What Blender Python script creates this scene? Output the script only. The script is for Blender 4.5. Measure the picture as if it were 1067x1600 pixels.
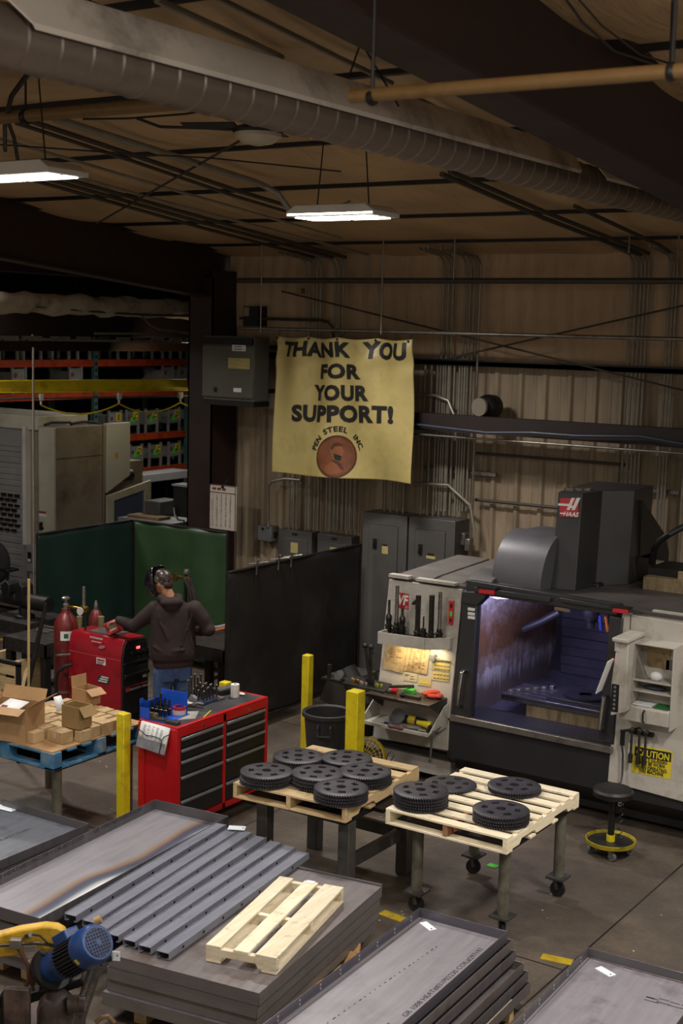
import bpy, bmesh, math, random
from mathutils import Vector, Matrix
random.seed(7)
SC = bpy.context.scene
for o in list(bpy.data.objects):
    bpy.data.objects.remove(o)
COL = SC.collection
PI = math.pi
# ---------------------------------------------------------------- camera, world, lights, exposure
CAMH, FPX, TH, YAW, ROLL = 4.3, 2132.85, 0.132577, 0.585848, 0.025020
FW = Vector((-math.sin(YAW)*math.cos(TH), math.cos(YAW)*math.cos(TH), -math.sin(TH)))
RT0 = Vector((math.cos(YAW), math.sin(YAW), 0)); UP0 = RT0.cross(FW)
RT = math.cos(ROLL)*RT0 + math.sin(ROLL)*UP0
UP = -math.sin(ROLL)*RT0 + math.cos(ROLL)*UP0
CP = Vector((0, 0, CAMH))
cd = bpy.data.cameras.new('camera'); cam = bpy.data.objects.new('camera', cd); COL.objects.link(cam)
m = Matrix((RT, UP, -FW)).transposed().to_4x4(); m.translation = CP
cam.matrix_world = m
cd.sensor_fit = 'VERTICAL'; cd.sensor_height = 36; cd.sensor_width = 36; cd.lens = 36*FPX/1600
cd.clip_start = 0.05; cd.clip_end = 200
cd.dof.use_dof = True; cd.dof.focus_distance = 10.5; cd.dof.aperture_fstop = 3.2
SC.camera = cam
SC.view_settings.view_transform = 'Standard'; SC.view_settings.look = 'None'
SC.view_settings.gamma = 1.0; SC.view_settings.use_curve_mapping = False
SC.view_settings.exposure = 0.74
W = bpy.data.worlds.new('world'); SC.world = W; W.use_nodes = True
W.node_tree.nodes['Background'].inputs[0].default_value = (1.0, 0.88, 0.74, 1)
W.node_tree.nodes['Background'].inputs[1].default_value = 0.23
def lamp(loc, size, power, col=(1, .945, .895), target=None, spread=PI, sy=None):
    l = bpy.data.lights.new('lamp', 'AREA'); l.energy = power; l.color = col[:3]; l.spread = spread
    l.shape = 'RECTANGLE'; l.size = size; l.size_y = sy or size
    o = bpy.data.objects.new('lamp', l); COL.objects.link(o); o.location = loc
    d = (Vector(target) - Vector(loc)) if target else Vector((0, 0, -1))
    o.rotation_euler = d.to_track_quat('-Z', 'Y').to_euler()
    return o
# the shop's high bay lamps (two hang in view, the rest of the grid is outside the frame)
HB = [(-6.35, 6.0, 5.12, 45), (-5.36, 8.0, 5.09, 44), (-7.6, 11.2, 5.0, 60), (-2.0, 4.4, 4.9, 44), (-1.2, 7.6, 5.2, 95),
      (-9.8, 8.2, 5.2, 60), (-1.0, 11.2, 5.0, 40), (-7.0, 3.2, 5.5, 55), (-13.2, 11.0, 4.9, 60), (-14.5, 17.5, 4.8, 40), (0.8, 3.0, 5.6, 45)]
for (x, y, z, p) in HB:
    lamp((x, y, z), .7, p, sy=.35, spread=2.6)

b_ = bpy.data.lights.new('lamp', 'POINT'); b_.energy = 40; b_.color = (1, .93, .85); b_.shadow_soft_size = .25  # unseen point lamp, added to brighten the near end of the duct shield
bo = bpy.data.objects.new('lamp', b_); COL.objects.link(bo); bo.location = (-1.3, 2.7, 5.3)
# ---------------------------------------------------------------- pixel to world helpers (frame 1067 x 1600)
def ray(px, py):
    return RT*((px-533.5)/FPX) + UP*(-(py-800)/FPX) + FW
def Z(px, py, z):
    d = ray(px, py); return CP + d*((z-CAMH)/d.z)
def Y(px, py, y):
    d = ray(px, py); return CP + d*(y/d.y)
def X(px, py, x):
    d = ray(px, py); return CP + d*(x/d.x)

# ---------------------------------------------------------------- mesh builder
class MB:
    def __init__(s, M=None):
        s.v = []; s.f = []; s.M = M
    def add(s, vs, fs):
        n = len(s.v)
        for p in vs:
            p = Vector(p)
            s.v.append(s.M @ p if s.M else p)
        s.f += [tuple(i+n for i in q) for q in fs]
        return s
    def box(s, a, b, R=None):
        x0, y0, z0 = a; x1, y1, z1 = b
        vs = [Vector(p) for p in ((x0,y0,z0),(x1,y0,z0),(x1,y1,z0),(x0,y1,z0),(x0,y0,z1),(x1,y0,z1),(x1,y1,z1),(x0,y1,z1))]
        if R: vs = [R @ p for p in vs]
        return s.add(vs, [(0,3,2,1),(4,5,6,7),(0,1,5,4),(1,2,6,5),(2,3,7,6),(3,0,4,7)])
    def cbox(s, c, d, R=None):
        c = Vector(c); h = [q/2 for q in d]
        T = Matrix.Translation(c) @ (R.to_4x4() if R else Matrix.Identity(4))
        return s.box((-h[0],-h[1],-h[2]), (h[0],h[1],h[2]), T)
    def beam(s, p, q, w, h, up=(0,0,1)):
        p = Vector(p); q = Vector(q); d = (q-p).normalized(); up = Vector(up)
        sd = d.cross(up).normalized(); u = sd.cross(d)
        vs = []
        for e in (p, q):
            for a, b in ((-1,-1),(1,-1),(1,1),(-1,1)):
                vs.append(e + sd*a*w/2 + u*b*h/2)
        return s.add(vs, [(0,3,2,1),(4,5,6,7),(0,1,5,4),(1,2,6,5),(2,3,7,6),(3,0,4,7)])
    def tube(s, pts, r, n=10, cap=True):
        pts = [Vector(p) for p in pts]; k = len(pts)
        rs = r if isinstance(r, (list, tuple)) else [r]*k
        t0 = (pts[1]-pts[0]).normalized()
        a = Vector((0,0,1)) if abs(t0.z) < .9 else Vector((1,0,0))
        u = t0.cross(a).normalized(); vs = []; fs = []
        for i, p in enumerate(pts):
            t = (pts[min(i+1,k-1)]-pts[max(i-1,0)]).normalized()
            u = (u - t*u.dot(t)).normalized(); w = t.cross(u)
            for j in range(n):
                c = 2*PI*j/n
                vs.append(p + (u*math.cos(c)+w*math.sin(c))*rs[i])
        for i in range(k-1):
            for j in range(n):
                j2 = (j+1) % n
                fs.append((i*n+j, i*n+j2, (i+1)*n+j2, (i+1)*n+j))
        if cap:
            fs.append(tuple(reversed(range(n)))); fs.append(tuple((k-1)*n+j for j in range(n)))
        return s.add(vs, fs)
    def lathe(s, prof, c=(0,0,0), n=24, R=None, cap=True):
        c = Vector(c); vs = []; fs = []; k = len(prof)
        for (r, h) in prof:
            for j in range(n):
                a = 2*PI*j/n; p = Vector((r*math.cos(a), r*math.sin(a), h))
                vs.append(c + (R @ p if R else p))
        for i in range(k-1):
            for j in range(n):
                j2 = (j+1) % n
                fs.append((i*n+j, i*n+j2, (i+1)*n+j2, (i+1)*n+j))
        if cap:
            fs.append(tuple(reversed(range(n)))); fs.append(tuple((k-1)*n+j for j in range(n)))
        return s.add(vs, fs)
    def prism(s, poly, f0, f1):
        # poly: 2d points, f0/f1: functions 2d -> 3d for both ends
        n = len(poly); vs = [Vector(f0(*p)) for p in poly]+[Vector(f1(*p)) for p in poly]
        fs = [tuple(reversed(range(n))), tuple(range(n, 2*n))]
        fs += [(i, (i+1) % n, n+(i+1) % n, n+i) for i in range(n)]
        return s.add(vs, fs)
    def ell(s, c, r, n=16, k=10, R=None):
        prof = []
        vs = []; fs = []; c = Vector(c)
        for i in range(1, k):
            a = PI*i/k
            for j in range(n):
                b = 2*PI*j/n
                p = Vector((r[0]*math.sin(a)*math.cos(b), r[1]*math.sin(a)*math.sin(b), -r[2]*math.cos(a)))
                vs.append(c + (R @ p if R else p))
        for i in range(k-2):
            for j in range(n):
                j2 = (j+1) % n
                fs.append((i*n+j, i*n+j2, (i+1)*n+j2, (i+1)*n+j))
        b0 = Vector((0,0,-r[2])); b1 = Vector((0,0,r[2]))
        vs += [c + (R @ b0 if R else b0), c + (R @ b1 if R else b1)]
        q = len(vs)
        for j in range(n):
            j2 = (j+1) % n
            fs.append((q-2, j2, j)); fs.append((q-1, (k-2)*n+j, (k-2)*n+j2))
        return s.add(vs, fs)
    def quad(s, *p):
        return s.add(p, [tuple(range(len(p)))])
    def build(s, name, mat, parent=None, bev=0, smooth=True, kind=None, label=None, seg=2):
        me = bpy.data.meshes.new(name)
        me.from_pydata([tuple(p) for p in s.v], [], s.f); me.validate()
        bm = bmesh.new(); bm.from_mesh(me); bmesh.ops.recalc_face_normals(bm, faces=bm.faces); bm.to_mesh(me); bm.free()
        if smooth:
            me.shade_smooth(); me.set_sharp_from_angle(angle=math.radians(38))
        me.materials.append(mat)
        o = bpy.data.objects.new(name, me); COL.objects.link(o)
        if bev:
            b = o.modifiers.new('bevel', 'BEVEL'); b.width = bev; b.segments = seg; b.limit_method = 'ANGLE'; b.angle_limit = .7
        if parent is not None:
            o.parent = parent
            if parent.parent is None and parent.type == 'EMPTY':
                o.matrix_parent_inverse = parent.matrix_basis.inverted()
        if kind: o['kind'] = kind
        if label: o['label'] = label
        return o
def tag(o, label, cat, group=None):
    o['label'] = label; o['category'] = cat
    if group: o['group'] = group
    return o
def thing(name, label, cat, loc=(0,0,0), group=None):
    o = bpy.data.objects.new(name, None); COL.objects.link(o); o.empty_display_size = .1
    o.location = loc
    return tag(o, label, cat, group)
KIDS = {}
def kids(root):
    return [c for c in COL.objects if c.parent is root]
def dup(root, loc, rz=0.0, label=None, group=None, cache={}):
    r = root.copy(); COL.objects.link(r); r.location = loc; r.rotation_euler = (0, 0, rz)
    if label: r['label'] = label
    if group: r['group'] = group
    if root.name not in cache:
        cache[root.name] = [(c, kids(c)) for c in kids(root)]
    for c, g in cache[root.name]:
        d = c.copy(); COL.objects.link(d); d.parent = r
        for e in g:
            h = e.copy(); COL.objects.link(h); h.parent = d
    return r
def RZ(a): return Matrix.Rotation(a, 3, 'Z')
def RX(a): return Matrix.Rotation(a, 3, 'X')
def RY(a): return Matrix.Rotation(a, 3, 'Y')
def TM(loc, rz=0): return Matrix.Translation(loc) @ Matrix.Rotation(rz, 4, 'Z')

# ---------------------------------------------------------------- lettering
TXT = {}
def text_geo(body, bold=.012, space=1.0):
    k = (body, bold, space)
    if k not in TXT:
        c = bpy.data.curves.new('t', 'FONT'); c.body = body; c.size = 1; c.offset = bold; c.space_character = space
        c.align_x = 'CENTER'; c.resolution_u = 3
        o = bpy.data.objects.new('t', c); COL.objects.link(o)
        dg = bpy.context.evaluated_depsgraph_get(); me = bpy.data.meshes.new_from_object(o.evaluated_get(dg))
        vs = [v.co.copy() for v in me.vertices]; fs = [tuple(p.vertices) for p in me.polygons]
        bpy.data.objects.remove(o); bpy.data.meshes.remove(me); bpy.data.curves.remove(c)
        xs = [v.x for v in vs]; ys = [v.y for v in vs]
        TXT[k] = (vs, fs, (min(xs), max(xs), min(ys), max(ys)))
    return TXT[k]
def text_into(mb, body, fn, w=None, h=None, bold=.012, space=1.0, skew=0):
    """place lettering: fn(u, v) -> 3d; u centred, v from baseline; scaled to width w / height h"""
    vs, fs, (x0, x1, y0, y1) = text_geo(body, bold, space)
    sx = w/(x1-x0) if w else None; sy = h/(y1-y0) if h else None
    if sx is None: sx = sy
    if sy is None: sy = sx
    xm = (x0+x1)/2
    mb.add([fn((p.x-xm+skew*p.y)*sx, (p.y-y0)*sy) for p in vs], fs)
def plane_fn(o, u, v, off=.002):
    o = Vector(o); u = Vector(u).normalized(); v = Vector(v).normalized(); n = u.cross(v)
    return lambda a, b: o + u*a + v*b + n*off

def refine(vs, fs, L):
    # split long edges of flat lettering so that it can follow a curved cloth
    bm = bmesh.new(); bv = [bm.verts.new((p[0], p[1], 0)) for p in vs]
    for q in fs:
        try: bm.faces.new([bv[i] for i in q])
        except ValueError: pass
    bmesh.ops.triangulate(bm, faces=bm.faces)
    for _ in range(6):
        ed = [e for e in bm.edges if e.calc_length() > L]
        if not ed: break
        bmesh.ops.subdivide_edges(bm, edges=ed, cuts=1); bmesh.ops.triangulate(bm, faces=bm.faces)
    bm.verts.index_update(); o = [(v.co.x, v.co.y) for v in bm.verts]; f = [tuple(v.index for v in q.verts) for q in bm.faces]; bm.free(); return o, f
# ---------------------------------------------------------------- materials
def lin(c):
    c = c/255
    return c/12.92 if c <= .04045 else ((c+.055)/1.055)**2.4
def hexc(h):
    return (lin(int(h[0:2],16)), lin(int(h[2:4],16)), lin(int(h[4:6],16)), 1)
MATS = {}
class NT:
    def __init__(s, name):
        s.m = bpy.data.materials.new(name); s.m.use_nodes = True; s.t = s.m.node_tree
        s.b = s.t.nodes['Principled BSDF']
    def n(s, typ, **k):
        q = s.t.nodes.new(typ)
        for a, b in k.items():
            if a in ('operation','blend_type','data_type','wave_type','feature','bands_direction','interpolation_type','musgrave_type','noise_dimensions'): setattr(q, a, b)
        return q
    def l(s, a, b): s.t.links.new(a, b)
    def coord(s, sc=(1,1,1), which='Object'):
        tc = s.n('ShaderNodeTexCoord'); mp = s.n('ShaderNodeMapping'); mp.inputs['Scale'].default_value = sc
        s.l(tc.outputs[which], mp.inputs[0]); return mp.outputs[0]
    def noise(s, vec, scale, detail=4, rough=.6):
        q = s.n('ShaderNodeTexNoise'); q.inputs['Scale'].default_value = scale; q.inputs['Detail'].default_value = detail; q.inputs['Roughness'].default_value = rough
        s.l(vec, q.inputs['Vector']); return q.outputs[0]
    def ramp(s, fac, stops):
        r = s.n('ShaderNodeValToRGB'); e = r.color_ramp.elements
        while len(e) < len(stops): e.new(.5)
        for i, (p, c) in enumerate(stops):
            e[i].position = p; e[i].color = c if len(c) == 4 else (*c, 1)
        s.l(fac, r.inputs[0]); return r.outputs[0]
    def mix(s, fac, a, b, mode='MIX'):
        q = s.n('ShaderNodeMix', data_type='RGBA', blend_type=mode)
        for i, x in ((0, fac), (6, a), (7, b)):
            if hasattr(x, 'is_output'): s.l(x, q.inputs[i])
            else: q.inputs[i].default_value = x
        return q.outputs[2]
    def math(s, op, a, b=0.0):
        q = s.n('ShaderNodeMath', operation=op)
        for i, x in ((0, a), (1, b)):
            if hasattr(x, 'is_output'): s.l(x, q.inputs[i])
            else: q.inputs[i].default_value = x
        return q.outputs[0]
    def bump(s, h, strength=.3, dist=.01):
        q = s.n('ShaderNodeBump'); q.inputs['Strength'].default_value = strength; q.inputs['Distance'].default_value = dist
        s.l(h, q.inputs['Height']); s.l(q.outputs[0], s.b.inputs['Normal'])
    def set(s, col=None, rough=.5, metal=0.0, spec=None):
        if col is not None:
            if hasattr(col, 'is_output'): s.l(col, s.b.inputs['Base Color'])
            else: s.b.inputs['Base Color'].default_value = col
        if hasattr(rough, 'is_output'): s.l(rough, s.b.inputs['Roughness'])
        else: s.b.inputs['Roughness'].default_value = rough
        s.b.inputs['Metallic'].default_value = metal
        if spec is not None: s.b.inputs['Specular IOR Level'].default_value = spec
        return s.m
def mul(c, k): return (c[0]*k, c[1]*k, c[2]*k, 1)
def M(name, hx, rough=.5, metal=0.0, var=.25, sc=6.0, dirt=None, dsc=3.0, bump=0, stretch=(1,1,1)):
    """painted / plain surface: noise variation, optional blotches of dirt colour"""
    if name in MATS: return MATS[name]
    t = NT(name); c = hexc(hx); v = t.coord(stretch)
    n = t.noise(v, sc, 5)
    col = t.mix(t.ramp(n, [(.3, (0,0,0)), (.7, (1,1,1))]), mul(c, 1-var), mul(c, 1+var*.6))
    if dirt:
        n2 = t.noise(v, dsc, 6, .7)
        col = t.mix(t.ramp(n2, [(.5, (0,0,0)), (.72, (1,1,1))]), col, hexc(dirt))
    r = t.ramp(n, [(.2, (rough*.8,)*3), (.8, (min(1, rough*1.15),)*3)])
    t.set(col, r, metal)
    if bump: t.bump(t.noise(v, sc*6, 3), bump, .005)
    MATS[name] = t.m; return t.m
def EM(name, col, strength):
    if name in MATS: return MATS[name]
    t = NT(name); t.set((.8,.8,.8,1), .4)
    t.b.inputs['Emission Color'].default_value = (*col[:3], 1); t.b.inputs['Emission Strength'].default_value = strength
    MATS[name] = t.m; return t.m
def wood(name, a, b, stain='5a4a30', axis=0, stretch=12):
    t = NT(name); oi = t.n('ShaderNodeObjectInfo'); s = [28, 28, 28]; s[axis] = 2.2
    tc = t.n('ShaderNodeTexCoord'); mp = t.n('ShaderNodeMapping'); mp.inputs['Scale'].default_value = s
    cb = t.n('ShaderNodeCombineXYZ'); t.l(oi.outputs['Random'], cb.inputs[0]); t.l(oi.outputs['Random'], cb.inputs[1])
    va = t.n('ShaderNodeVectorMath', operation='ADD'); t.l(tc.outputs['Object'], va.inputs[0]); t.l(cb.outputs[0], va.inputs[1])
    t.l(va.outputs[0], mp.inputs[0])
    n = t.noise(mp.outputs[0], 1.2, 6, .65)
    col = t.mix(t.ramp(n, [(.3, (0,0,0)), (.7, (1,1,1))]), hexc(a), hexc(b))
    n2 = t.noise(va.outputs[0], 7, 7, .75)
    col = t.mix(t.ramp(n2, [(.56, (0,0,0)), (.72, (.85,.85,.85))]), col, hexc(stain))
    hs = t.n('ShaderNodeHueSaturation'); t.l(col, hs.inputs['Color'])
    vv = t.math('MULTIPLY_ADD', oi.outputs['Random'], .3); vv.node.inputs[2].default_value = .85
    t.l(vv, hs.inputs['Value'])
    t.set(hs.outputs[0], .75); t.bump(n, .25, .004)
    MATS[name] = t.m; return t.m
# ---------------------------------------------------------------- shared materials
def m_floor():
    t = NT('concrete'); v = t.coord()
    n1 = t.noise(v, .55, 8, .65); n2 = t.noise(v, 3.0, 8, .7); n3 = t.noise(v, 40, 4, .6)
    c = t.mix(t.ramp(n1, [(.35,(0,0,0)),(.68,(1,1,1))]), hexc('453d36'), hexc('75695b'))
    c = t.mix(t.ramp(n2, [(.42,(0,0,0)),(.75,(.8,.8,.8))]), c, hexc('3e3630'))
    c = t.mix(t.ramp(n3, [(.3,(.35,.35,.35)),(.6,(0,0,0))]), c, hexc('2f2a26'))
    vo = t.n('ShaderNodeTexVoronoi'); vo.inputs['Scale'].default_value = 9; vo.inputs['Randomness'].default_value = 1; t.l(v, vo.inputs['Vector'])
    sp = t.math('LESS_THAN', vo.outputs['Distance'], .075)
    gate = t.math('GREATER_THAN', t.noise(v, .8, 2), .55)
    c = t.mix(t.math('MULTIPLY', sp, gate), c, hexc('b5aa98'))
    sx = t.n('ShaderNodeSeparateXYZ'); t.l(v, sx.inputs[0])
    def line(sock, per, off, w):
        a = t.math('ADD', sock, off); b = t.math('DIVIDE', a, per); f = t.math('FRACT', b)
        d = t.math('ABSOLUTE', t.math('SUBTRACT', f, .5))
        return t.math('LESS_THAN', d, w/per)
    j = t.math('MAXIMUM', line(sx.outputs[0], 3.4, 12.06, .008), line(sx.outputs[1], 3.6, 11.55, .008))
    c = t.mix(j, c, hexc('1b1714'))
    r = t.ramp(n2, [(.3,(.38,.38,.38)),(.7,(.7,.7,.7))])
    t.set(c, r); t.bump(n3, .15, .004); return t.m
def m_insul(name, a, b):
    t = NT(name); v = t.coord((1,1,1)); n = t.noise(v, 1.2, 6, .6); n2 = t.noise(t.coord((9,1.5,1.5)), 1.5, 4)
    c = t.mix(t.ramp(n, [(.3,(0,0,0)),(.7,(1,1,1))]), hexc(a), hexc(b))
    c = t.mix(t.ramp(n2, [(.55,(0,0,0)),(.8,(.4,.4,.4))]), c, mul(hexc(a), .5))
    t.set(c, .55); t.bump(n2, .5, .03); return t.m
def m_steel(name, a='77737a', b='8d8990', streak=(1.0,14,1), rough=.42, metal=.35, stain=None):
    t = NT(name); v = t.coord(streak); n = t.noise(v, 1.4, 6, .6); n2 = t.noise(t.coord(), 2.2, 6, .65)
    c = t.mix(t.ramp(n, [(.25,(0,0,0)),(.75,(1,1,1))]), hexc(a), hexc(b))
    c = t.mix(t.ramp(n2, [(.5,(0,0,0)),(.8,(.55,.55,.55))]), c, mul(hexc(a), .6))
    if stain: c = t.mix(t.ramp(n2, [(.36,(.55,.55,.55)),(.48,(0,0,0))]), c, hexc(stain))
    t.set(c, t.ramp(n2, [(.3,(rough*.75,)*3),(.7,(rough*1.2,)*3)]), metal); return t.m
FLOOR = m_floor()
INS = m_insul('roof_insulation', 'a98c66', 'c9aa7e')
INSW = m_insul('wall_insulation', 'a0866a', 'bb9f7d')
WALLM = M('wall_panel', '998870', .6, 0, .3, 2.0, '6f604c', 1.2, stretch=(3,1,.5))
OX = M('red_oxide_steel', '28140f', .6, 0, .3, 3, '1d110e')
OXD = M('dark_oxide_steel', '20110e', .65, 0, .3, 3)
BLK = M('black_steel', '1c1b1b', .5, .3, .3, 8)
BLKP = M('black_plastic', '191919', .45, 0, .2, 10)
GALV = M('galvanized', '8f8c84', .38, .8, .25, 14, '5f5b54')
CHROME = M('bright_steel', 'b5b3b0', .22, 1, .1, 20)
YEL = M('yellow_paint', 'd8c41a', .45, 0, .15, 6, 'a3901f', 5)
WHITE = M('white_paint', 'c9c5bc', .45, 0, .1, 5, 'a39d90', 2.5)
PAPER = M('paper', 'd8d8d6', .7, 0, .06, 5)
TAGM = M('tag_paper', 'dfe8ee', .6, 0, .04, 5)
INK = M('black_ink', '161514', .6, 0, .1, 5)
GREY = M('grey_enamel', '66686a', .45, 0, .12, 5, '55544f')
RUB = M('black_rubber', '141414', .7, 0, .2, 20)
def sset(o): o['kind'] = 'structure'; return o
# ---------------------------------------------------------------- structure: floor, wall, ceiling
def roof(y): return 5.42 + (14-y)*.0855
fl = MB(); fl.quad((-26,-3,0),(10,-3,0),(10,32,0),(-26,32,0)); fl.build('floor', FLOOR, kind='structure', smooth=False)
WY = 14.0
def ribbed(x0, x1, z0, z1, y, pitch=.3):
    mb = MB(); xs = []
    x = x0
    while x < x1:
        for dx, dy in ((0,0),(.10,0),(.115,-.008),(.135,-.008),(.15,0),(.215,0),(.235,-.035),(.275,-.035)):
            xs.append((x+dx, dy))
        x += pitch
    n = len(xs); vs = []
    for zz in (z0, z1): vs += [(a, y+b, zz) for a, b in xs]
    mb.add(vs, [(i, i+1, n+i+1, n+i) for i in range(n-1)]); return mb
ribbed(-11.05, 2.5, 0, 3.98, WY).build('wall_back', WALLM, kind='structure', smooth=False)
mb = MB(); nx, nz = 260, 12; vs = []
for k in range(nz+1):
    for i in range(nx+1):
        x = -11.05+13.55*i/nx; z = 3.95+1.6*k/nz
        q = math.sin(PI*k/nz)
        vs.append((x, WY-.03-.05*q*(0.5+.5*math.sin(x*2.1))-.012*math.sin(x*31+2*math.sin(z*3))*(.4+.6*abs(math.sin(x*1.3+z))), z))
mb.add(vs, [(k*(nx+1)+i, k*(nx+1)+i+1, (k+1)*(nx+1)+i+1, (k+1)*(nx+1)+i) for k in range(nz) for i in range(nx)])
mb.build('wall_back_upper', INSW, kind='structure')
mb = MB(); mb.quad((-22,-3,0),(-22,30,0),(-22,30,7),(-22,-3,7)); mb.build('wall_left', OXD, kind='structure')
mb = MB(); mb.quad((-26,28,0),(-9,28,0),(-9,28,7),(-26,28,7)); mb.build('wall_far', OXD, kind='structure')
mb = MB(); mb.quad((-11.02,14.05,0),(-11.02,28,0),(-11.02,28,6),(-11.02,14.05,6)); mb.build('wall_side', OXD, kind='structure')
# ceiling insulation sagging between purlins
PUR = [13.3-1.55*k for k in range(11)]
mb = MB(); X0, X1, Y0, Y1, nx, ny = -22.0, 4.0, -2.6, 14.0, 104, 200; vs = []
for j in range(ny+1):
    y = Y0+(Y1-Y0)*j/ny
    f = ((13.3-y)/1.55) % 1.0
    for i in range(nx+1):
        x = X0+(X1-X0)*i/nx
        g = (x/1.85) % 1.0
        sag = .075*math.sin(PI*f)*(.6+.4*math.sin(PI*g)) + .012*math.sin(x*5.1+y*2.3)*math.sin(PI*f)
        vs.append((x, y, roof(y)-.17-sag))
mb.add(vs, [(j*(nx+1)+i, j*(nx+1)+i+1, (j+1)*(nx+1)+i+1, (j+1)*(nx+1)+i) for j in range(ny) for i in range(nx)])
mb.build('ceiling', INS, kind='structure')
mb = MB(); mb.quad((-26,14,5.4),(-11,14,5.4),(-11,28,5.4),(-26,28,5.4)); mb.build('ceiling_rear', OXD, kind='structure')
for i, y in enumerate(PUR):
    z = roof(y); mb = MB(); mb.box((-22,y-.03,z-.205),(4,y+.03,z-.14))
    mb.build('trim_%d' % (i+1), BLK, kind='structure', smooth=False)
mb = MB(); mb.box((-11,13.8,3.93),(2.5,13.98,3.98)); mb.box((-11,13.8,3.93),(2.5,13.82,4.0)); mb.build('trim_20', BLK, kind='structure', smooth=False)
# frames
def ibeam(mb, p, q, d0, d1, fw, side=(1,0,0), tf=.02, tw=.02):
    """I beam whose top flange runs p->q, depth d0 at p and d1 at q, hanging down"""
    p = Vector(p); q = Vector(q); s = Vector(side)*fw/2; t = Vector((0,0,-1))
    mb.beam(p+t*tf/2, q+t*tf/2, fw, tf)
    mb.beam(p+t*(d0-tf/2), q+t*(d1-tf/2), fw, tf)
    e = Vector(side)*tw/2
    vs = [p-e, p+e, p+e+t*d0, p-e+t*d0, q-e, q+e, q+e+t*d1, q-e+t*d1]
    mb.add(vs, [(0,1,2,3),(7,6,5,4),(0,4,5,1),(1,5,6,2),(2,6,7,3),(3,7,4,0)])
mb = MB(); ibeam(mb, (-11.1,14.2,roof(14)-.2), (-11.1,-3,roof(-3)-.2), .62, .6, .22)
tag(mb.build('roof_rafter', OX, smooth=False), 'dark brown steel roof rafter on the left, running to the wall column', 'beam', 'steel roof rafters')
mb = MB(); ibeam(mb, (-3.0,14.2,roof(14)-.2), (-3.0,-3,roof(-3)-.2), .59, .59, .26)
tag(mb.build('roof_rafter', OX, smooth=False), 'dark brown steel roof rafter crossing the upper right corner', 'beam', 'steel roof rafters')
mb = MB(); mb.box((-11.32,13.45,0),(-11.30,13.95,5.0)); mb.box((-10.95,13.45,0),(-10.93,13.95,5.0)); mb.box((-11.3,13.69,0),(-10.95,13.71,5.0))
mb.box((-11.32,13.45,0),(-10.93,13.47,4.9))
tag(mb.build('steel_column', OX, smooth=False), 'dark brown steel column at the left end of the ribbed wall', 'column')
# girders of the neighbouring bay
for (za, zb, x, lab) in ((4.93,5.2,-13.4,'dark brown girder just above the wrapped white duct'), (4.12,4.45,-13.4,'dark brown girder below the wrapped white duct'), (3.92,4.05,-13.6,'thin brown girder just above the highest rack beam')):
    mb = MB(); mb.box((x-.1,8,za),(x+.1,17.6,zb)); tag(mb.build('bay_girder', OX if 'thin' in lab else OXD, bev=.01), lab, 'beam', 'girders over the next bay')

# ---------------------------------------------------------------- ceiling services
def RF(px, py, off):
    d = ray(px, py); # plane z = roof(y)-off
    t = (roof(0)-off-CAMH)/(d.z+.0855*d.y); return CP+d*t
CDARK = M('dark_conduit', '45403a', .5, .3, .2, 8); CLIT = M('grey_conduit', '8a8578', .42, .35, .2, 8)
CEIL = [('grey conduit ending in an S bend before the middle lamp', [(85,185),(250,237),(395,283),(412,290)], .012+.012, CLIT),
        ('dark conduit beneath the S bend conduit', [(35,185),(210,243),(370,298),(450,322)], .02, CDARK),
        ('dark conduit, twin of the one beneath the S bend conduit', [(25,192),(205,251),(365,306),(445,330)], .016, CDARK),
        ('thin grey conduit passing just above the left lamp', [(0,217),(265,295),(533,372)], .014, CLIT),
        ('dark conduit nearest the left lamp in the bundle', [(40,262),(320,341),(540,402)], .02, CDARK),
        ('dark conduit in the middle of the bundle by the left lamp', [(40,270),(320,349),(520,402)], .02, CDARK),
        ('dark conduit lowest in the bundle by the left lamp', [(50,281),(320,357),(490,402)], .018, CDARK),
        ('dark conduit highest in the bundle by the left lamp', [(100,272),(330,335),(575,398)], .014, CLIT),
        ('grey conduit at the top edge left of the fan mount', [(110,0),(262,66)], .02, CDARK),
        ('grey conduit at the top edge, second from the left', [(130,0),(285,66)], .016, CDARK),
        ('grey conduit running up to the fan mount', [(245,0),(395,68),(440,90)], .02, CLIT),
        ('grey conduit right of the fan mount', [(338,-4),(533,92),(612,130)], .016, CLIT),
        ('grey conduit crossing behind the duct and yellow pipe', [(640,148),(773,214),(830,240)], .016, CLIT),
        ('dark conduit in the bundle right of the middle lamp, upper one', [(703,268),(860,335),(1013,396)], .022, CDARK),
        ('dark conduit in the bundle right of the middle lamp, lower one', [(690,272),(850,341),(1000,398)], .022, CDARK),
        ('dark conduit in the far right corner of the roof', [(898,322),(1030,383),(1046,394)], .02, CDARK)]
for lab, pts, r, mm in CEIL:
    off = .30
    P = [RF(x, y, off) for x, y in pts]
    mb = MB(); mb.tube(P, r, 8)
    if 'S bend' in lab and 'ending' in lab:
        e = P[-1]; b = MB(); mb = MB()
        mb.tube(P[:-1]+[e, e+Vector((.08,.1,-.06)), e+Vector((.14,.2,-.2)), e+Vector((.25,.3,-.26)), e+Vector((.45,.38,-.2)), e+Vector((.6,.45,-.12))], r*1.1, 10)
    tag(mb.build('ceiling_conduit', mm), lab, 'conduit', 'conduits along the roof')
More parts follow.
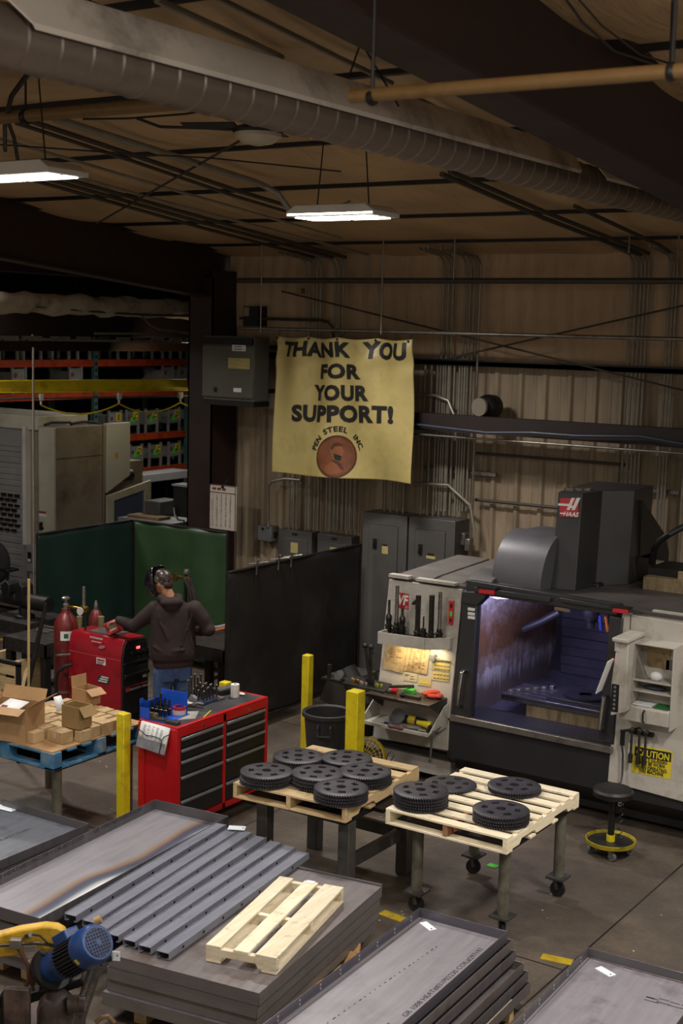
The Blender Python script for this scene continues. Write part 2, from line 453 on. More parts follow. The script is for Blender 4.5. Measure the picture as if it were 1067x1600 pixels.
# gas pipe (yellow)
GP = M('tan_yellow_pipe', '7d6038', .5, 0, .25, 3, '54401f')
t = thing('gas_pipe', 'tan yellow gas pipe running in from the left edge behind the duct', 'pipe', (-4,6.3,5.6))
a = Y(-60,188,6.3); b = Y(495,146,6.3); zz = (a.z+b.z)/2
mb = MB(); mb.tube([(a.x,6.3,zz+.01),(b.x,6.3,zz-.01)], .038, 14); mb.build('pipe', GP, t)
for px in (40, 330):
    p = Y(px,150,6.3); mb = MB(); mb.tube([(p.x,6.3,zz+.03),(p.x,6.3,roof(6.3)-.05)], .008, 6)
    mb.lathe([(.045,-.02),(.052,0),(.045,.02)], (p.x,6.3,zz), 12, RY(PI/2)); mb.build('hanger', BLK, t)
t = thing('gas_pipe', 'tan yellow pipe crossing in front of the right rafter', 'pipe', (-2.4,4.35,5.2))
a = Y(548,147,4.35); b = Y(1120,116,4.35); zz = (a.z+b.z)/2
mb = MB(); mb.tube([(a.x,4.35,zz+.01),(3.8,4.35,zz-.04)], .025, 14); mb.build('pipe', GP, t)
for px in (582, 1048):
    p = Y(px,130,4.35); mb = MB(); mb.tube([(p.x,4.35,zz+.03),(p.x,4.35,roof(4.35)-.2)], .008, 6)
    mb.lathe([(.028,-.012),(.032,0),(.028,.012)], (p.x,4.35,zz), 12, RY(PI/2)); mb.build('hanger', BLK, t)
# spiral duct with sheet metal shield
DM = M('duct_metal', '83766a', .45, .4, .2, 3, '6a5c50')
t = thing('spiral_duct', 'long spiral seamed metal duct running away under a sheet metal shield', 'duct', (-4,6,5.25))
DX, DZ = -4.0, 5.355
prof = []; mb = MB()
mb.tube([(DX,3.52,DZ),(DX,11.6,DZ)], .118, 28); mb.build('duct', DM, t)
for k in range(45):
    y = 3.69+k*.17; mb = MB(); mb.lathe([(.117,-.008),(.124,0),(.117,.008)], (DX+.002,y,DZ), 26, RX(PI/2+.06)); mb.build('seam', DM, t)
mb = MB(); mb.lathe([(.02,-.05),(.10,-.04),(.13,-.01),(.13,.03)], (DX,3.50,DZ), 24, RX(PI/2)); mb.build('end_cap', M('bright_cap','d8d4cc',.35,.3,.1,4), t)
SH = M('shield_metal', 'dcd2c6', .5, .1, .15, 2, '7d7064', 1.5)
def shield(y0, y1):
    mb = MB(); pr = [(-.30,.075),(.02,.20),(.055,.21),(.30,.09)]
    pr = [(.05,.185),(.08,.19),(.165,.03),(.16,.015)]
    pts = [(DX+a, b) for a, b in pr]; vs = []
    for y in (y0, y1):
        vs += [(x, y-(z*1.2 if y == y0 else 0), DZ+z) for x, z in pts]+[(x-.003, y-(z*1.2 if y == y0 else 0), DZ+z-.006) for x, z in pts]
    n = 4; fs = [(i, i+1, 8+i+1, 8+i) for i in range(3)]+[(4+i, 12+i, 12+i+1, 4+i+1) for i in range(3)]
    fs += [(0,8,12,4),(3,7,15,11)]+[(i, 4+i, 5+i, i+1) for i in range(3)]+[(8+i, 9+i, 13+i, 12+i) for i in range(3)]
    mb.add(vs, fs); return mb
shield(3.70,8.55).build('shield', SH, t, smooth=False); shield(9.0,11.6).build('shield', SH, t, smooth=False)
for y in (6.1, 8.3, 10.2):
    mb = MB(); mb.tube([(DX,y,roof(y)-.1),(DX,y,DZ+.42)], .006, 6); mb.tube([(DX,y,DZ+.42),(DX-.13,y,DZ+.1)], .005, 6); mb.tube([(DX,y,DZ+.42),(DX+.24,y,DZ+.08)], .005, 6); mb.build('hanger', BLK, t)
# cable on the right rafter
mb = MB(); mb.tube([X(px,py,-2.97+0*py) for px,py in ((535,-12),(600,38),(680,85),(743,122),(800,163),(843,190),(905,212),(983,243),(1030,270),(1080,298))], .016, 8)
mb = MB(); mb.tube([X(px,py,-3.16) for px,py in ((535,-12),(600,38),(680,85),(743,122),(800,163),(843,190),(905,212),(983,243),(1030,270),(1080,298))], .014, 8)
tag(mb.build('rafter_cable', M('blue_grey_cable','4a5452',.5,0,.2,6)), 'blue grey flexible cable clipped along the right rafter', 'cable')
# drooping black cables under the roof
for lab, pts, r in (('thin black cable drooping at the top right corner', [(885,0),(910,35),(960,80),(1040,106),(1075,108)], .006),
                    ('second thin black cable drooping at the top right corner', [(905,0),(940,40),(1000,85),(1075,108)], .005),
                    ('black cable hanging beside the yellow pipe at top right', [(1052,0),(1050,50),(1048,103)], .01),
                    ('black cord running to the ceiling fan lamp', [(215,185),(250,198),(320,200),(370,203),(385,205)], .01),
                    ('black wire strung from the left edge past the fan', [(0,226),(200,240),(330,247),(533,268)], .006),
                    ('black hose looping over the yellow pipe at the left edge', [(8,235),(8,190),(18,150),(40,120),(46,112)], .016),
                    ('black cable dropping below the yellow pipe at the left edge', [(12,188),(22,215),(28,252)], .014),
                    ('black cord lying in a loop along the yellow pipe', [(130,186),(200,185),(290,178),(325,172)], .007)):
    P = [RF(x, y, .45) for x, y in pts]
    mb = MB(); mb.tube(P, r, 7); tag(mb.build('ceiling_cable', BLKP), lab, 'cable', 'loose cables under the roof')
mb = MB(); mb.tube([RF(150,350,.34), RF(380,217,.30)], .01, 7); tag(mb.build('brace_rod', CDARK), 'diagonal brace rod below the ceiling fan', 'rod', 'brace rods')
for lab, q in (('long brace rod falling to the right across the upper wall', ((440,455),(1100,618))), ('brace rod rising to the right across the upper wall', ((700,560),(1100,470)))):
    mb = MB(); mb.tube([Y(*q[0],13.6), Y(*q[1],13.6)], .011, 7); tag(mb.build('brace_rod', CDARK), lab, 'rod', 'brace rods')
# hanging rods
for px, y0, y1, yy, lab in ((410,346,520,13.1,'thin hanging rod left of the banner'),(600,342,522,13.1,'thin hanging rod down to the banner top'),(712,338,436,13.2,'thin hanging rod right of the banner rod'),(985,338,395,13.0,'thin hanging rod near the right rafter'),(1061,365,400,13,'thin hanging rod at the right edge')):
    a = Y(px,y0,yy); b = Y(px,y1,yy); mb = MB(); mb.tube([(a.x,yy,roof(yy)-.1),(a.x,yy,b.z)], .009, 7); tag(mb.build('hanging_rod', CLIT), lab, 'rod', 'rods hanging from the roof')
# ceiling fan
t = thing('ceiling_fan', 'dark ceiling fan with a round glass lamp and tan mount', 'fan', (-5.6,7.6,5.5))
c = Y(403,210,6.5)
FANG = M('frosted_glass','b5ab92',.35,0,.05,4); TAN = M('tan_plastic','7d5a30',.5,0,.15,5)
cz = c.z; r = 6.5
mb = MB(); mb.lathe([(.02,-.065),(.09,-.05),(.135,-.015),(.14,.01)], (c.x,r,cz), 26); mb.build('lamp_globe', FANG, t)
mb = MB(); mb.lathe([(.145,.005),(.15,.02),(.13,.04),(.07,.06),(.06,.1)], (c.x,r,cz), 24); mb.build('motor', BLK, t)
mb = MB(); mb.tube([(c.x,r,cz+.09),(c.x,r,roof(r)-.3)], .014, 8); mb.build('down_rod', BLK, t)
rz = roof(r)-.18
mb = MB(); mb.lathe([(.055,-.16),(.085,0)], (c.x,r,rz-.05), 18); mb.build('canopy', TAN, t)
mb = MB(); mb.lathe([(.11,-.05),(.11,.02),(.06,.06)], (c.x,r,rz), 18); mb.build('mount_plate', BLK, t)
for k in range(4):
    a = .35+k*PI/2; T = Matrix.Translation((c.x,r,cz+.055)) @ Matrix.Rotation(a,4,'Z') @ Matrix.Rotation(.14,4,'X')
    mb = MB(T); mb.box((.13,-.055,-.004),(.46,.055,.004)); mb.build('blade', BLK, t, bev=.003)
# high bay lamps in view
LENS = EM('lamp_lens', (1,.95,.88), 4)
def highbay(px, py, y, w, label, n, rz=0):
    c = Y(px, py, y)
    t = thing('high_bay_lamp', label, 'lamp', (c.x,y,c.z), 'high bay lamps')
    mb = MB(); mb.prism([(-w/2,0),(w/2,0),(w/2,.03),(w/2-.07,.075),(-w/2+.07,.075),(-w/2,.03)], lambda a,b: (c.x+a,y-.17,c.z+b), lambda a,b: (c.x+a,y+.17,c.z+b)); mb.build('housing', WHITE, t, bev=.004)
    for i in range(n[0]):
        for j in range(n[1]):
            x0 = c.x-w/2+.03+(w-.06)*i/n[0]; y0 = y-.15+.3*j/n[1]
            mb = MB(); mb.box((x0+.016,y0+.025,c.z-.008),(x0+(w-.06)/n[0]-.016,y0+.3/n[1]-.025,c.z+.001)); mb.build('lens', LENS, t)
    for s in (-1,1):
        mb = MB(); mb.tube([(c.x+s*w*.3,y,c.z+.07),(c.x+s*w*.22,y,roof(y)-.19)], .005, 5); mb.build('chain', BLK, t)
highbay(20,278,6.0,.95,'bright rectangular lamp hanging at the left edge of the roof',(2,2))
highbay(535,340,8.0,.72,'bright rectangular lamp hanging above the banner',(2,2))
highbay(127,517,15.5,.42,'small dim lamp far off between the dark girders',(1,1))
# wall conduits: verticals
def vcon(px, py, ytop, ybot, r, lab, mm, yy=13.86, bend=False, grp='upright conduits on the back wall'):
    p = Y(px, py, yy); zt = Y(px, ytop, yy).z; zb = Y(px, ybot, yy).z
    P = [(p.x,yy,zb),(p.x,yy,zt)]
    if bend: P = [(p.x,yy,zb),(p.x,yy,zt-.12),(p.x,yy-.03,zt-.05),(p.x,yy-.1,zt),(p.x,yy-.6,zt+.05)]
    mb = MB(); mb.tube(P, r, 8); tag(mb.build('wall_conduit', mm), lab, 'conduit', grp)
random.seed(11)
UPL = 'upright conduit on the back wall above the banner'
for px in (478,490,495,501,523,530,536): vcon(px, 470, 402+random.random()*6, 540, .012+.003*random.random(), UPL, CLIT, bend=True, grp='conduits above the banner')
LOWL = 'upright conduit on the wall between banner and small grey panels'
for px in (452,459,464,478,484,491,497,510,516,522,528,535,541,547,554): vcon(px, 790, 560, 829, .013, LOWL, CLIT, grp='conduits below the banner')
MIDL = 'upright conduit in the row rising from the tall grey cabinets'
for px in (601,611,621,630,658,668,677,686,694,703,711,719): vcon(px, 780, 560, 806, .014, MIDL, CLIT, grp='conduits above the tall cabinets')
for px in (693,701,708,727,735,741): vcon(px, 450, 400, 800, .014, 'upright conduit in the tall row right of the banner', CLIT, bend=True, grp='tall conduits right of the banner')
vcon(751,427,402,852,.016,'lit upright conduit rightmost of the row right of the banner',GALV,bend=True,yy=13.8)
for px in (986,993,1000,1006,1012): vcon(px, 460, 398, 770, .014, 'upright conduit in the row above the milling machine column', CLIT, bend=True, grp='conduits behind the machine column')
for px in (1045,1051,1056): vcon(px, 460, 398, 880, .014, 'upright conduit in the row at the right edge', CLIT, bend=True, grp='conduits at the right edge')
vcon(1064,800,700,880,.014,'short upright conduit at the very right edge',CLIT)
def hrun(x0, x1, py, yy, r, lab, mm, name='wall_pipe', sq=False):
    a = Y(x0, py if not isinstance(py, tuple) else py[0], yy); b = Y(x1, py if not isinstance(py, tuple) else py[1], yy); z = (a.z+b.z)/2
    if x1 >= 1100: b.x = 2.4
    mb = MB()
    if sq: mb.box((a.x,yy-r*.8,z-r),(b.x,yy+r*.8,z+r))
    else: mb.tube([(a.x,yy,z),(b.x,yy,z)], r, 10)
    return tag(mb.build(name, mm), lab, 'pipe' if not sq else 'beam')
hrun(372,1100,(440,437),13.25,.032,'dark horizontal pipe high across the back wall',CDARK)
hrun(374,1100,(514,529),13.2,.022,'grey horizontal pipe carrying the banner',GALV)
hrun(560,1100,(646,693),13.45,.095,'dark red horizontal beam across the wall behind the milling machine',M('beam_dark_red','1d0f0c',.6,0,.2,4),'wall_beam',True)
mb = MB(); mb.tube([Y(px,py,13.3) for px,py in ((640,662),(760,676),(830,676),(900,681),(1000,682),(1067,694),(1130,703),(1400,738))], .014, 8); tag(mb.build('blue_hose', M('blue_hose','2f3a4a',.5,0,.2,6)), 'blue grey hose lying along the dark red beam', 'hose')
hrun(640,1100,(684,704),13.4,.014,'thin grey pipe just under the dark red beam',GALV)
hrun(744,980,(708,726),13.9,.016,'dark pipe below the beam and left of the machine column',CDARK)
hrun(742,880,(783,792),13.9,.018,'dark pipe on the wall left of the machine column',CDARK)
for lab, x0, x1, py in (('short strut channel behind the conduits right of the banner',660,776,(732,741)),('short strut channel behind the right hand conduits',995,1062,(762,772))):
    a = Y(x0,py[0],13.93); b = Y(x1,py[1],13.93); mb = MB(); z = (a.z+b.z)/2; mb.box((a.x,13.9,z-.02),(b.x,13.95,z+.02))
    for k in range(int((b.x-a.x)/.1)): mb.box((a.x+.03+k*.1,13.893,z-.008),(a.x+.08+k*.1,13.9,z+.008))
    tag(mb.build('strut_channel', GALV), lab, 'channel')
for lab, pts in (('bent conduit curving down right of the banner', [(645,617),(680,618),(700,626),(712,655)]),('bent conduit above the tall cabinets', [(645,677),(655,672),(675,672),(690,690)]),
                 ('thick bent conduit behind the banner left side', [(375,497),(500,500),(513,503),(520,512),(522,540)]),('bent conduit above the small wall box', [(419,823),(419,760),(425,752),(445,748),(470,750)]),
                 ('bent conduit right of the banner pipe run', [(645,755),(700,758),(735,790),(741,830)])):
    mb = MB(); mb.tube([Y(*p,13.78) for p in pts], .018, 8); tag(mb.build('bent_conduit', CDARK if 'thick' in lab else CLIT), lab, 'conduit')
# horn like fixture on the wall
t = thing('wall_floodlight', 'round grey faced fixture with black housing on the back wall', 'fixture', Y(760,635,13.6))
c = Y(752,636,13.5)
mb = MB(); mb.lathe([(.0,0),(.085,.0),(.1,.01),(.1,.05)], c, 22, RZ(-.12)@RX(PI/2)); mb.build('face', M('dull_face','7a7365',.5,0,.1,6), t)
mb = MB(); mb.lathe([(.10,-.03),(.125,-.06),(.14,-.12),(.13,-.24)], c, 22, RZ(-.12)@RX(PI/2)); mb.build('housing', BLK, t)
# ---------------------------------------------------------------- far bay: racks and bins
RXX = -17.5
ORG = M('rack_orange', 'b8451f', .5, 0, .2, 4, '7a2d14'); TEAL = M('rack_teal', '4d6b66', .5, .1, .2, 5)
BING = M('bin_grey', '8f8f8b', .5, .1, .2, 5, '66645e'); LBLY = M('label_yellow','d9c62a',.6,0,.1,5); LBLG = M('label_green','4fd03c',.6,0,.1,5); LBLR = M('label_red','7a3a30',.6,0,.1,5)
DKP = M('dark_parts', '242220', .6, .1, .3, 8); SHELFW = M('rack_deck','4a443c',.6,0,.2,5)
def RK(px, py): return X(px, py, RXX)
lev = {'A': RK(250,561).z, 'B': RK(250,608).z, 'C': RK(250,675).z, 'D': RK(250,728).z}
uy = [RK(-40,600).y, RK(148,600).y, RK(293,600).y, RK(440,600).y]
for i in range(3):
    t = thing('pallet_rack', ['orange beam storage rack bay at the far left', 'orange beam storage rack bay left of the wall column, holding most lettered bins', 'orange beam storage rack bay half hidden behind the column'][i], 'rack', (RXX-.6,(uy[i]+uy[i+1])/2,0), 'storage racks in the far bay')
    for k, z in lev.items():
        for dx in (0, -1.1):
            mb = MB(); mb.box((RXX+dx-.04,uy[i]+.03,z-.13),(RXX+dx+.02,uy[i+1]-.05,z)); mb.build('beam', ORG, t, bev=.006)
        mb = MB(); mb.box((RXX-1.12,uy[i]+.05,z-.06),(RXX-.05,uy[i+1]-.05,z-.02)); mb.build('deck', SHELFW, t)
    ups = [uy[i]] if i < 2 else [uy[i], uy[i+1]]
    for y in ups:
        for dx in (0,-1.1):
            mb = MB(); mb.box((RXX+dx-.04,y-.045,0),(RXX+dx+.035,y+.045,4.3))
            up = mb.build('upright', TEAL, t)
            mb = MB()
            for q in range(34):
                mb.box((RXX+dx+.034,y-.025,.2+q*.12),(RXX+dx+.037,y+.025,.25+q*.12))
            if dx == 0: mb.build('slots', BLK, up)
def letter_bin(px, lv, ch, w=.33, tilt=0, lab=None, green=True, k=0):
    y = RK(px, 650).y; z = lev[lv]; T = TM((RXX+.0, y, z)) @ Matrix.Rotation(tilt,4,'X')
    t = thing('stacking_bin', lab, 'bin', (RXX-.25,y,z), 'grey stacking bins on the rack')
    mb = MB(T); mb.box((-.02,-w/2,.17),(0,w/2,.42)); mb.box((-.5,-w/2,.17),(-.48,w/2,.40)); mb.box((-.5,-w/2,.17),(0,-w/2+.012,.36)); mb.box((-.5,w/2-.012,.17),(0,w/2,.36)); mb.box((-.5,-w/2,.16),(0,w/2,.175))
    b = mb.build('bin_body', BING, t)
    for a in (-1,1):
        for x in (-.49,-.01):
            mb = MB(T); mb.box((x-.018,a*w/2-.02,0),(x+.022,a*w/2+.02,.46 if x > -.1 else .2)); mb.build('leg', BING, t)
    if ch:
        mb = MB(T); mb.box((0,w/2-.14,.26),(.008,w/2-.015,.41)); l = mb.build('letter_card', LBLY, t)
        mb = MB(); text_into(mb, ch, lambda a,b: T @ Vector((.012,w/2-.0775+a,.285+b)), h=.10, bold=.02); mb.build('letter', INK, l)
    if green: mb = MB(T); mb.box((0,-.06,.22),(.008,.06,.31)); mb.build('green_sticker', LBLG, t)
    mb = MB(T); q = .05; mb.prism([(-q,0),(0,-q),(q,0),(0,q)], lambda a,b:(0,-w/2+.07+a,.31+b), lambda a,b:(.006,-w/2+.07+a,.31+b)); mb.build('diamond_mark', LBLR, t)
P = 'grey stacking bin lettered '
for px, lv, ch, g, tl, lab in ((180,'C','E',0,0,P+'E at the left end of the upper lettered row'),(207,'C','C',1,0,P+'C, first C of the upper lettered row'),(237,'C','C',1,0,P+'C, middle of the upper lettered row'),(272,'C','D',1,0,P+'D in the upper lettered row'),(306,'C','C',1,-.28,P+'C leaning over at the right of the upper row'),(330,'C','',0,0,'grey stacking bin cut off by the column in the upper lettered row'),
                               (184,'D','',0,0,'grey stacking bin hidden behind the milling centre in the lower row'),(213,'D','D',1,0,P+'D at the left end of the lower lettered row'),(243,'D','C',1,0,P+'C in the lower lettered row'),(273,'D','E',1,0,P+'E in the lower lettered row'),(308,'D','D',1,0,P+'D at the right of the lower lettered row'),(333,'D','',0,0,'grey stacking bin cut off by the column in the lower lettered row')):
    letter_bin(px, lv, ch, .33, tl, lab, g)
ORD = ['first','second','third','fourth','fifth','sixth','seventh','eighth','ninth','tenth']
for i, px in enumerate((14,51,95,131,193,246,274,302)):
    letter_bin(px, 'A', '', .40 if i < 3 else .3, 0, 'empty grey bin on the top rack beam, %s from the left' % ORD[i], 0)
for i, px in enumerate((30,118,262,288,313)):
    letter_bin(px, 'B', '', .3, 0, 'grey bin behind the yellow crane beam, %s from the left' % ORD[i], 0)
random.seed(3)
for lv in 'BCD':
    for i in range(7):
        px = 20+i*48+random.random()*10; y = RK(px,650).y; z = lev[lv]; h = .12+.15*random.random()
        mb = MB(); mb.box((RXX-.95,y-.18,z),(RXX-.58,y+.16,z+h)); mb.tube([(RXX-.75,y-.25,z+h+.03),(RXX-.7,y+.2,z+h+.03)],.03,8)
        tag(mb.build('parts_crate', DKP, bev=.01), 'dark crate of parts at the back of a rack level', 'crate', 'dark crates at the back of the racks')
# yellow tarp bits on rack
TAR = M('yellow_tarp','b9971c',.6,0,.2,5)
for lab, px in (('yellow folded tarp on the rack above the milling centre',118),('small yellow folded tarp at the far left of the rack',44)):
    y = RK(px,660).y; z = lev['C']; mb = MB(); vs=[]
    for i in range(9):
        for j in range(7):
            vs.append((RXX-.4+.45*j/6, y-.22+.44*i/8, z+.34+.05*math.sin(i*1.3+j)+.03*math.sin(j*2.2)-(.1 if j == 6 else 0)))
    n=len(vs); vs += [(a,b,c-.05) for a,b,c in vs]
    F=[(i*7+j,i*7+j+1,(i+1)*7+j+1,(i+1)*7+j) for i in range(8) for j in range(6)]
    mb.add(vs, F+[tuple(n+q for q in reversed(f)) for f in F]+[(i*7,i*7+7,n+i*7+7,n+i*7) for i in range(8)]+[(i*7+6,i*7+13,n+i*7+13,n+i*7+6) for i in range(8)])
    tag(mb.build('folded_tarp', TAR), lab, 'tarp')
    mb = MB(); mb.box((RXX-.5,y-.25,z),(RXX-.05,y+.25,z+.31)); tag(mb.build('parts_crate', DKP, bev=.01), 'dark crate under the yellow tarp ' + ('above the milling centre' if px > 100 else 'at the far left'), 'crate')
# wrapped duct
WRAP = M('duct_wrap','b8ab95',.7,0,.2,3,'4a3f35',2.2,.4)
mb = MB(); pts = []; rr = []
for k in range(41):
    y = 11.2+k*.15; px = 0
    pts.append((-13.0,y,4.56+.012*math.sin(k*.9))); rr.append(.135+.012*math.sin(k*1.7)-(.02 if k % 9 == 0 else 0))
z1 = X(0,470,-13.0); z2 = X(330,487,-13.0); zm = (z1.z+z2.z)/2
pts = [(-13.0,z1.y-.6+k*(z2.y-z1.y+.9)/40, zm+.012*math.sin(k*.9)) for k in range(41)]
mb.tube(pts, rr, 18); tag(mb.build('wrapped_duct', WRAP), 'white wrapped insulated duct with scuffed skin at far left', 'duct')
mb = MB(); mb.tube([X(px,py,-12.9) for px,py in ((0,474),(90,482),(160,488),(230,492),(300,494),(330,500))], .014, 8); tag(mb.build('blue_hose', M('blue_hose','2f3a4a',.5,0,.2,6)), 'blue hose running along under the wrapped duct', 'hose')
for lab, pts in (('grey conduit dropping from the wrapped duct', [(222,494),(235,508),(250,515),(300,521),(330,523)]),('grey conduit running above the top rack beam', [(50,524),(60,530),(280,535),(295,530),(310,525),(330,525)]),('thin grey pipe above the festoon rail', [(148,521),(230,521)]),('vertical drop conduit down in front of the milling centre', [(52,543),(52,700),(53,860)])):
    P = [X(*p,-12.8) for p in pts]
    if 'vertical' in lab: P[-1].z = 0; pass
    mb = MB(); mb.tube(P, .014, 8); tag(mb.build('bay_conduit', CLIT), lab, 'conduit')
# yellow jib crane beam with festoon cable
a = Z(-30,602,3.55); a = Y(-30,602,11.9); b = Y(331,603,15.4)
t = thing('crane_beam', 'yellow crane beam reaching across in front of the racks', 'crane', (a+b)/2)
d = (b-a).normalized(); zz = (a.z+b.z)/2; a.z = b.z = zz
mb = MB(); mb.beam(a+Vector((0,0,.075)), b+Vector((0,0,.075)), .12, .012); mb.beam(a-Vector((0,0,.075)), b-Vector((0,0,.075)), .12, .012); mb.beam(a, b, .012, .15); mb.build('beam', YEL, t, smooth=False)
fz = zz-.155; nrm = Vector((d.y,-d.x,0))
fa = a+nrm*.05; fb = b+nrm*.05; fa.z = fb.z = fz
t2 = thing('festoon_rail', 'thin steel festoon rail below the yellow crane beam', 'rail', (fa+fb)/2)
mb = MB(); mb.tube([fa,fb], .012, 8); mb.build('rail', GALV, t2)
def on_f(px):
    q = ray(px,612); # intersection with vertical plane through fa-fb
    n = Vector((-d.y,d.x,0)); s = (fa-CP).dot(n)/q.dot(n); return CP+q*s
TR = []
for px in (64,186,282):
    p = on_f(px); p.z = fz; TR.append(p)
    mb = MB(); mb.box((-.03,-.03,-.03),(.03,.03,.06), Matrix.Translation(p)@RZ(math.atan2(d.y,d.x)).to_4x4()); mb.tube([p-Vector((0,0,.03)), p-Vector((0,0,.085))], .018, 8); mb.build('trolley', WHITE, t2, bev=.008)
ends = TR+[on_f(340)]; ends[-1].z = fz-.22
pts = []
for i in range(3):
    p, q = ends[i].copy(), ends[i+1].copy()
    if i < 3: p.z -= .09
    if i < 2: q.z -= .09
    for k in range(12):
        s = k/12; w = p.lerp(q, s); w.z -= (.13 if i < 2 else .04)*4*s*(1-s); pts.append(w)
pts.append(ends[-1]); mb = MB(); mb.tube(pts, .011, 7); tag(mb.build('festoon_cable', YEL), 'yellow festoon cable hanging in loops under the crane beam', 'cable')
# spot flood at crane end
c = Y(314,597,15.0); t = thing('flood_lamp', 'black flood lamp at the right end of the yellow crane beam', 'lamp', c)
mb = MB(); R = RZ(.6); mb.prism([(-.14,-.11),(.02,-.11),(.14,.12),(-.16,.12)], lambda a,b:(c.x+a,c.y-.12,c.z+b), lambda a,b:(c.x+a,c.y+.02,c.z+b)); mb.build('housing', BLK, t)
mb = MB(); mb.box((c.x+.0,c.y-.05,c.z-.16),(c.x+.1,c.y+.02,c.z-.115)); mb.build('bulb', EM('warm_bulb',(1,.8,.45),6), t)
lamp((b.x-.5,b.y-.75,zz+.1), .15, 5, (1,.85,.5), target=(b.x-.9,b.y-.3,zz))
c2 = Y(314,566,15.1); mb = MB(); mb.lathe([(.04,.05),(.10,.03),(.11,-.02),(.07,-.1)], c2, 18, RX(PI/2)); tag(mb.build('round_horn', BLK), 'black round horn above the flood lamp beside the column', 'horn')

# ---------------------------------------------------------------- junction box on the column, banner, electrical cabinets
JB = M('switchgear_grey','56564a',.45,.1,.12,3)
p0 = Y(331,524,13.3); p1 = Y(408,628,13.3)
t = thing('disconnect_box', 'large grey electrical box mounted high on the brown column', 'electrical box', ((p0.x+p1.x)/2,13.35,(p0.z+p1.z)/2))
mb = MB(); mb.box((p0.x,13.15,p1.z),(p1.x,13.45,p0.z)); mb.build('body', JB, t, bev=.008)
mb = MB(); mb.box((p0.x+.0,13.12,p1.z+.04),(p1.x-.0,13.15,p0.z-.12)); dr = mb.build('door', JB, t, bev=.006)
for za in (p1.z+.1,p0.z-.15): mb = MB(); mb.box((p0.x-.2,13.45,za),(p1.x,13.49,za+.05)); mb.box((p1.x-.06,13.49,za),(p1.x-.01,13.98,za+.05)); mb.build('mount_strut', BLK, t)
mb = MB(); mb.box((p0.x+.01,13.115,p0.z-.105),(p1.x-.01,13.15,p0.z-.02)); mb.build('top_gap', BLK, t)
mb = MB(); mb.box((p0.x-.01,13.14,p1.z-.06),(p1.x+.01,13.45,p1.z)); mb.build('bottom_flange', BLK, t)
YPAP = M('yellowed_label','b3a66a',.7,0,.1,8)
def decal(px0, py0, px1, py1, y, mat, name, par, off=.004):
    a = Y(px0,py0,y); b = Y(px1,py1,y); mb = MB(); mb.box((a.x,y-off,b.z),(b.x,y,a.z)); return mb.build(name, mat, par)
l = decal(363,537,384,549,13.12,PAPER,'label_plate',dr); decal(357,559,390,577,13.12,YPAP,'label_plate',dr); decal(365,606,377,613,13.12,PAPER,'label_plate',dr)
for px,py in ((366,541),(366,545)):
    decal(px,py,px+12,py+1.5,13.116,INK,'print',dr)
for k in range(5): decal(359,561+k*3.2,388 if k%2 else 372,562+k*3.2,13.116,M('grey_print','6b6650',.7),'print',dr)
mb = MB(); mb.box((p0.x+.2,13.1,p1.z+.1),(p0.x+.23,13.12,p1.z+.16)); mb.build('latch', BLK, dr)
t = thing('wall_box', 'small dark wall box with a pale front beside the column top', 'electrical box', Y(392,490,13.8))
mb = MB(); a = Y(380,478,13.75); b = Y(402,510,13.75); mb.box((a.x,13.75,b.z),(b.x,13.95,a.z)); mb.build('case', BLK, t)
decal(381,480,389,494,13.75,M('dull_tan','8a8070',.6),'front_label',t)
mb = MB(); a = Y(463,450,13.85); mb.box((a.x,13.84,a.z-.07),(a.x+.07,13.98,a.z)); tag(mb.build('exit_sensor', M('tan_sensor','a08a50',.5), bev=.01), 'small tan sensor box high on the upper wall', 'sensor')
# banner
BY = 13.12
BC = [Y(430,525,BY), Y(645,530,BY), Y(641,756,BY), Y(421,738,BY)]
def bw(u, v):
    """u 0..1 left to right, v 0..1 top to bottom"""
    p = BC[0].lerp(BC[1],u).lerp(BC[3].lerp(BC[2],u), v)
    g = 4; s = abs(math.sin(PI*g*u))
    p.z -= .022*s*(1-v)**3 + .006*math.sin(u*7)*v
    y = .05*math.sin(2*PI*g*u+.6)*(1-v)**1.5*.6 + .045*math.sin(5.2*u+2.5*v*u+1)*(.3+v) + .04*math.sin(9*(u-.55*v))*math.exp(-((u-.75)**2)*9)*v*1.6 + .018*math.sin(17*u+6*v)*(1-.5*v) - .03*math.exp(-((u-.36-.14*(1-v))**2)*120)*(1-v)**2*3
    y += .02*math.sin(24*v+10*u)*math.exp(-((v-.12)**2)*90)
    p.y = BY + y; return p
nu, nv = 120, 110; mb = MB(); vs = [bw(i/nu,j/nv) for j in range(nv+1) for i in range(nu+1)]
mb.add(vs, [(j*(nu+1)+i, j*(nu+1)+i+1, (j+1)*(nu+1)+i+1, (j+1)*(nu+1)+i) for j in range(nv) for i in range(nu)])
BANM = M('banner_vinyl','b0a066',.33,0,.10,2.5,'938550',1.6)
t = thing('vinyl_banner', 'pale yellow vinyl banner reading THANK YOU FOR YOUR SUPPORT hanging from the pipe', 'banner', (BC[0]+BC[2])/2)
cl = mb.build('cloth', BANM, t)
sm = cl.modifiers.new('solid','SOLIDIFY'); sm.thickness = .003; sm.offset = 1
BWm = (BC[1]-BC[0]).length; BHm = (BC[0]-BC[3]).length
def uvb(px, py):
    p = Y(px,py,BY); v = 0; u = 0
    for _ in range(4):
        L = BC[0].lerp(BC[3],v); Rr = BC[1].lerp(BC[2],v); u = (p.x-L.x)/(Rr.x-L.x)
        T = BC[0].lerp(BC[1],u); B = BC[3].lerp(BC[2],u); v = (T.z-p.z)/(T.z-B.z)
    return u, v
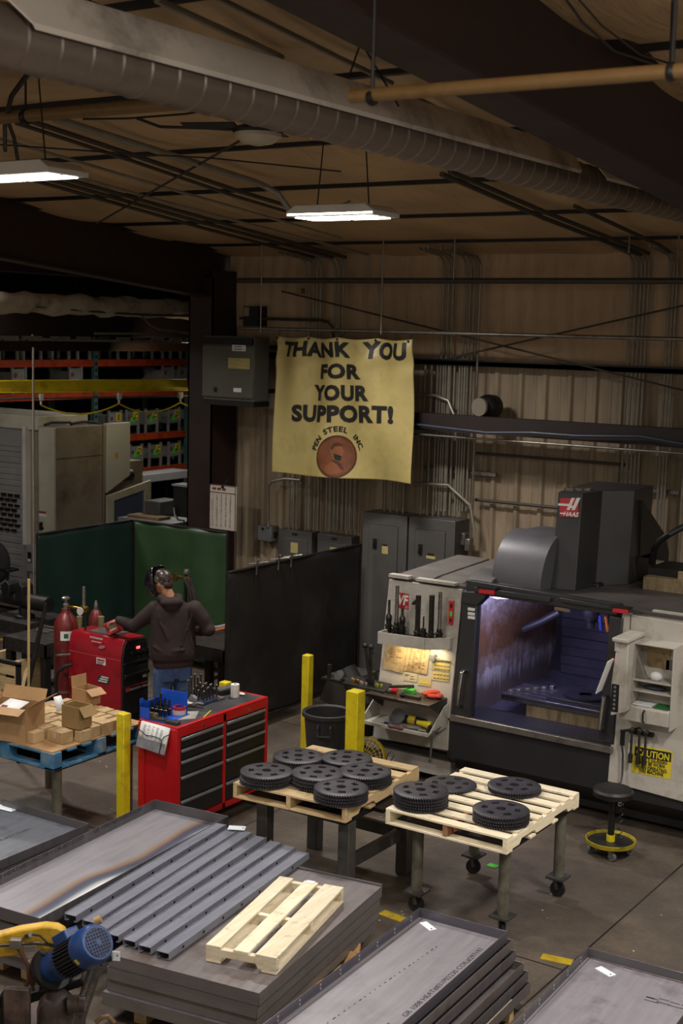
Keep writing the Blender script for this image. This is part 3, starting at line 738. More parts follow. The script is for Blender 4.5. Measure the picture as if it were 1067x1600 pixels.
def onb(px0, py0, px1, py1, off=.008):
    u0, v0 = uvb(px0,py0); u1, v1 = uvb(px1,py1)
    def fn(a, b):   # a in -.5..+.5 of the width, b 0..1 of the height
        u = u0+(u1-u0)*(a+.5); v = v0+(v1-v0)*(a+.5)-b[0]
        p = bw(u, v); p.y -= off; return p
    return fn
def banner_line(body, px0, px1, pyb, pyt, dy=0, bold=.05):
    vs, fs, (x0,x1,y0,y1) = text_geo(body, bold, 1.08)
    u0, vb0 = uvb(px0,pyb); u1, vb1 = uvb(px1,pyb+dy); _, vt0 = uvb(px0,pyt); h = vb0-vt0
    mb = MB(); out = []
    vs, fs = refine(vs, fs, .07)
    for p in vs:
        a = (p[0]-x0)/(x1-x0); b = (p[1]-y0)/(y1-y0)
        q = bw(u0+(u1-u0)*a, vb0+(vb1-vb0)*a-h*b); q.y -= .008; out.append(q)
    mb.add(out, fs); mb.build('lettering', INK, cl)
banner_line('THANK',440,551,555,531,3); banner_line('YOU',570,637,560,532,2)
banner_line('FOR',501,568,591,567,1); banner_line('YOUR',488,579,625,600,2); banner_line('SUPPORT!',454,616,658,631,4)
# coin emblem and arc lettering
CU = M('copper_print','6e4026',.5,0,.25,6,'5a2d14',4); CUD = M('copper_dark','4a2413',.5,0,.2,6)
cc = (528,713); 
def coin(rx, ry, mat, off, name, hole=0):
    mb = MB(); n = 48; vs = []
    for k in range(n):
        a = 2*PI*k/n; q = bw(*uvb(cc[0]+rx*math.cos(a), cc[1]+ry*math.sin(a))); q.y -= off; vs.append(q)
    if hole:
        for k in range(n):
            a = 2*PI*k/n; q = bw(*uvb(cc[0]+rx*hole*math.cos(a), cc[1]+ry*hole*math.sin(a))); q.y -= off; vs.append(q)
        mb.add(vs, [(k,(k+1)%n,n+(k+1)%n,n+k) for k in range(n)])
    else:
        R_ = 9; vs = []
        for r in range(1,R_+1):
            for k in range(n):
                a = 2*PI*k/n; q = bw(*uvb(cc[0]+rx*r/R_*math.cos(a), cc[1]+ry*r/R_*math.sin(a))); q.y -= off; vs.append(q)
        q = bw(*uvb(*cc)); q.y -= off; vs.append(q)
        mb.add(vs, [(k,(k+1)%n,n*R_) for k in range(n)]+[((r-1)*n+k,(r-1)*n+(k+1)%n,r*n+(k+1)%n,r*n+k) for r in range(1,R_) for k in range(n)])
    return mb.build(name, mat, cl)
coin(29,33,CU,.007,'coin_disc'); coin(29,33,CUD,.010,'coin_rim',.93)
def flat_poly(pts, mat, name, off):
    mb = MB(); vs = []
    pts, fs = refine(pts, [tuple(range(len(pts)))], 4)
    for x, y in pts:
        q = bw(*uvb(cc[0]+x, cc[1]+y)); q.y -= off; vs.append(q)
    mb.add(vs, fs); return mb.build(name, mat, cl)
CUL = M('copper_light','824d2b',.5,0,.2,6)
# generic bearded bust in profile facing right
flat_poly([(-6,-14),(-3,-19),(3,-20),(7,-17),(8,-13),(9,-10),(11,-7),(9,-6),(9,-3),(9,1),(6,5),(3,4),(3,8),(8,13),(12,20),(9,26),(-6,28),(-14,25),(-17,19),(-12,12),(-5,8),(-5,2),(-7,-3),(-8,-9)], CUL, 'coin_bust', .010)
flat_poly([(-8,-13),(-4,-20),(2,-22),(8,-19),(9,-16),(3,-18),(-2,-16),(-5,-10)], CUD, 'coin_hair', .012)
flat_poly([(-3,-5),(1,-3),(4,1),(8,0),(7,5),(3,7),(-1,5),(-3,0)], INK, 'coin_beard', .012)
flat_poly([(-7,5),(-4,8),(2,12),(9,22),(12,20),(7,11),(3,8),(-3,5)], CUD, 'coin_collar', .012)
def arc_text(body, r0, a0, a1, h, mat, bold=.03, name='arc_lettering'):
    vs, fs, (x0,x1,y0,y1) = text_geo(body, bold, 1.1); mb = MB(); out = []
    vs, fs = refine(vs, fs, .12)
    for p in vs:
        a = math.radians(a0+(a1-a0)*(p[0]-x0)/(x1-x0)); r = r0+h*(p[1]-y0)/(y1-y0)
        q = bw(*uvb(cc[0]+r*math.sin(a)*.92, cc[1]-2-r*math.cos(a)*1.02)); q.y -= .008; out.append(q)
    mb.add(out, fs); return mb.build(name, mat, cl)
arc_text('PEN', 34, -76, -42, 8.5, INK); arc_text('STEEL', 36, -30, 25, 8.5, INK); arc_text('INC.', 36, 44, 80, 8.5, INK)
arc_text('IN GOD WE TRUST', 26, -40, 40, 3.2, CUD, .01, 'coin_motto')
for px in (431,482,533,587,640):
    u, v = uvb(px, 530); q = bw(u, .012); q.y -= .012; mb = MB(); mb.lathe([(.006,-.004),(.014,-.002),(.014,.004),(.006,.005)], q, 10, RX(PI/2)); mb.build('grommet', BLK, t); mb = MB(); mb.tube([q,Vector((q.x,13.19,q.z+.06)),Vector((q.x,13.2,BC[0].z+.10))],.003,5); mb.build('tie_cord', BLK, t)
# tall cabinets
CAB = M('cabinet_grey','545250',.42,.1,.12,3)
def cabinet(x0, x1, ztop, yf, lab, doorins, labs, handle):
    t = thing('electrical_cabinet', lab, 'electrical cabinet', ((x0+x1)/2,13.8,0), 'tall grey electrical cabinets')
    mb = MB(); mb.box((x0,yf,.05),(x1,13.96,ztop)); mb.build('body', CAB, t, bev=.008)
    mb = MB(); a,b,c,d = doorins; dz = ztop-.14; mb.box((x0+.1,yf-.012,.25),(x1-.12,yf,dz)); dr = mb.build('door', CAB, t, bev=.004)
    mb = MB(); mb.box((x0+.095,yf-.004,.245),(x1-.115,yf,dz+.005)); mb.build('door_gap', BLK, t)
    for k, p in labs:
        a = Y(p[0],p[1],yf-.012); b = Y(p[2],p[3],yf-.012); mb = MB(); mb.box((a.x,yf-.016,b.z),(b.x,yf-.012,a.z)); mb.build('warning_label', {'y':YPAP,'b':INK}[k], dr)
    a = Y(handle[0],handle[1],yf-.012); mb = MB(); mb.box((a.x-.025,yf-.03,a.z-.06),(a.x+.025,yf-.012,a.z+.06)); mb.tube([(a.x,yf-.045,a.z-.04),(a.x,yf-.045,a.z+.04)],.008,8); mb.build('handle', BLK, dr, bev=.006)
yf = 13.62
cx0, cx1, cx2, cx3 = Y(567,805,yf).x, Y(636,808,yf).x, Y(639,808,yf).x, Y(711,815,yf).x
cabinet(cx0, cx1, Y(600,803,yf).z, yf, 'tall grey electrical cabinet on the left, full door visible', (0,0,0,0), [('b',(597,850,605,853)),('y',(597,853,606,866))], (586,849))
cabinet(cx2, cx3, Y(670,810,yf).z, yf, 'tall grey electrical cabinet on the right, behind the milling machine corner', (0,0,0,0), [('b',(668,864,678,868)),('y',(666,868,680,874))], (657,858))
def panel(px0, py0, px1, lab, depth=.2, hz=.5, group=None):
    yv = 13.98-depth; a = Y(px0,py0,yv); b = Y(px1,py0,yv)
    t = thing('breaker_panel', lab, 'electrical panel', ((a.x+b.x)/2,yv,a.z-hz/2), group)
    mb = MB(); mb.box((a.x,yv,a.z-hz),(b.x,13.97,a.z)); mb.build('body', CAB, t, bev=.006)
    mb = MB(); mb.box((a.x+.06,yv-.012,a.z-hz+.06),(b.x-.06,yv,a.z-.1)); dr = mb.build('door', CAB, t, bev=.004)
    xm = (a.x+b.x)/2; mb = MB(); mb.box((xm-.04,yv-.005,a.z-.06),(xm+.04,yv,a.z-.03)); mb.build('name_plate', INK, t)
    mb = MB(); mb.box((xm-.05,yv-.016,a.z-.28),(xm+.06,yv-.012,a.z-.15)); mb.build('warning_label', YPAP, dr)
panel(435,826,487,'low grey breaker panel left of its twin, above the black screen',hz=.75,group='low breaker panels')
panel(496,833,549,'low grey breaker panel beside the tall cabinets, above the black screen',hz=.75,group='low breaker panels')
a = Y(402,821,13.8); b = Y(423,847,13.8)
t = thing('switch_box', 'small pale grey switch box on the wall right of the green screen', 'electrical box', ((a.x+b.x)/2,13.85,b.z))
mb = MB(); mb.box((a.x,13.8,b.z),(b.x,13.97,a.z)); mb.build('body', GREY, t, bev=.01); mb = MB(); mb.box((b.x,13.85,b.z+.06),(b.x+.03,13.9,b.z+.12)); mb.build('lever', BLK, t)
mb = MB(); mb.box((a.x+.07,13.795,a.z-.05),(a.x+.11,13.8,a.z-.02)); mb.build('name_plate', INK, t)
for i,(px,py) in enumerate(((724,836),(732,845))):
    a = Y(px,py,13.8); mb = MB(); mb.box((a.x-.035,13.76,a.z-.12),(a.x+.035,13.86,a.z+.03)); tag(mb.build('conduit_body', GALV, bev=.012), ['grey conduit fitting right of the tall cabinets, upper one','grey conduit fitting right of the tall cabinets, lower one'][i], 'fitting')
# ---------------------------------------------------------------- welding screens
def screen(p, q, z0, z1, name, lab, fm, pm, seams=3):
    p = Vector(p); q = Vector(q); d = (q-p).normalized(); t = thing(name, lab, 'screen', ((p+q)/2).to_tuple(), None)
    a = Vector((0,0,1))
    for s in (p, q):
        mb = MB(); mb.tube([s+a*.02, s+a*z1], .016, 8); mb.build('post', fm, t)
        n = Vector((d.y,-d.x,0)); mb = MB(); mb.beam(s-n*.28+a*.02, s+n*.28+a*.02, .04, .03); mb.build('foot', fm, t)
    mb = MB(); mb.tube([p+a*z1, q+a*z1], .016, 8); mb.build('top_rail', fm, t)
    mb = MB(); mb.tube([p+a*z0, q+a*z0], .016, 8); mb.build('bottom_rail', fm, t)
    mb = MB(); nu, nv = 60, 24; L = (q-p).length; n = Vector((d.y,-d.x,0)); vs = []
    for j in range(nv+1):
        for i in range(nu+1):
            u = i/nu; v = j/nv
            vs.append(p+d*(u*L)+a*(z0+(z1-z0)*v)+n*(.008*math.sin(u*18+v*2)+.006*math.sin(u*7+3)))
    mb.add(vs, [(j*(nu+1)+i, j*(nu+1)+i+1, (j+1)*(nu+1)+i+1, (j+1)*(nu+1)+i) for j in range(nv) for i in range(nu)])
    c = mb.build('curtain', pm, t); s = c.modifiers.new('s','SOLIDIFY'); s.thickness = .004
    return t
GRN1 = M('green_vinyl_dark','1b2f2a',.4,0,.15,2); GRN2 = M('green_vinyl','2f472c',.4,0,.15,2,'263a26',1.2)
SCB = M('black_vinyl','191717',.38,0,.3,1.5,'2c2927',1.2)
ga, gb, gc = Z(58,835,1.8), Z(214,816,1.8), Z(363,831,1.8)
gy = (gb.y+gc.y)/2
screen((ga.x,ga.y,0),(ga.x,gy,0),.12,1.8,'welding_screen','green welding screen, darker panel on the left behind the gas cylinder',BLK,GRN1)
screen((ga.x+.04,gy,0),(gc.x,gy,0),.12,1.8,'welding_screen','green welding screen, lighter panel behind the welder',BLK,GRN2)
sa, sb = Z(355,895,1.8), Z(560,850,1.8)
screen((sa.x,sa.y,0),(sa.x,sb.y,0),.14,1.8,'welding_screen','black welding screen standing right of the welder',BLK,SCB)
for k, py in enumerate((13.0,)): pass
def clamp(px, py, lab):
    p = X(px,py,sa.x); z = 1.82
    t = thing('spring_clamp', lab, 'clamp', (sa.x,p.y,z), 'clamps on the black screen')
    mb = MB(); mb.tube([(sa.x+.02,p.y,z-.1),(sa.x+.03,p.y,z),(sa.x+.06,p.y-.02,z+.07)],.01,7); mb.build('jaw', GALV, t)
    mb = MB(); mb.tube([(sa.x-.02,p.y+.03,z-.04),(sa.x-.02,p.y+.01,z+.01),(sa.x+.1,p.y+.1,z+.03)],.01,7); mb.build('handle', GALV, t)
    mb = MB(); mb.tube([(sa.x-.04,p.y-.05,z+.012),(sa.x+.05,p.y+.06,z+.02)],.008,7); mb.build('bar', GALV, t)
clamp(398,882,'small metal clamp on the black screen edge, leftmost'); clamp(432,874,'metal clamp on the black screen edge, middle one'); clamp(452,870,'metal clamp with a raised lever on the black screen, rightmost')
# ---------------------------------------------------------------- milling centre at far left
LW = M('machine_cream','b9b6a6',.45,0,.08,3,'98917c',2); LG = M('machine_taupe','877c6e',.45,0,.1,3,'5c5044',1.5); LS = M('shutter_grey','9c9c9c',.4,.3,.1,3)
K = Z(83,669,2.8); wx0 = Y(60,666,K.y).x; sx0 = Y(-40,666,K.y).x
t = thing('machining_centre', 'large cream and taupe machining centre behind the green screens at left', 'machine', (K.x-.8,K.y+1,0))
yb = X(160,666,K.x).y
mb = MB(); mb.box((wx0,K.y,.05),(K.x,K.y+.05,2.8)); mb.build('front_panel', LW, t, bev=.006)
mb = MB(); mb.box((K.x-1.9,K.y+.05,.05),(K.x,yb,2.8)); mb.build('side_panel', LG, t, bev=.004)
ps = X(83,718,K.x).z
mb = MB(); mb.box((K.x-.3,K.y+.06,ps-.004),(K.x+.003,yb-.01,ps+.004)); mb.build('panel_seam', BLK, t)
mb = MB(); mb.box((K.x-2.6,K.y-.02,2.75),(wx0,yb,2.95)); mb.build('roof_cover', LW, t, bev=.01)
mb = MB(); z0 = Y(20,697,K.y).z
for k in range(26): mb.box((sx0-.3,K.y+.02+(.012 if k%2 else 0),z0-.085-k*.085),(Y(33,700,K.y).x,K.y+.06,z0-k*.085))
mb.build('roller_shutter', LS, t, bev=.012)
mb = MB()
for r in range(8):
    for c in range(9):
        x = Y(31,800,K.y).x-.02-c*.14-(.07 if r%2 else 0); z = Y(20,772,K.y).z-r*.075
        mb.box((x-.1,K.y+.0,z-.04),(x,K.y+.03,z))
mb.build('shutter_slots', BLK, t)
mb = MB(); mb.box((sx0-.3,K.y+.01,z0),(Y(41,700,K.y).x,K.y+.07,2.78)); mb.build('shutter_header', LS, t); 
mb = MB(); mb.box((Y(33,700,K.y).x,K.y+.0,.05),(Y(41,700,K.y).x,K.y+.08,z0)); mb.build('shutter_post', LS, t)
mb = MB(); mb.box((Y(41,700,K.y).x,K.y-.08,Y(43,850,K.y).z),(Y(46,700,K.y).x,K.y+.02,2.8)); mb.build('trim_strip', WHITE, t)
mb = MB(); mb.box((Y(46,700,K.y).x,K.y+.02,.05),(wx0,K.y+.1,2.8)); mb.build('post', LG, t)
a = Y(61,800,K.y); b = Y(72,825,K.y); 
mb = MB(); mb.box((a.x,K.y-.004,Y(60,801,K.y).z),(b.x,K.y,Y(60,798,K.y).z)); mb.build('red_label', M('label_redprint','8a3a30',.6), t)
mb = MB(); mb.box((a.x,K.y-.003,Y(60,806,K.y).z),(b.x,K.y,Y(60,802,K.y).z)); mb.build('white_label', PAPER, t)
mb = MB(); q = Y(66,825,K.y); mb.lathe([(.035,0),(.03,.02),(.0,.025)], (q.x,K.y,q.z), 14, RX(PI/2)); mb.box((q.x-.012,K.y-.05,q.z-.03),(q.x+.012,K.y-.0,q.z+.09)); mb.build('main_switch', BLK, t)
mb = MB(); mb.box((q.x-.03,K.y-.008,q.z-.03),(q.x+.03,K.y,q.z+.03)); mb.build('switch_plate', YEL, t)
# gap post and white cover
mb = MB(); y2 = X(165,666,K.x).y; mb.box((K.x-.3,yb+.02,.05),(K.x+.01,y2-.02,2.8)); mb.build('corner_post', LG, t, bev=.004)
y3 = X(201,700,K.x).y; zt = 2.82; zl = X(201,742,K.x).z; zl2 = X(166,770,K.x).z
mb = MB(); mb.prism([(y2,zl2),(y3,zl),(y3,zt),(y2,zt)], lambda a,b:(K.x-.05,a,b), lambda a,b:(K.x+.03,a,b)); cp = mb.build('cover_plate', M('cover_white','b4b3ad',.4,0,.06,3), t, bev=.004)
q = X(182,711,K.x+.03); mb = MB(); mb.box((K.x+.03,q.y-.03,q.z-.04),(K.x+.034,q.y+.03,q.z+.04)); mb.build('warning_label', M('amber_label','b58a2c',.6), cp)
d0 = X(166,775,K.x+.05); d1 = X(234,750,K.x+.05); zb = .9
T0 = [(d0.y,zb),(d1.y,zb),(d1.y,d1.z),(d0.y,d0.z)]
mb = MB(); w = .14; I0 = [(d0.y+w,zb+.1),(d1.y-w,zb+.1),(d1.y-w,d1.z-.14),(d0.y+w,d0.z-.08)]
vs = [(K.x+.08,)+p for p in T0+I0]+[(K.x+.04,)+p for p in T0+I0]
fs = [(i,(i+1)%4,4+(i+1)%4,4+i) for i in range(4)]; fs += [tuple(8+j for j in reversed(f)) for f in fs]+[(i,8+i,8+(i+1)%4,(i+1)%4) for i in range(4)]+[(4+i,4+(i+1)%4,12+(i+1)%4,12+i) for i in range(4)]
mb.add(vs, fs); df = mb.build('door_frame', LW, t, smooth=False)
GL = NT('machine_glass'); GL.set((.25,.32,.5,1), .08); GL.b.inputs['Transmission Weight'].default_value = .75; GL.b.inputs['IOR'].default_value = 1.2; GL = GL.m
mb = MB(); vs = [(K.x+.06,)+p for p in I0]+[(K.x+.055,)+p for p in I0]; mb.add(vs, [(0,1,2,3),(7,6,5,4)]); mb.build('window_pane', GL, df, smooth=False)
mb = MB(); p = X(196,742,K.x); mb.lathe([(.0,-.12),(.09,-.12),(.09,.12),(0,.12)], (K.x-.1,p.y+.1,p.z-.02), 16, RX(PI/2), cap=False); mb.build('motor', BLK, t)
mb = MB(); mb.box((K.x-1.6,y2,.05),(K.x-.1,d1.y,2.2)); mb.build('enclosure', LG, t)
mb = MB(); mb.tube([X(*p,K.x-.2) for p in ((70,664),(80,660),(110,660),(112,664))],.02,8); mb.build('roof_hose', BLK, t); mb = MB(); mb.tube([X(*p,K.x-.2) for p in ((112,662),(130,659),(148,660),(155,664))],.02,8); mb.build('roof_hose', BLK, t)
# bits between the milling centre and the column
a = Y(200,748,16.5); b = Y(300,735,18.5)
t = thing('chip_conveyor', 'long pale grey conveyor trough beyond the machining centre', 'conveyor', ((a.x+b.x)/2,17.5,0))
z0 = X(245,742,-14.0).z
mb = MB(); p = X(190,745,-15.5); q = X(297,736,-15.5); mb.box((-15.9,p.y,q.z-.12),(-15.5,q.y,q.z+.02)); mb.build('trough', LS, t, bev=.01)
for yy in (p.y+.2,q.y-.2):
    for xx in (-15.85,-15.55):
        mb = MB(); mb.box((xx-.03,yy-.03,0),(xx+.03,yy+.03,q.z-.2)); mb.build('leg', BLK, t)
t = thing('work_bench', 'pale grey bench top behind the green screens', 'bench', (-12.6,15.6,0))
p = Z(240,822,1.0); mb = MB(); c0 = X(238,812,-13.0); c1 = X(322,822,-13.0)
mb = MB(); mb.box((-13.4,c0.y-.3,1.5),(-12.4,c1.y+.2,1.56)); mb.build('top', LS, t, bev=.01)
for xx in (-13.35,-12.45):
    for yy in (c0.y-.2,c1.y+.1):
        mb = MB(); mb.box((xx-.03,yy-.03,0),(xx+.03,yy+.03,1.5)); mb.build('leg', BLK, t)
p = X(245,780,-13.2); mb = MB(); mb.box((-13.25,c0.y+.1,1.56),(-12.95,c0.y+.55,1.78)); tag(mb.build('grey_case', GREY, bev=.015), 'grey case sitting on the bench behind the green screens', 'case')
mb = MB(); mb.box((-13.3,c0.y-.2,1.56),(-12.7,c0.y+.05,1.60)); tag(mb.build('cardboard_sheet', M('card_tan','8f7650',.8)), 'tan cardboard sheet on the bench behind the green screens', 'cardboard')
pa = Y(274,757,14.3); pb = Y(323,812,14.3)
t = thing('control_console', 'black control console on a pole behind the green screens', 'console', ((pa.x+pb.x)/2,14.3,0))
mb = MB(); mb.prism([(pa.x,pa.z),(pb.x,pa.z-.02),(pb.x-.03,pb.z+.12),(pb.x-.12,pb.z),(pa.x+.06,pb.z),(pa.x,pb.z+.15)], lambda a,b:(a,14.25,b), lambda a,b:(a,14.45,b)); mb.build('cabinet', BLKP, t, bev=.01)
mb = MB(); mb.box((pa.x,14.22,pa.z-.01),(pb.x,14.45,pa.z+.015)); mb.build('top_edge', LS, t)
mb = MB(); mb.tube([((pa.x+pb.x)/2,14.5,0),((pa.x+pb.x)/2,14.5,pa.z+.35)], .035, 10); mb.build('pole', BLK, t)
mb = MB(); mb.tube([Y(*p,14.2) for p in ((272,793),(273,803),(278,812),(288,814))], .014, 8); mb.build('handle', CHROME, t)
# dimension sheet board on the column
a = Y(328,756,13.36); b = Y(369,831,13.36)
t = thing('chart_board', 'white tabulated chart board hooked on the brown column', 'board', ((a.x+b.x)/2,13.36,(a.z+b.z)/2))
mb = MB(); mb.box((a.x,13.35,b.z),(b.x,13.37,a.z)); bd = mb.build('board', M('board_white','b9b0a4',.5,0,.05,4), t, bev=.008)
mb = MB(); w = b.x-a.x
for xa, za, xb, zb in ((.02,.0,.98,.012),(.02,.985,.98,.995),(.015,.0,.03,1),(.965,0,.985,1),(.03,.16,.97,.175)):
    mb.box((a.x+w*xa,13.345,a.z-(a.z-b.z)*zb),(a.x+w*xb,13.35,a.z-(a.z-b.z)*za))
mb.build('border', M('maroon_ink','40201c',.6), bd)
mb = MB()
for k in range(5): mb.box((a.x+w*(.15+.16*k),13.346,a.z-(a.z-b.z)*.93),(a.x+w*(.155+.16*k),13.35,a.z-(a.z-b.z)*.2))
for k in range(26):
    for c in range(5):
        if random.random() < .8: mb.box((a.x+w*(.08+.17*c),13.346,a.z-(a.z-b.z)*(.22+.028*k)),(a.x+w*(.10+.17*c+.06*random.random()),13.35,a.z-(a.z-b.z)*(.212+.028*k)))
mb.build('table_print', M('faint_print','7d756b',.6), bd)
mb = MB()
for k in range(3): mb.box((a.x+w*(.12+.18*k),13.345,a.z-(a.z-b.z)*.11),(a.x+w*(.25+.18*k),13.35,a.z-(a.z-b.z)*.06))
mb.build('title_print', M('red_print','6e2a24',.6), bd)
mb = MB(); mb.tube([((a.x+b.x)/2,13.34,a.z-.03),((a.x+b.x)/2,13.42,a.z+.03),((a.x+b.x)/2,13.45,a.z+.06)], .02, 8); mb.build('hook', BLK, t)
# switch box on the machine's left post
a = Y(40,851,K.y-.15); b = Y(56,895,K.y-.15)
t = thing('safety_switch', 'pale grey safety switch box left of the green screen', 'electrical box', ((a.x+b.x)/2,K.y-.1,b.z))
mb = MB(); mb.box((a.x,K.y-.15,b.z),(b.x,K.y-.02,a.z)); mb.build('body', M('switch_pale','8a9094',.45,.1,.1,5), t, bev=.01)
mb = MB(); mb.box((a.x+.05,K.y-.16,a.z-.25),(a.x+.12,K.y-.15,a.z-.1)); mb.build('switch_plate', BLK, t)
mb = MB(); mb.box((a.x+.06,K.y-.164,a.z-.24),(a.x+.11,K.y-.155,a.z-.2)); mb.build('label_plate', PAPER, t)
mb = MB(); mb.box((a.x+.05,K.y-.12,0),(b.x-.05,K.y-.05,b.z)); mb.build('post', LS, t)
# ---------------------------------------------------------------- vertical milling machine
HK = .10
def F(px, py, off=0):
    d = ray(px, py)   # leaned front plane  y = 10.9 + HK*(z-.4) - off
    t = (10.9-off+HK*(CAMH-.4))/(d.y-HK*d.z); return CP+d*t
FN = Vector((0,-1,HK)).normalized()   # outward normal
FX = Vector((1,0,0)); FZ = Vector((0,HK,1)).normalized()
def fpoly(mb, pts, th=.04, off=0):
    P = [F(*p, off) for p in pts]; n = len(P)
    mb.add(P+[p-FN*th for p in P], [tuple(range(n)), tuple(reversed(range(n,2*n)))]+[(i,n+i,n+(i+1)%n,(i+1)%n) for i in range(n)])
    return mb
MDK = M('machine_charcoal','2b2b2d',.42,.1,.12,3,'2a2a2b',2); MWH = M('machine_white','b9b4aa',.42,0,.08,3,'8f897c',2.2)
MTOP = M('machine_roof','4a4543',.6,.05,.25,4,'2e2b29',2); STL = M('sill_steel','9a958c',.3,.85,.2,10); REDM = M('red_emblem','b3202a',.45,0,.06,5); REDG = M('red_reflector','c0202c',.25,0,.1,20)
LWALL = None
def splash():
    t = NT('splashed_white'); v = t.coord(); n = t.noise(v, 4.5, 12, .85); n2 = t.noise(t.coord((1,2,1)), 1.6, 5, .6); n3 = t.noise(t.coord((14,14,.8)), 1.2, 5, .7)
    sx = t.n('ShaderNodeSeparateXYZ'); t.l(v, sx.inputs[0])
    z = sx.outputs[2]
    # rusty splash zone, densest in a mid band, streaks below it
    b = t.math('SUBTRACT', 1.0, t.math('MULTIPLY', t.math('ABSOLUTE', t.math('SUBTRACT', z, 1.36)), 3.2))
    a = t.math('ADD', t.math('MULTIPLY', n, 1.5), t.math('MULTIPLY', b, .55))
    c = t.mix(t.ramp(t.math('MULTIPLY', a, .6), [(.36,(0,0,0)),(.48,(.75,.75,.75)),(.66,(1,1,1))]), hexc('a9a7a4'), t.mix(t.noise(v, 22, 6, .8), hexc('6e4d30'), hexc('1f130a')))
    low = t.math('SUBTRACT', 1.22, z); lo = t.math('ADD', t.math('MULTIPLY', low, 1.6), t.math('MULTIPLY', n3, .9))
    c = t.mix(t.ramp(lo, [(.55,(0,0,0)),(1.0,(.9,.9,.9))]), c, hexc('33231a'))
    c = t.mix(t.ramp(n2, [(.55,(0,0,0)),(.75,(.5,.5,.5))]), c, hexc('6d645c'))
    t.set(c, .5); return t.m
SPL = splash()
RUSTY = M('rust_stained','8a7a5a',.6,.1,.3,8,'3a2a18',3.5,stretch=(3,3,.6))
t = HT = thing('milling_machine', 'big charcoal and white vertical milling machine with blue lit interior', 'machine', (-5.2,11,0))
# front panels
mb = MB(); fpoly(mb, [(582,1152),(608,905),(722,921),(698,1173)], .1); LP = mb.build('left_panel', MWH, t, bev=.006)
mb = MB(); a = F(608,905); b = F(698,1173); mb.box((a.x,11.05,.1),(-6.02,12.35,1.93)); mb.build('left_side', MWH, t)
fl0 = F(703,1116); fr0 = F(955,1168)
mb = MB(); fpoly(mb, [(703,1116),(955,1168),(954,1178),(702,1126)], .06, .05); mb.build('sill', STL, t, bev=.004)
mb = MB(); mb.prism([(10.93,.72),(10.93,.35),(11.25,.12),(11.25,.05),(11.5,.05),(11.5,.72)], lambda a,b:(fl0.x-.02,a,b), lambda a,b:(-4.36,a,b)); mb.build('lower_front', MDK, t, bev=.006)
mb = MB(); mb.prism([(10.93,.42),(10.93,.33),(11.25,.12),(11.25,.05),(13.3,.05),(13.3,.42)], lambda a,b:(-4.36,a,b), lambda a,b:(-2.3,a,b)); mb.build('lower_right', MDK, t)
mb = MB(); mb.prism([(10.98,.35),(10.98,.3),(11.3,.12),(11.3,.05),(13.3,.05),(13.3,.35)], lambda a,b:(a_,a,b) if False else (-6.8,a,b), lambda a,b:(fl0.x-.02,a,b)); mb.build('lower_left', MDK, t)
mb = MB(); mb.box((-6.7,11.5,.0),(-2.4,13.2,.06)); mb.build('base_frame', BLK, t)
mb = MB(); fpoly(mb, [(972,958),(1100,980),(1100,1262),(949,1221)], .1); RP = mb.build('right_panel', MWH, t, bev=.005)
a = F(972,958); b = F(960,958)
mb = MB(); fpoly(mb, [(964,957),(973,958),(950,1222),(940,1220)], .12); 
mb = MB(); fpoly(mb, [(985,959),(986,959),(984,1000),(983,1000)], .01, .003); mb.build('panel_seam', BLK, RP)
mb = MB(); mb.box((a.x,11.1,.4),(-2.3,13.3,1.93)); mb.build('right_side', MWH, t)
# door frames and header
mb = MB(); fpoly(mb, [(723,927),(747,931),(735,1122),(706,1116)], .09, .02); dl = mb.build('left_door', MDK, t, bev=.012)
mb = MB(); fpoly(mb, [(722,924),(760,926),(757,934),(745,946),(721,942)], .1, .04); mb.build('door_cap', MDK, t, bev=.006)
mb = MB(); fpoly(mb, [(952,962),(973,966),(958,1164),(934,1158)], .09, .02); dr = mb.build('right_door', MDK, t, bev=.012)
mb = MB(); fpoly(mb, [(728,906),(965,944),(963,962),(757,930),(728,924)], .14, .0); mb.build('header', MDK, t, bev=.006)
mb = MB(); fpoly(mb, [(740,917),(860,934),(858,941),(740,925)], .03, .05); mb.build('track', MDK, t, bev=.004)
mb = MB(); fpoly(mb, [(874,934),(1000,955),(1000,960),(874,940)], .03, .05); mb.build('track', MDK, t, bev=.004)
mb = MB(); fpoly(mb, [(866,948),(890,952),(890,957),(866,953)], .01, .03); mb.build('worn_label', M('worn_brown','6b5a48',.7), t)
for px, py in ((748,919),(957,949)):
    mb = MB(); fpoly(mb, [(px,py),(px+24,py+3),(px+23,py+11),(px-1,py+8)], .05, .07); mb.build('reflector', REDG, t, bev=.006)
    mb = MB(); fpoly(mb, [(px-3,py-4),(px+27,py-0),(px+27,py+3),(px-3,py)], .07, .08); mb.build('reflector_bracket', BLK, t)
def bar_handle(px, py0, px1, py1, par):
    a = F(px,py0,.02); b = F(px1,py1,.02); o = FN*.07
    mb = MB(); mb.tube([a, a+o*.7, a+o+ (b-a)*.04, b+o-(b-a)*.04, b+o*.7, b], .017, 10); mb.build('door_handle', CHROME, par)
bar_handle(727,1048,720,1102, dl); bar_handle(948,1087,941,1140, dr)
for k, py in enumerate((949,956,962)):
    mb = MB(); fpoly(mb, [(731,py),(742,py+1.5),(741.5,py+6),(730.5,py+4.5)], .004, .024); mb.build('paper_label', PAPER, dl)
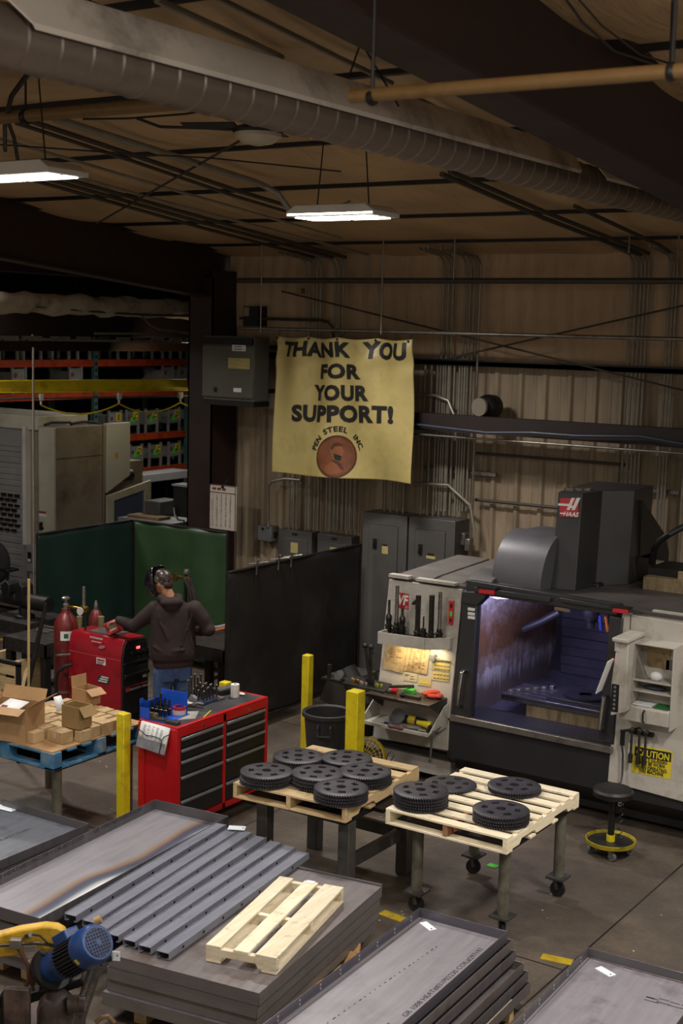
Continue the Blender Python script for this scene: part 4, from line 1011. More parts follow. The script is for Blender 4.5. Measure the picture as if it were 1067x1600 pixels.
# interior
IX = -5.97
mb = MB(); mb.box((IX-.03,11.05,.2),(IX,13.2,1.93)); lw = mb.build('inner_left_wall', SPL, t, smooth=False)
mb = MB(); mb.box((IX-.03,13.2,.2),(-4.3,13.23,1.93)); mb.build('inner_back_wall', MDK, t)
mb = MB(); mb.box((-4.33,11.05,.2),(-4.30,13.2,1.93)); mb.build('inner_right_wall', MWH, t)
WAY = M('way_cover','4b4a50',.35,.4,.15,5)
mb = MB(); cx0 = X(872,1000,IX+.02); 
for k in range(13):
    z0 = .55+k*.1; y = 13.12-.012*(k%2)-.002*k
    mb.box((-5.86,y,z0),(-4.42,13.2,z0+.098))
mb.build('way_cover', WAY, t, bev=.004)
mb = MB(); mb.prism([(11.3,1.93),(13.2,1.93),(13.2,1.58),(12.9,1.56),(11.3,1.8)], lambda a,b:(IX,a,b), lambda a,b:(IX+.28,a,b))
mb = MB(); mb.add([(IX,11.2,1.86),(IX,13.19,1.62),(IX+.34,12.8,1.62),(IX+.3,11.2,1.86),(IX,11.2,1.93),(IX,13.19,1.93),(IX+.34,12.8,1.93),(IX+.3,11.2,1.93)], [(0,1,2,3),(7,6,5,4),(0,4,5,1),(1,5,6,2),(2,6,7,3),(3,7,4,0)]); mb.build('upper_cover', MWH, t)
mb = MB(); mb.beam(X(856,972,-5.5), X(820,968,-5.3)+Vector((0,0,-.0)), .06, .05); 
p = Vector((-5.25,11.95,0))
mb = MB(); mb.box((-5.35,11.85,1.74),(-4.95,12.4,2.0)); mb.build('spindle_head', BLK, t, bev=.02)
mb = MB(); mb.lathe([(.08,1.76),(.08,1.68),(.06,1.62),(.04,1.60),(.035,1.55)], (-5.05,11.95,0), 18); mb.build('spindle', WS_ if False else M('spindle_steel','4a484c',.35,.8,.2,12), t)
mb = MB(); mb.tube([(-5.45,12.1,1.62),(-5.6,12.05,1.52),(-5.78,12.0,1.42)], .045, 10); mb.build('tool_arm', BLK, t)
for k in range(3):
    mb = MB(); mb.tube([(-4.92+.06*k,11.85,1.7),(-4.9+.07*k,11.85,1.56)], .018, 8); mb.build('coolant_nozzle', M('blue_nozzle','2a3a8a',.35) if k != 1 else M('orange_nozzle','a8581c',.4), t)
mb = MB(); mb.box((-4.7,11.5,1.72),(-4.38,12.2,1.93)); mb.build('head_cover', MDK, t)
# table with slots
ta = Y(783,1083,11.45); tz = ta.z; TB = M('table_steel','8d8c92',.25,.9,.2,12,'5a5048',4)
tx1 = -4.52
mb = MB()
ys = [11.45,11.55,11.57,11.65,11.67,11.75,11.77,11.85,11.87,11.97]
mb.box((ta.x,11.45,tz-.06),(tx1,11.97,tz-.02))
for k in range(0,10,2): mb.box((ta.x,ys[k],tz-.03),(tx1,ys[k+1]-.012,tz))
mb.build('table', TB, t, bev=.003)
mb = MB(); mb.box((ta.x+.26,11.47,tz-.42),(tx1-.03,11.92,tz-.06)); mb.build('saddle', RUSTY, t)
for k in range(6):
    mb = MB(); mb.box((ta.x+.04+.05*k,11.5+.08*k,tz),(ta.x+.08+.05*k,11.56+.08*k,tz+.03)); mb.build('clamp_block', STL, t, bev=.004)
mb = MB(); mb.box((tx1-.75,11.5,tz),(tx1-.18,11.93,tz+.035)); mb.build('fixture_plate', MDK, t, bev=.004)
mb = MB(); mb.lathe([(.06,tz+.06),(.15,tz+.065),(.205,tz+.06),(.205,tz+.036),(.06,tz+.036)], (tx1-.45,11.72,0), 40, cap=False); mb.build('workpiece_ring', M('dark_sprocket_steel','3a393e',.35,.6,.2,8), t)
CHP = M('chip_pan','6d6d78',.3,.6,.2,5,'4a4038',3)
mb = MB(); mb.prism([(11.06,.62),(13.18,.75),(13.18,.5),(11.06,.4)], lambda a,b:(IX,a,b), lambda a,b:(IX+.78,a,b)); mb.build('chip_pan', CHP, t)
mb = MB(); mb.box((IX,11.04,.42),(-4.32,11.08,.72)); mb.build('front_inner', MDK, t)
for px in (756,780):
    q = Y(px,1105,11.06); mb = MB(); mb.box((q.x-.006,11.02,.5),(q.x+.006,11.045,.72)); mb.build('pan_rib', STL, t)
lamp((-5.35,11.25,1.86), .6, 11, (.52,.5,1.0), target=(-5.95,12.7,1.25), sy=.1)
lamp((-5.5,11.45,1.6), .3, 2.2, (.52,.5,1.0), target=(-5.6,11.9,.6), sy=.1)
# roof
mb = MB(); mb.box((-6.78,11.08,1.93),(-5.8,12.35,1.965)); mb.box((-5.8,11.08,1.93),(-2.3,13.1,1.965)); mb.build('roof_plate', MTOP, t, bev=.006)
mb = MB(); a = F(610,901); b = F(641,905); mb.box((a.x,11.02,1.96),(b.x,11.1,1.99)); mb.build('edge_rail', MWH, t)
mb = MB(); a = F(652,907); b = F(713,915); mb.box((a.x,11.02,1.96),(b.x,11.1,1.985)); mb.build('edge_rail', MWH, t)
mb = MB(); mb.prism([(11.15,1.965),(12.33,1.965),(12.33,2.02),(11.3,1.985)], lambda a,b:(-6.72,a,b), lambda a,b:(-6.35,a,b)); mb.build('roof_hood', M('roof_grey','67625e',.55,.05,.15,4), t, bev=.006)
mb = MB(); mb.prism([(11.15,1.965),(12.33,1.965),(12.33,2.02),(11.3,1.985)], lambda a,b:(-6.32,a,b), lambda a,b:(-6.02,a,b)); mb.build('roof_hood', M('roof_grey','67625e'), t, bev=.006)
mb = MB(); mb.prism([(11.12,1.965),(11.5,1.965),(11.45,2.09),(11.2,2.03)], lambda a,b:(-5.98,a,b), lambda a,b:(-5.72,a,b)); mb.build('roof_step', MTOP, t, bev=.01)
for a_, b_ in ((1025,963),(985,950)):
    pass
mb = MB(); q = Z(1024,955,1.97); mb.box((q.x-.02,q.y-.02,1.965),(q.x+.5,q.y+.03,1.98)); mb.build('edge_rail', MWH, t)
# tool changer drum cover
dx0, dx1 = Y(785,925,11.5).x, Y(861,925,11.5).x
mb = MB(); pr = [(11.25,1.965),(11.25,2.0)]
for k in range(13):
    a = PI - k*PI/12*.62; pr.append((11.72+.46*math.cos(a), 1.99+.47*math.sin(a)))
pr += [(12.3,2.42),(12.3,1.965)]
mb.prism(pr, lambda a,b:(dx0,a,b), lambda a,b:(dx1,a,b)); mb.build('drum_cover', M('drum_grey','55545a',.45,.1,.12,4), t, bev=.012)
q = Y(865,850,12.2); mb = MB(); mb.box((dx1-.2,12.1,1.97),(dx1+.05,12.3,Y(860,822,12.1).z)); mb.build('drum_back', M('drum_grey','55545a'), t)
mb = MB(); mb.box((dx0-.12,12.0,1.965),(dx0+.05,12.3,2.28)); mb.build('white_box', MWH, t)
for k, (px, py) in enumerate(((791,850),(788,856),(783,876))):
    q = Y(px,py,11.75); mb = MB(); mb.tube([(dx0+.01,q.y,q.z),(q.x+.02,q.y,q.z)],[.03,.024],10); mb.tube([(q.x+.02,q.y,q.z),(q.x-.03,q.y,q.z)],.012,8); mb.build('tool_holder', STL, t)
# column head cover
zc = 2.85; fp = [Z(872,768.5,zc),Z(910,771,zc),Z(941.5,766.5,zc),Z(992,766,zc)]
fp += [Vector((fp[3].x-.02,12.9,zc)), Vector((fp[0].x-.12,12.9,zc)), Vector((fp[0].x-.1,12.3,zc))]
q0 = Z(864,925,1.965); sh = q0 - Vector((fp[0].x,fp[0].y,1.965)); sh.z = 0
mb = MB(); mb.prism([(p.x,p.y) for p in fp], lambda a,b:(a+sh.x*.4,b+sh.y*.6,1.965), lambda a,b:(a,b,zc)); hc = mb.build('column_cover', MDK, t, bev=.006, smooth=False)
ctr = (fp[0]+fp[1]+fp[2]+fp[3])/4
for k in range(3):
    mb = MB(); q = Z(890+k*13,763.5,zc+.01); mb.lathe([(.03,0),(.055,.0),(.055,.02),(.03,.02)], q-Vector((0,0,.012)), 18, cap=False); mb.build('lift_ring', STL, hc)
# emblem
ef = (fp[1]-fp[0]).normalized(); ez = Vector((-sh.x*.4,-sh.y*.6,zc-1.965)).normalized(); en = ef.cross(ez)
e0 = fp[0].lerp(fp[1],.5) + en*.004
def emb(px, py):
    d = ray(px,py); s = (e0-CP).dot(en)/d.dot(en); return CP+d*s
def epoly(pts, mat, name, off, par):
    mb = MB(); P = [emb(*p)+en*off for p in pts]; n = len(P)
    mb.add(P+[p-en*.003 for p in P], [tuple(range(n)), tuple(reversed(range(n,2*n)))]+[(i,n+i,n+(i+1)%n,(i+1)%n) for i in range(n)]); return mb.build(name, mat, par, smooth=False)
em = epoly([(875.5,778),(904,779),(903,808.5),(874,806.5)], REDM, 'emblem', .002, hc)
EWH = M('emblem_white','dcd8d0',.45,0,.04,5)
epoly([(893,778),(898,778),(890,797),(885,797)], EWH, 'emblem_mark', .004, em)
epoly([(901,778),(907,778),(898,797),(893,797)], EWH, 'emblem_mark', .004, em)
epoly([(872,786.5),(890,787.5),(889,791),(872,790)], EWH, 'emblem_mark', .0045, em)
epoly([(890,790),(897,790.5),(895.5,794),(888.5,793.5)], EWH, 'emblem_mark', .0045, em)
mb = MB(); a = emb(879,806); b = emb(904,808); u = (b-a).normalized(); h = (emb(880,800)-a)
text_into(mb, 'HAAS', lambda x,y: a.lerp(b,.5)+u*x+ez*y+en*.004, w=(b-a).length*.92, h=.043, bold=.03, skew=.25); mb.build('emblem_lettering', EWH, em)
epoly([(875,801),(882,801.3),(882,803.3),(875,803)], EWH, 'emblem_mark', .004, em)
# parts behind the column
mb = MB(); q = Z(990,790,2.6); mb.prism([(12.45,2.75),(13.1,2.35),(13.25,2.15),(13.25,2.05),(12.45,2.2)], lambda a,b:(fp[3].x-.02,a,b), lambda a,b:(fp[3].x+.05,a,b)); mb.build('cable_bracket', BLK, t)
mb = MB(); mb.box((fp[3].x-.3,12.4,1.96),(fp[3].x+.05,12.9,2.2)); mb.build('rear_block', BLK, t)
a = Z(1004,920,1.97); b = Z(1052,925,1.97)
mb = MB(); mb.box((a.x,a.y,1.965),(b.x+.15,a.y+.12,2.09)); mb.build('rusty_tray', RUSTY, t, bev=.004)
mb = MB(); mb.box((a.x,a.y+.12,1.965),(b.x+.3,a.y+.6,2.16)); mb.build('rear_block', BLK, t)
a = Z(1063,922,1.97); mb = MB(); mb.box((a.x,a.y-.1,1.965),(a.x+.4,a.y+.3,2.16)); mb.build('beige_box', M('beige_box','9a8a68',.6,0,.15,5,'6b5a3a',3), t, bev=.006)
mb = MB(); mb.tube([X(1070,822,-4.3),X(1045,835,-4.4),X(1030,845,-4.5),X(1022,858,-4.55),X(1018,880,-4.6)], .03, 10); mb.build('cable_conduit', BLK, t)
# VF 4 decal on the left panel
def fsign(pts, mat, name, par, off=.003): mb = MB(); fpoly(mb, pts, .003, off); return mb.build(name, mat, par, smooth=False)
vs_ = fsign([(620,925),(639,928.5),(638,953),(618,949)], REDM, 'model_decal', LP)
def ftext(body, px0, py0, px1, mat, name, par, h=None, off=.006, bold=.02, space=1.0, skew=0, pyt=None):
    a = F(px0,py0,off); b = F(px1,py0,off); mb = MB(); b = a+FX*(b.x-a.x); hh = h if h else (F(px0,pyt,off)-a).length
    text_into(mb, body, lambda x,y: a.lerp(b,.5)+FX*x+FZ*y, w=(b-a).length, h=hh, bold=bold, space=space, skew=skew); return mb.build(name, mat, par)
ftext('VF', 619.5, 944, 636, EWH, 'decal_lettering', vs_, pyt=928, off=.007, bold=.04, skew=.15)
ftext('4', 642, 950, 655, INK, 'decal_number', LP, pyt=930, off=.004, bold=.05, skew=.15)
mb = MB(); q = F(635,949,.006); mb.lathe([(.009,0),(.013,0),(.013,.002),(.009,.002)], q, 16, RX(PI/2), cap=False); mb.build('decal_ring', EWH, vs_)
# notices on the left panel under the shelf
OIL = M('oiled_paper','a8926a',.7,0,.2,10,'5e4a2c',8)
Lz = dict(par=LP)
n1 = fsign([(603,1004),(637,1009),(629,1052),(598,1045)], OIL, 'oily_notice', LP, .012)
n2 = fsign([(637,1009),(672,1014),(667,1054),(631,1048)], OIL, 'table_notice', LP, .008)
def rules(par, x0, x1, y0, y1, nx, ny, off, slope=.14, fill=.7):
    mb = MB()
    for i in range(ny):
        for j in range(nx):
            if random.random() < fill:
                yy = y0+(y1-y0)*i/ny; xa = x0+(x1-x0)*j/nx; xb = xa+(x1-x0)/nx*random.uniform(.5,.85); sk = -(yy-y0)*.16
                fpoly(mb, [(xa+sk,yy+(xa-x0)*slope),(xb+sk,yy+(xb-x0)*slope),(xb+sk,yy+(xb-x0)*slope+.7),(xa+sk,yy+(xa-x0)*slope+.7)], .001, off)
    mb.build('print', M('brown_print','4a3820',.7), par)
rules(n1, 611, 632, 1010, 1028, 2, 6, .014); rules(n2, 641, 668, 1014, 1044, 5, 12, .010)
n3 = fsign([(632,1050),(653,1053),(651,1066),(630,1063)], M('tan_paper','b5a98c',.7,0,.1,6), 'notice', LP, .005); rules(n3, 633, 650, 1053, 1061, 2, 4, .007)
WLB = M('warning_cream','b8a878',.6,0,.1,8)
for k,(a0,b0,a1,b1) in enumerate(((677,1028,704,1046),(676,1048,703,1062))):
    w = fsign([(a0,b0),(a1,b0+4),(a1-2,b1+4),(a0-2,b1)], WLB, 'warning_sheet', LP, .005)
    mb = MB()
    for i in range(5):
        for j in range(3 if k == 0 else 2):
            x = a0+1.5+i*5; y = b0+2+j*5.8+i*.6; fpoly(mb, [(x,y+2.6),(x+1.6,y),(x+3.2,y+2.9)], .001, .007)
    mb.build('warning_marks', LBLY, w); mb = MB()
    for i in range(5):
        for j in range(3 if k == 0 else 2):
            x = a0+1.5+i*5; y = b0+5+j*5.8+i*.6; fpoly(mb, [(x,y),(x+3.4,y+.5),(x+3.4,y+1.2),(x,y+.7)], .001, .007)
    mb.build('print', INK, w)
w = fsign([(654,1057),(674,1060),(673,1073),(653,1070)], WLB, 'warning_sheet', LP, .005)
mb = MB()
for i in range(4): x = 656+i*4.4; y = 1063+i*.6; fpoly(mb, [(x,y+4),(x+1.8,y),(x+3.6,y+4.4)], .001, .007)
mb.build('warning_marks', LBLY, w)
# caution sign on the right panel
cs = fsign([(990,1163),(1051,1174),(1047,1218),(986,1206)], LBLY, 'caution_sign', RP, .004)
cb = fsign([(992,1166),(1049,1176.5),(1048,1191),(991,1180.5)], INK, 'sign_band', cs, .006)
def csline(body, x0, y0, x1, y1, hpx, mat, bold=.02):
    a = F(x0,y0,.009); b = F(x1,y1,.009); u = (b-a).normalized(); h = (F(x0,y0-hpx,.009)-a).length; mb = MB()
    text_into(mb, body, lambda x,y: a.lerp(b,.5)+u*x+FZ*y, w=(b-a).length, h=h, bold=bold); mb.build('sign_lettering', mat, cs)
csline('CAUTION',994,1180,1045,1189.5,11,LBLY,.03)
csline('SAFETY GLASSES',994,1186.5,1042,1195,6,INK); csline('MUST BE WORN',997,1193.5,1038,1201,6,INK); csline('WHEN OPERATING',993,1200,1041,1208.5,6,INK); csline('THIS MACHINE',997,1206.5,1036,1213.5,6,INK)
# storage cabinet fixed on the right panel
t = thing('wall_cabinet', 'white open storage cabinet fixed to the right of the milling machine door', 'cabinet', F(1020,1075))
a = F(988,1002,.0); b = F(1050,1125,.0); x0, x1 = F(985,1002).x, F(1052,1012).x; D0, D1 = 10.98, 10.80
zt, zb = 1.705, 1.08; x0 = Y(985,1003,D1).x; x1 = Y(1054,1015,D1).x; zt = Y(985,1003,D1).z; zb = Y(985,1100,D1).z
mb = MB(); th = .012
mb.box((x0,D1,zt-th),(x1,D0+.1,zt)); mb.box((x0,D1,zb),(x0+th,D0+.1,zt-th)); mb.box((x1-th,D1,zb-.18),(x1,D0+.1,zt-th)); mb.box((x0,D0+.06,zb),(x1-th,D0+.1,zt-th)); mb.build('carcass', MWH, t, bev=.003)
for f in (.60,.77):
    z = zt-(zt-zb)*f; mb = MB(); mb.box((x0+th,D1+.01,z-.006),(x1-th,D0+.06,z+.006)); mb.build('shelf', MWH, t)
mb = MB(); mb.prism([(D1,zb+.0),(D1-.02,zb-.02),(D1-.02,zb-.14),(D0+.06,zb-.2),(D0+.06,zb)], lambda p,q:(x0-.06,p,q), lambda p,q:(x1-th,p,q)); mb.build('lower_tray', MWH, t, bev=.004)
xm = (x0+x1)/2-.03; mb = MB(); mb.tube([(xm,D1-.02,zb-.03),(xm,D1-.05,zb-.04),(xm,D1-.05,zb-.12),(xm,D1-.02,zb-.13)], .008, 8); mb.build('handle', BLK, t)
for k,(fx,w,h,tl,mm,lab) in enumerate(((.12,.2,.26,.0,OIL,'tan folded papers leaning at the back of the white cabinet top shelf'),(.55,.10,.16,.1,GREY,'grey notebook standing on the white cabinet top shelf'))):
    z = zt-(zt-zb)*.60+.006; mb = MB(); mb.box((x0+.03+fx*(x1-x0),D0+.03,z),(x0+.03+fx*(x1-x0)+w,D0+.05,z+h)); tag(mb.build('papers', mm, bev=.003), lab, 'papers')
z = zt-(zt-zb)*.60+.006
mb = MB(); mb.prism([(0,0),(.13,0),(.1,.06),(.03,.2),(0,.22)], lambda p,q:(x0+.02+p,D1+.05,z+q), lambda p,q:(x0+.02+p,D1+.09,z+q)); tag(mb.build('rag', M('rag_grey','7a7368',.8,0,.3,20), bev=.01), 'grey rag slumped in the left of the white cabinet top shelf', 'rag')
mb = MB(); mb.ell((x0+.22,D1+.06,z+.04),(.055,.04,.04),12,8); tag(mb.build('paper_wad', PAPER), 'crumpled white paper wad on the white cabinet top shelf', 'paper')
z = zt-(zt-zb)*.77+.006; mb = MB(); mb.ell((x0+.2,D1+.1,z+.02),(.1,.05,.02),14,6); tag(mb.build('dark_rag', M('blue_rag','2c3a44',.8)), 'dark blue rag on the white cabinet middle shelf', 'rag')
z = zb+.004; mb = MB(); mb.box((x0+.05,D1-.01,z),(x0+.22,D1+.12,z+.01)); tag(mb.build('paper_stack', PAPER), 'white sheets lying in the white cabinet bottom', 'papers')
mb = MB(); mb.box((x0+.235,D1-.01,z),(x1-th-.01,D1+.12,z+.012)); tag(mb.build('green_folder', M('green_card','2c6a34',.6)), 'green folder lying in the white cabinet bottom', 'folder')
# operator pendant seen edge on
t = thing('control_pendant', 'white machine control pendant seen edge on, left of the white cabinet', 'control panel', F(968,1060,.2))
pz0 = Y(968,1000,10.7).z; pz1 = Y(958,1117,10.7).z; px0 = Y(966,1003,10.7).x; px1 = Y(985,1003,10.7).x
mb = MB(); mb.prism([(px0,pz0-.05),(px0+.05,pz0),(px1,pz0),(px1,pz1+.05),(px0-.02,pz1),(px0-.03,pz1+.28)], lambda p,q:(p,10.66,q), lambda p,q:(p,10.95,q)); body = mb.build('housing', MWH, t, bev=.008)
mb = MB(); mb.box((px0-.02,10.655,pz1+.04),(px0+.045,10.66,pz1+.28)); kp = mb.build('key_strip', BLK, body)
for k in range(6): mb = MB(); mb.lathe([(.012,0),(.012,.01),(0,.012)], (px0+.012,10.655,pz1+.07+k*.037), 10, RX(PI/2)); mb.build('knob', GREY, kp)
mb = MB(); mb.box((px0-.02,10.60,pz0+.0),(px1+.02,11.0,pz0+.035)); mb.build('swing_arm', MWH, t, bev=.01)
mb = MB(); mb.tube([(px0+.01,10.68,pz0),(px0+.01,10.68,pz0-.09)], .03, 12); mb.build('pivot', MWH, t)
mb = MB(); mb.beam((px0-.02,10.6,pz0-.16),(px0-.12,10.62,pz1+.2), .008, .12, up=(0,1,0)); mb.build('paper_sheet', PAPER, t)
mb = MB(); mb.lathe([(.02,0),(.02,.03),(0,.035)], (px0-.03,10.72,pz0-.19), 12, RY(-PI/2)); mb.build('stop_button', REDG, t)
# hanging wrenches and air gun
t = thing('tool_rack', 'dark tool rail under the white cabinet with wrenches on it', 'tool rack', F(1005,1145,.05))
a = F(985,1140,.03); b = F(1022,1148,.03); mb = MB(); mb.box((a.x,10.88,a.z-.02),(b.x,10.93,a.z+.01)); mb.build('rail', BLK, t)
for k, px in enumerate((989,1001,1011)):
    q = F(px,1145,.07); mb = MB(); mb.tube([(q.x,10.86,a.z+.02),(q.x-.003,10.86,a.z-.2)], .011, 8); mb.tube([(q.x-.003,10.86,a.z-.19),(q.x-.004,10.86,a.z-.27)], .02, 10); mb.lathe([(.012,-.015),(.024,-.01),(.024,.01),(.012,.015)], (q.x,10.86,a.z+.02), 12, RX(PI/2))
    tag(mb.build('socket_wrench', M('tool_steel','5a5855',.3,.9,.2,20)), 'dark steel wrench hanging over the CAUTION sign, %s from the left' % ORD[k], 'wrench', 'wrenches over the sign')
t = thing('air_gun', 'black air blow gun hanging left of the wrenches on the milling machine', 'air gun', F(975,1150,.06))
g = F(973,1143,.06); mb = MB(); mb.tube([g+Vector((-.02,0,-.0)), g+Vector((.16,-.02,.06))], .012, 8); mb.tube([g+Vector((0,0,0)), g+Vector((0,0,-.12))], .02, 10); mb.build('body', BLK, t)
mb = MB(); mb.tube([g+Vector((.06,-.02,.01)), g+Vector((.08,-.03,-.08))], .006, 6); mb.build('trigger', GALV, t)
pts = [g+Vector((0,0,-.12)), F(973,1180,.06), F(972,1210,.06), F(970,1222,.1), F(961,1230,.15), F(957,1240,.2), Vector((-4.22,10.95,.3))]
mb = MB(); mb.tube(pts, .009, 7); tag(mb.build('air_hose', BLKP), 'thin black air hose falling from the blow gun behind the stool', 'hose')
# tool holder shelf on the left panel
zs = Y(591,988,10.74).z; L0 = Z(591,988,zs); R0 = Z(664,998,zs); R1 = F(708,985); B0 = F(599,978)
t = thing('tool_shelf', 'white lipped shelf carrying tool holders on the milling machine left panel', 'shelf', ((L0+R0)/2).to_tuple())
yb_ = 11.02; fpz = [(L0.x,yb_),(L0.x,L0.y),(R0.x,R0.y),(R1.x,R1.y-.06),(R1.x,yb_)]
mb = MB(); mb.prism(fpz, lambda a,b:(a,b,zs-.045), lambda a,b:(a,b,zs-.035)); tp = mb.build('tray', BLKP, t)
mb = MB(); hz = .1
for i in range(4):
    p, q = fpz[i], fpz[i+1]; mb.beam((p[0],p[1],zs-.05), (q[0],q[1],zs-.05), .012, .11)
mb.build('lip', MWH, t)
def holder(px, ptop, pyb, kind, lab):
    yd = 10.93 if kind in ('mill','collet') else 10.86; q = Y(px, pyb, yd); zt = Y(px, ptop, yd).z; b = zs-.033
    o = thing('tool_holder', lab, 'tool holder', (q.x,q.y,b), 'tool holders on the shelf')
    TH_ = M('holder_steel','45423f',.3,.85,.25,20); TL = M('holder_light','8a8784',.28,.9,.2,20)
    mb = MB(); mb.lathe([(.028,0),(.028,.02),(.038,.025),(.038,.04),(.03,.045),(.03,.055),(.038,.06),(.038,.075),(.026,.08),(.026,.11)], (q.x,q.y,b), 16); mb.build('taper', TH_, o)
    h = zt-b; mb = MB()
    if kind == 'mill': mb.lathe([(.02,.105),(.02,.13),(.018,.14),(.018,h)], (q.x,q.y,b), 10); 
    elif kind == 'collet': mb.lathe([(.024,.105),(.03,.12),(.03,.16),(.016,.18),(.012,.19),(.012,h)], (q.x,q.y,b), 12)
    elif kind == 'bar': mb.box((q.x-.018,q.y-.018,b+.1),(q.x+.018,q.y+.018,b+h-.03)); mb.lathe([(.026,h-.04),(.026,h)], (q.x,q.y,b), 10)
    else: mb.lathe([(.008,.105),(.008,h)], (q.x,q.y,b), 8)
    mb.build('cutter', TL if kind == 'mill' else TH_, o)
for px, pt, pb, kd, lab in ((607,937,984,'collet','short dark tool holder at the left end of the white shelf'),(619,915,987,'mill','tall pale fluted cutter second from the left on the white shelf'),(628,950,988,'collet','short dark tool holder in front of the red VF decal'),(652,930,991,'bar','tool holder with a dark jaw standing in front of the number 4'),(661,963,994,'drill','short thin drill holder in the middle of the white shelf'),(673,930,992,'bar','tall square dark tool holder right of the middle of the white shelf'),(686,925,989,'mill','tall pale cutter at the right end of the white shelf')):
    holder(px, pt, pb, kd, lab)
mb = MB()
for k in range(5): q = Z(640+k*5,982+k*1.5,zs); mb.lathe([(.02,zs-.034),(.03,zs-.034),(.03,zs-.02),(.02,zs-.02)], (q.x,q.y,0), 12, cap=False)
mb.build('pockets', BLK, t)
t = thing('spirit_level', 'red spirit level hanging upright on the milling machine left panel', 'level', F(704,957,.01))
mb = MB(); fpoly(mb, [(701,938),(708,939),(706,977),(700,975)], .025, .03); bd = mb.build('body', REDG, t, bev=.004)
mb = MB(); fpoly(mb, [(703,955),(706.5,955.5),(706,963),(702.5,962.5)], .004, .034); mb.build('vial', LBLG, bd)
mb = MB(); fpoly(mb, [(703.5,943),(706.5,943.5),(706.2,950),(703.2,949.5)], .003, .033); fpoly(mb, [(702.5,966),(705,966.5),(704.8,972),(702.3,971.5)], .003, .033); mb.build('slot', BLK, bd)
lamp(F(650,1012,.12)+Vector((0,0,0)), .5, 1.5, (1,.78,.48), target=F(655,1050), sy=.03, spread=2.6)
mb = MB(); q = F(650,1010,.1); mb.box((q.x-.3,q.y-.02,zs-.075),(q.x+.12,q.y+.02,zs-.05)); tag(mb.build('strip_light', EM('warm_strip',(1,.8,.5),.9)), 'slim warm strip light under the white tool shelf', 'lamp')
mb = MB(); q = F(676,1027,.03); mb.box((q.x-.03,q.y-.03,q.z-.03),(q.x+.03,q.y+.02,q.z+.03)); mb.tube([q+Vector((.03,0,0)), F(690,1031,.02), F(703,1034,.015)], .005, 6); tag(mb.build('magnet_block', GREY), 'small grey magnet block on the panel right of the oily notices', 'magnet')
# work shelf with clutter
zt1 = F(650,1085).z; WS = M('worn_steel','56504a',.4,.6,.25,8,'35302b',4)
a0 = Z(597,1072,zt1+.06); 
t = thing('work_tray', 'worn steel two tier tray with tools below the notices', 'tray', F(645,1110,.2))
yb_ = 10.97; yfr = 10.62; xa, xb = F(598,1090).x, F(699,1090).x; zt1 = Y(660,1100,yfr).z
mb = MB(); mb.box((xa,yfr,zt1-.012),(xb,yb_,zt1)); mb.box((xa,yfr-.012,zt1-.03),(xb,yfr,zt1+.0)); mb.build('top_tray', WS, t, bev=.003)
mb = MB(); mb.prism([(yfr,zt1-.012),(yb_,zt1-.012),(yb_,zt1-.22)], lambda p,q:(xb-.012,p,q), lambda p,q:(xb,p,q)); mb.prism([(yfr,zt1-.012),(yb_,zt1-.012),(yb_,zt1-.22)], lambda p,q:(xa,p,q), lambda p,q:(xa+.012,p,q)); mb.build('side_bracket', WS, t)
z2 = Y(660,1150,yfr-.05).z
mb = MB(); mb.box((xa-.03,yfr-.05,z2),(xb+.02,yb_,z2+.012)); mb.box((xa-.03,yfr-.062,z2),(xb+.02,yfr-.05,z2+.035)); mb.build('lower_tray', MWH, t, bev=.003)
mb = MB(); mb.prism([(yfr-.05,z2),(yb_,z2),(yb_,z2+.24),(yb_-.1,z2+.22)], lambda p,q:(xb+.01,p,q), lambda p,q:(xb+.02,p,q)); mb.build('side_plate', MWH, t); mb = MB(); mb.prism([(yfr-.05,z2),(yb_,z2),(yb_,z2+.24),(yb_-.1,z2+.22)], lambda p,q:(xa-.03,p,q), lambda p,q:(xa-.02,p,q)); mb.build('side_plate', MWH, t)
mb = MB(); mb.box((xa+.05,yb_-.05,z2-.14),(xa+.2,yb_,z2)); mb.build('wall_bracket', MWH, t)
random.seed(5)
# clutter things
def clutter(px, py, z, fn, mat, name, lab, cat, grp=None):
    q = Z(px,py,z); mb = MB(); fn(mb, q); return tag(mb.build(name, mat, bev=.002), lab, cat, grp)
RAG = M('red_rag','b33a28',.8,0,.25,25); z = zt1
clutter(676,1091,z, lambda m,q: [m.ell(q+Vector((dx,dy,.02+dz)),(.06,.04,.022),10,6,RZ(r)) for dx,dy,dz,r in ((0,0,0,.3),(-.06,.02,.01,1),(.05,.03,.005,2),(-.02,.05,.025,.6))], RAG, 'red_rag', 'bunched red shop rag on the right of the worn steel tray', 'rag')
clutter(640,1083,z, lambda m,q: m.box(q+Vector((-.05,-.04,0)),q+Vector((.05,.04,.04))), M('green_box','3fae3a',.6), 'green_carton', 'bright green carton on the worn steel tray', 'box')
clutter(643,1078,z, lambda m,q: m.box(q+Vector((-.05,.08,0)),q+Vector((.05,.1,.1))), PAPER, 'white_card', 'white card standing behind the green carton', 'card')
clutter(655,1079,z, lambda m,q: m.ell(q+Vector((0,.05,.02)),(.06,.03,.02),12,6), M('green_rag','57a040',.8), 'green_rag', 'small green rag behind the green carton on the tray', 'rag')
clutter(614,1076,z, lambda m,q: m.box(q+Vector((-.045,.05,0)),q+Vector((.045,.09,.07))), M('pale_blue','8a979a',.5), 'pale_box', 'pale blue box at the back of the tray beside the notices', 'box')
t = thing('glue_bottle', 'clear bottle with a red cap lying on its side on the tray', 'bottle', Z(606,1082,z)); q = Z(604,1082,z)
mb = MB(); mb.tube([q+Vector((-.07,0,.025)),q+Vector((.05,.02,.025))],.024,12); mb.build('bottle_body', M('clear_pink','a8848a',.3), t)
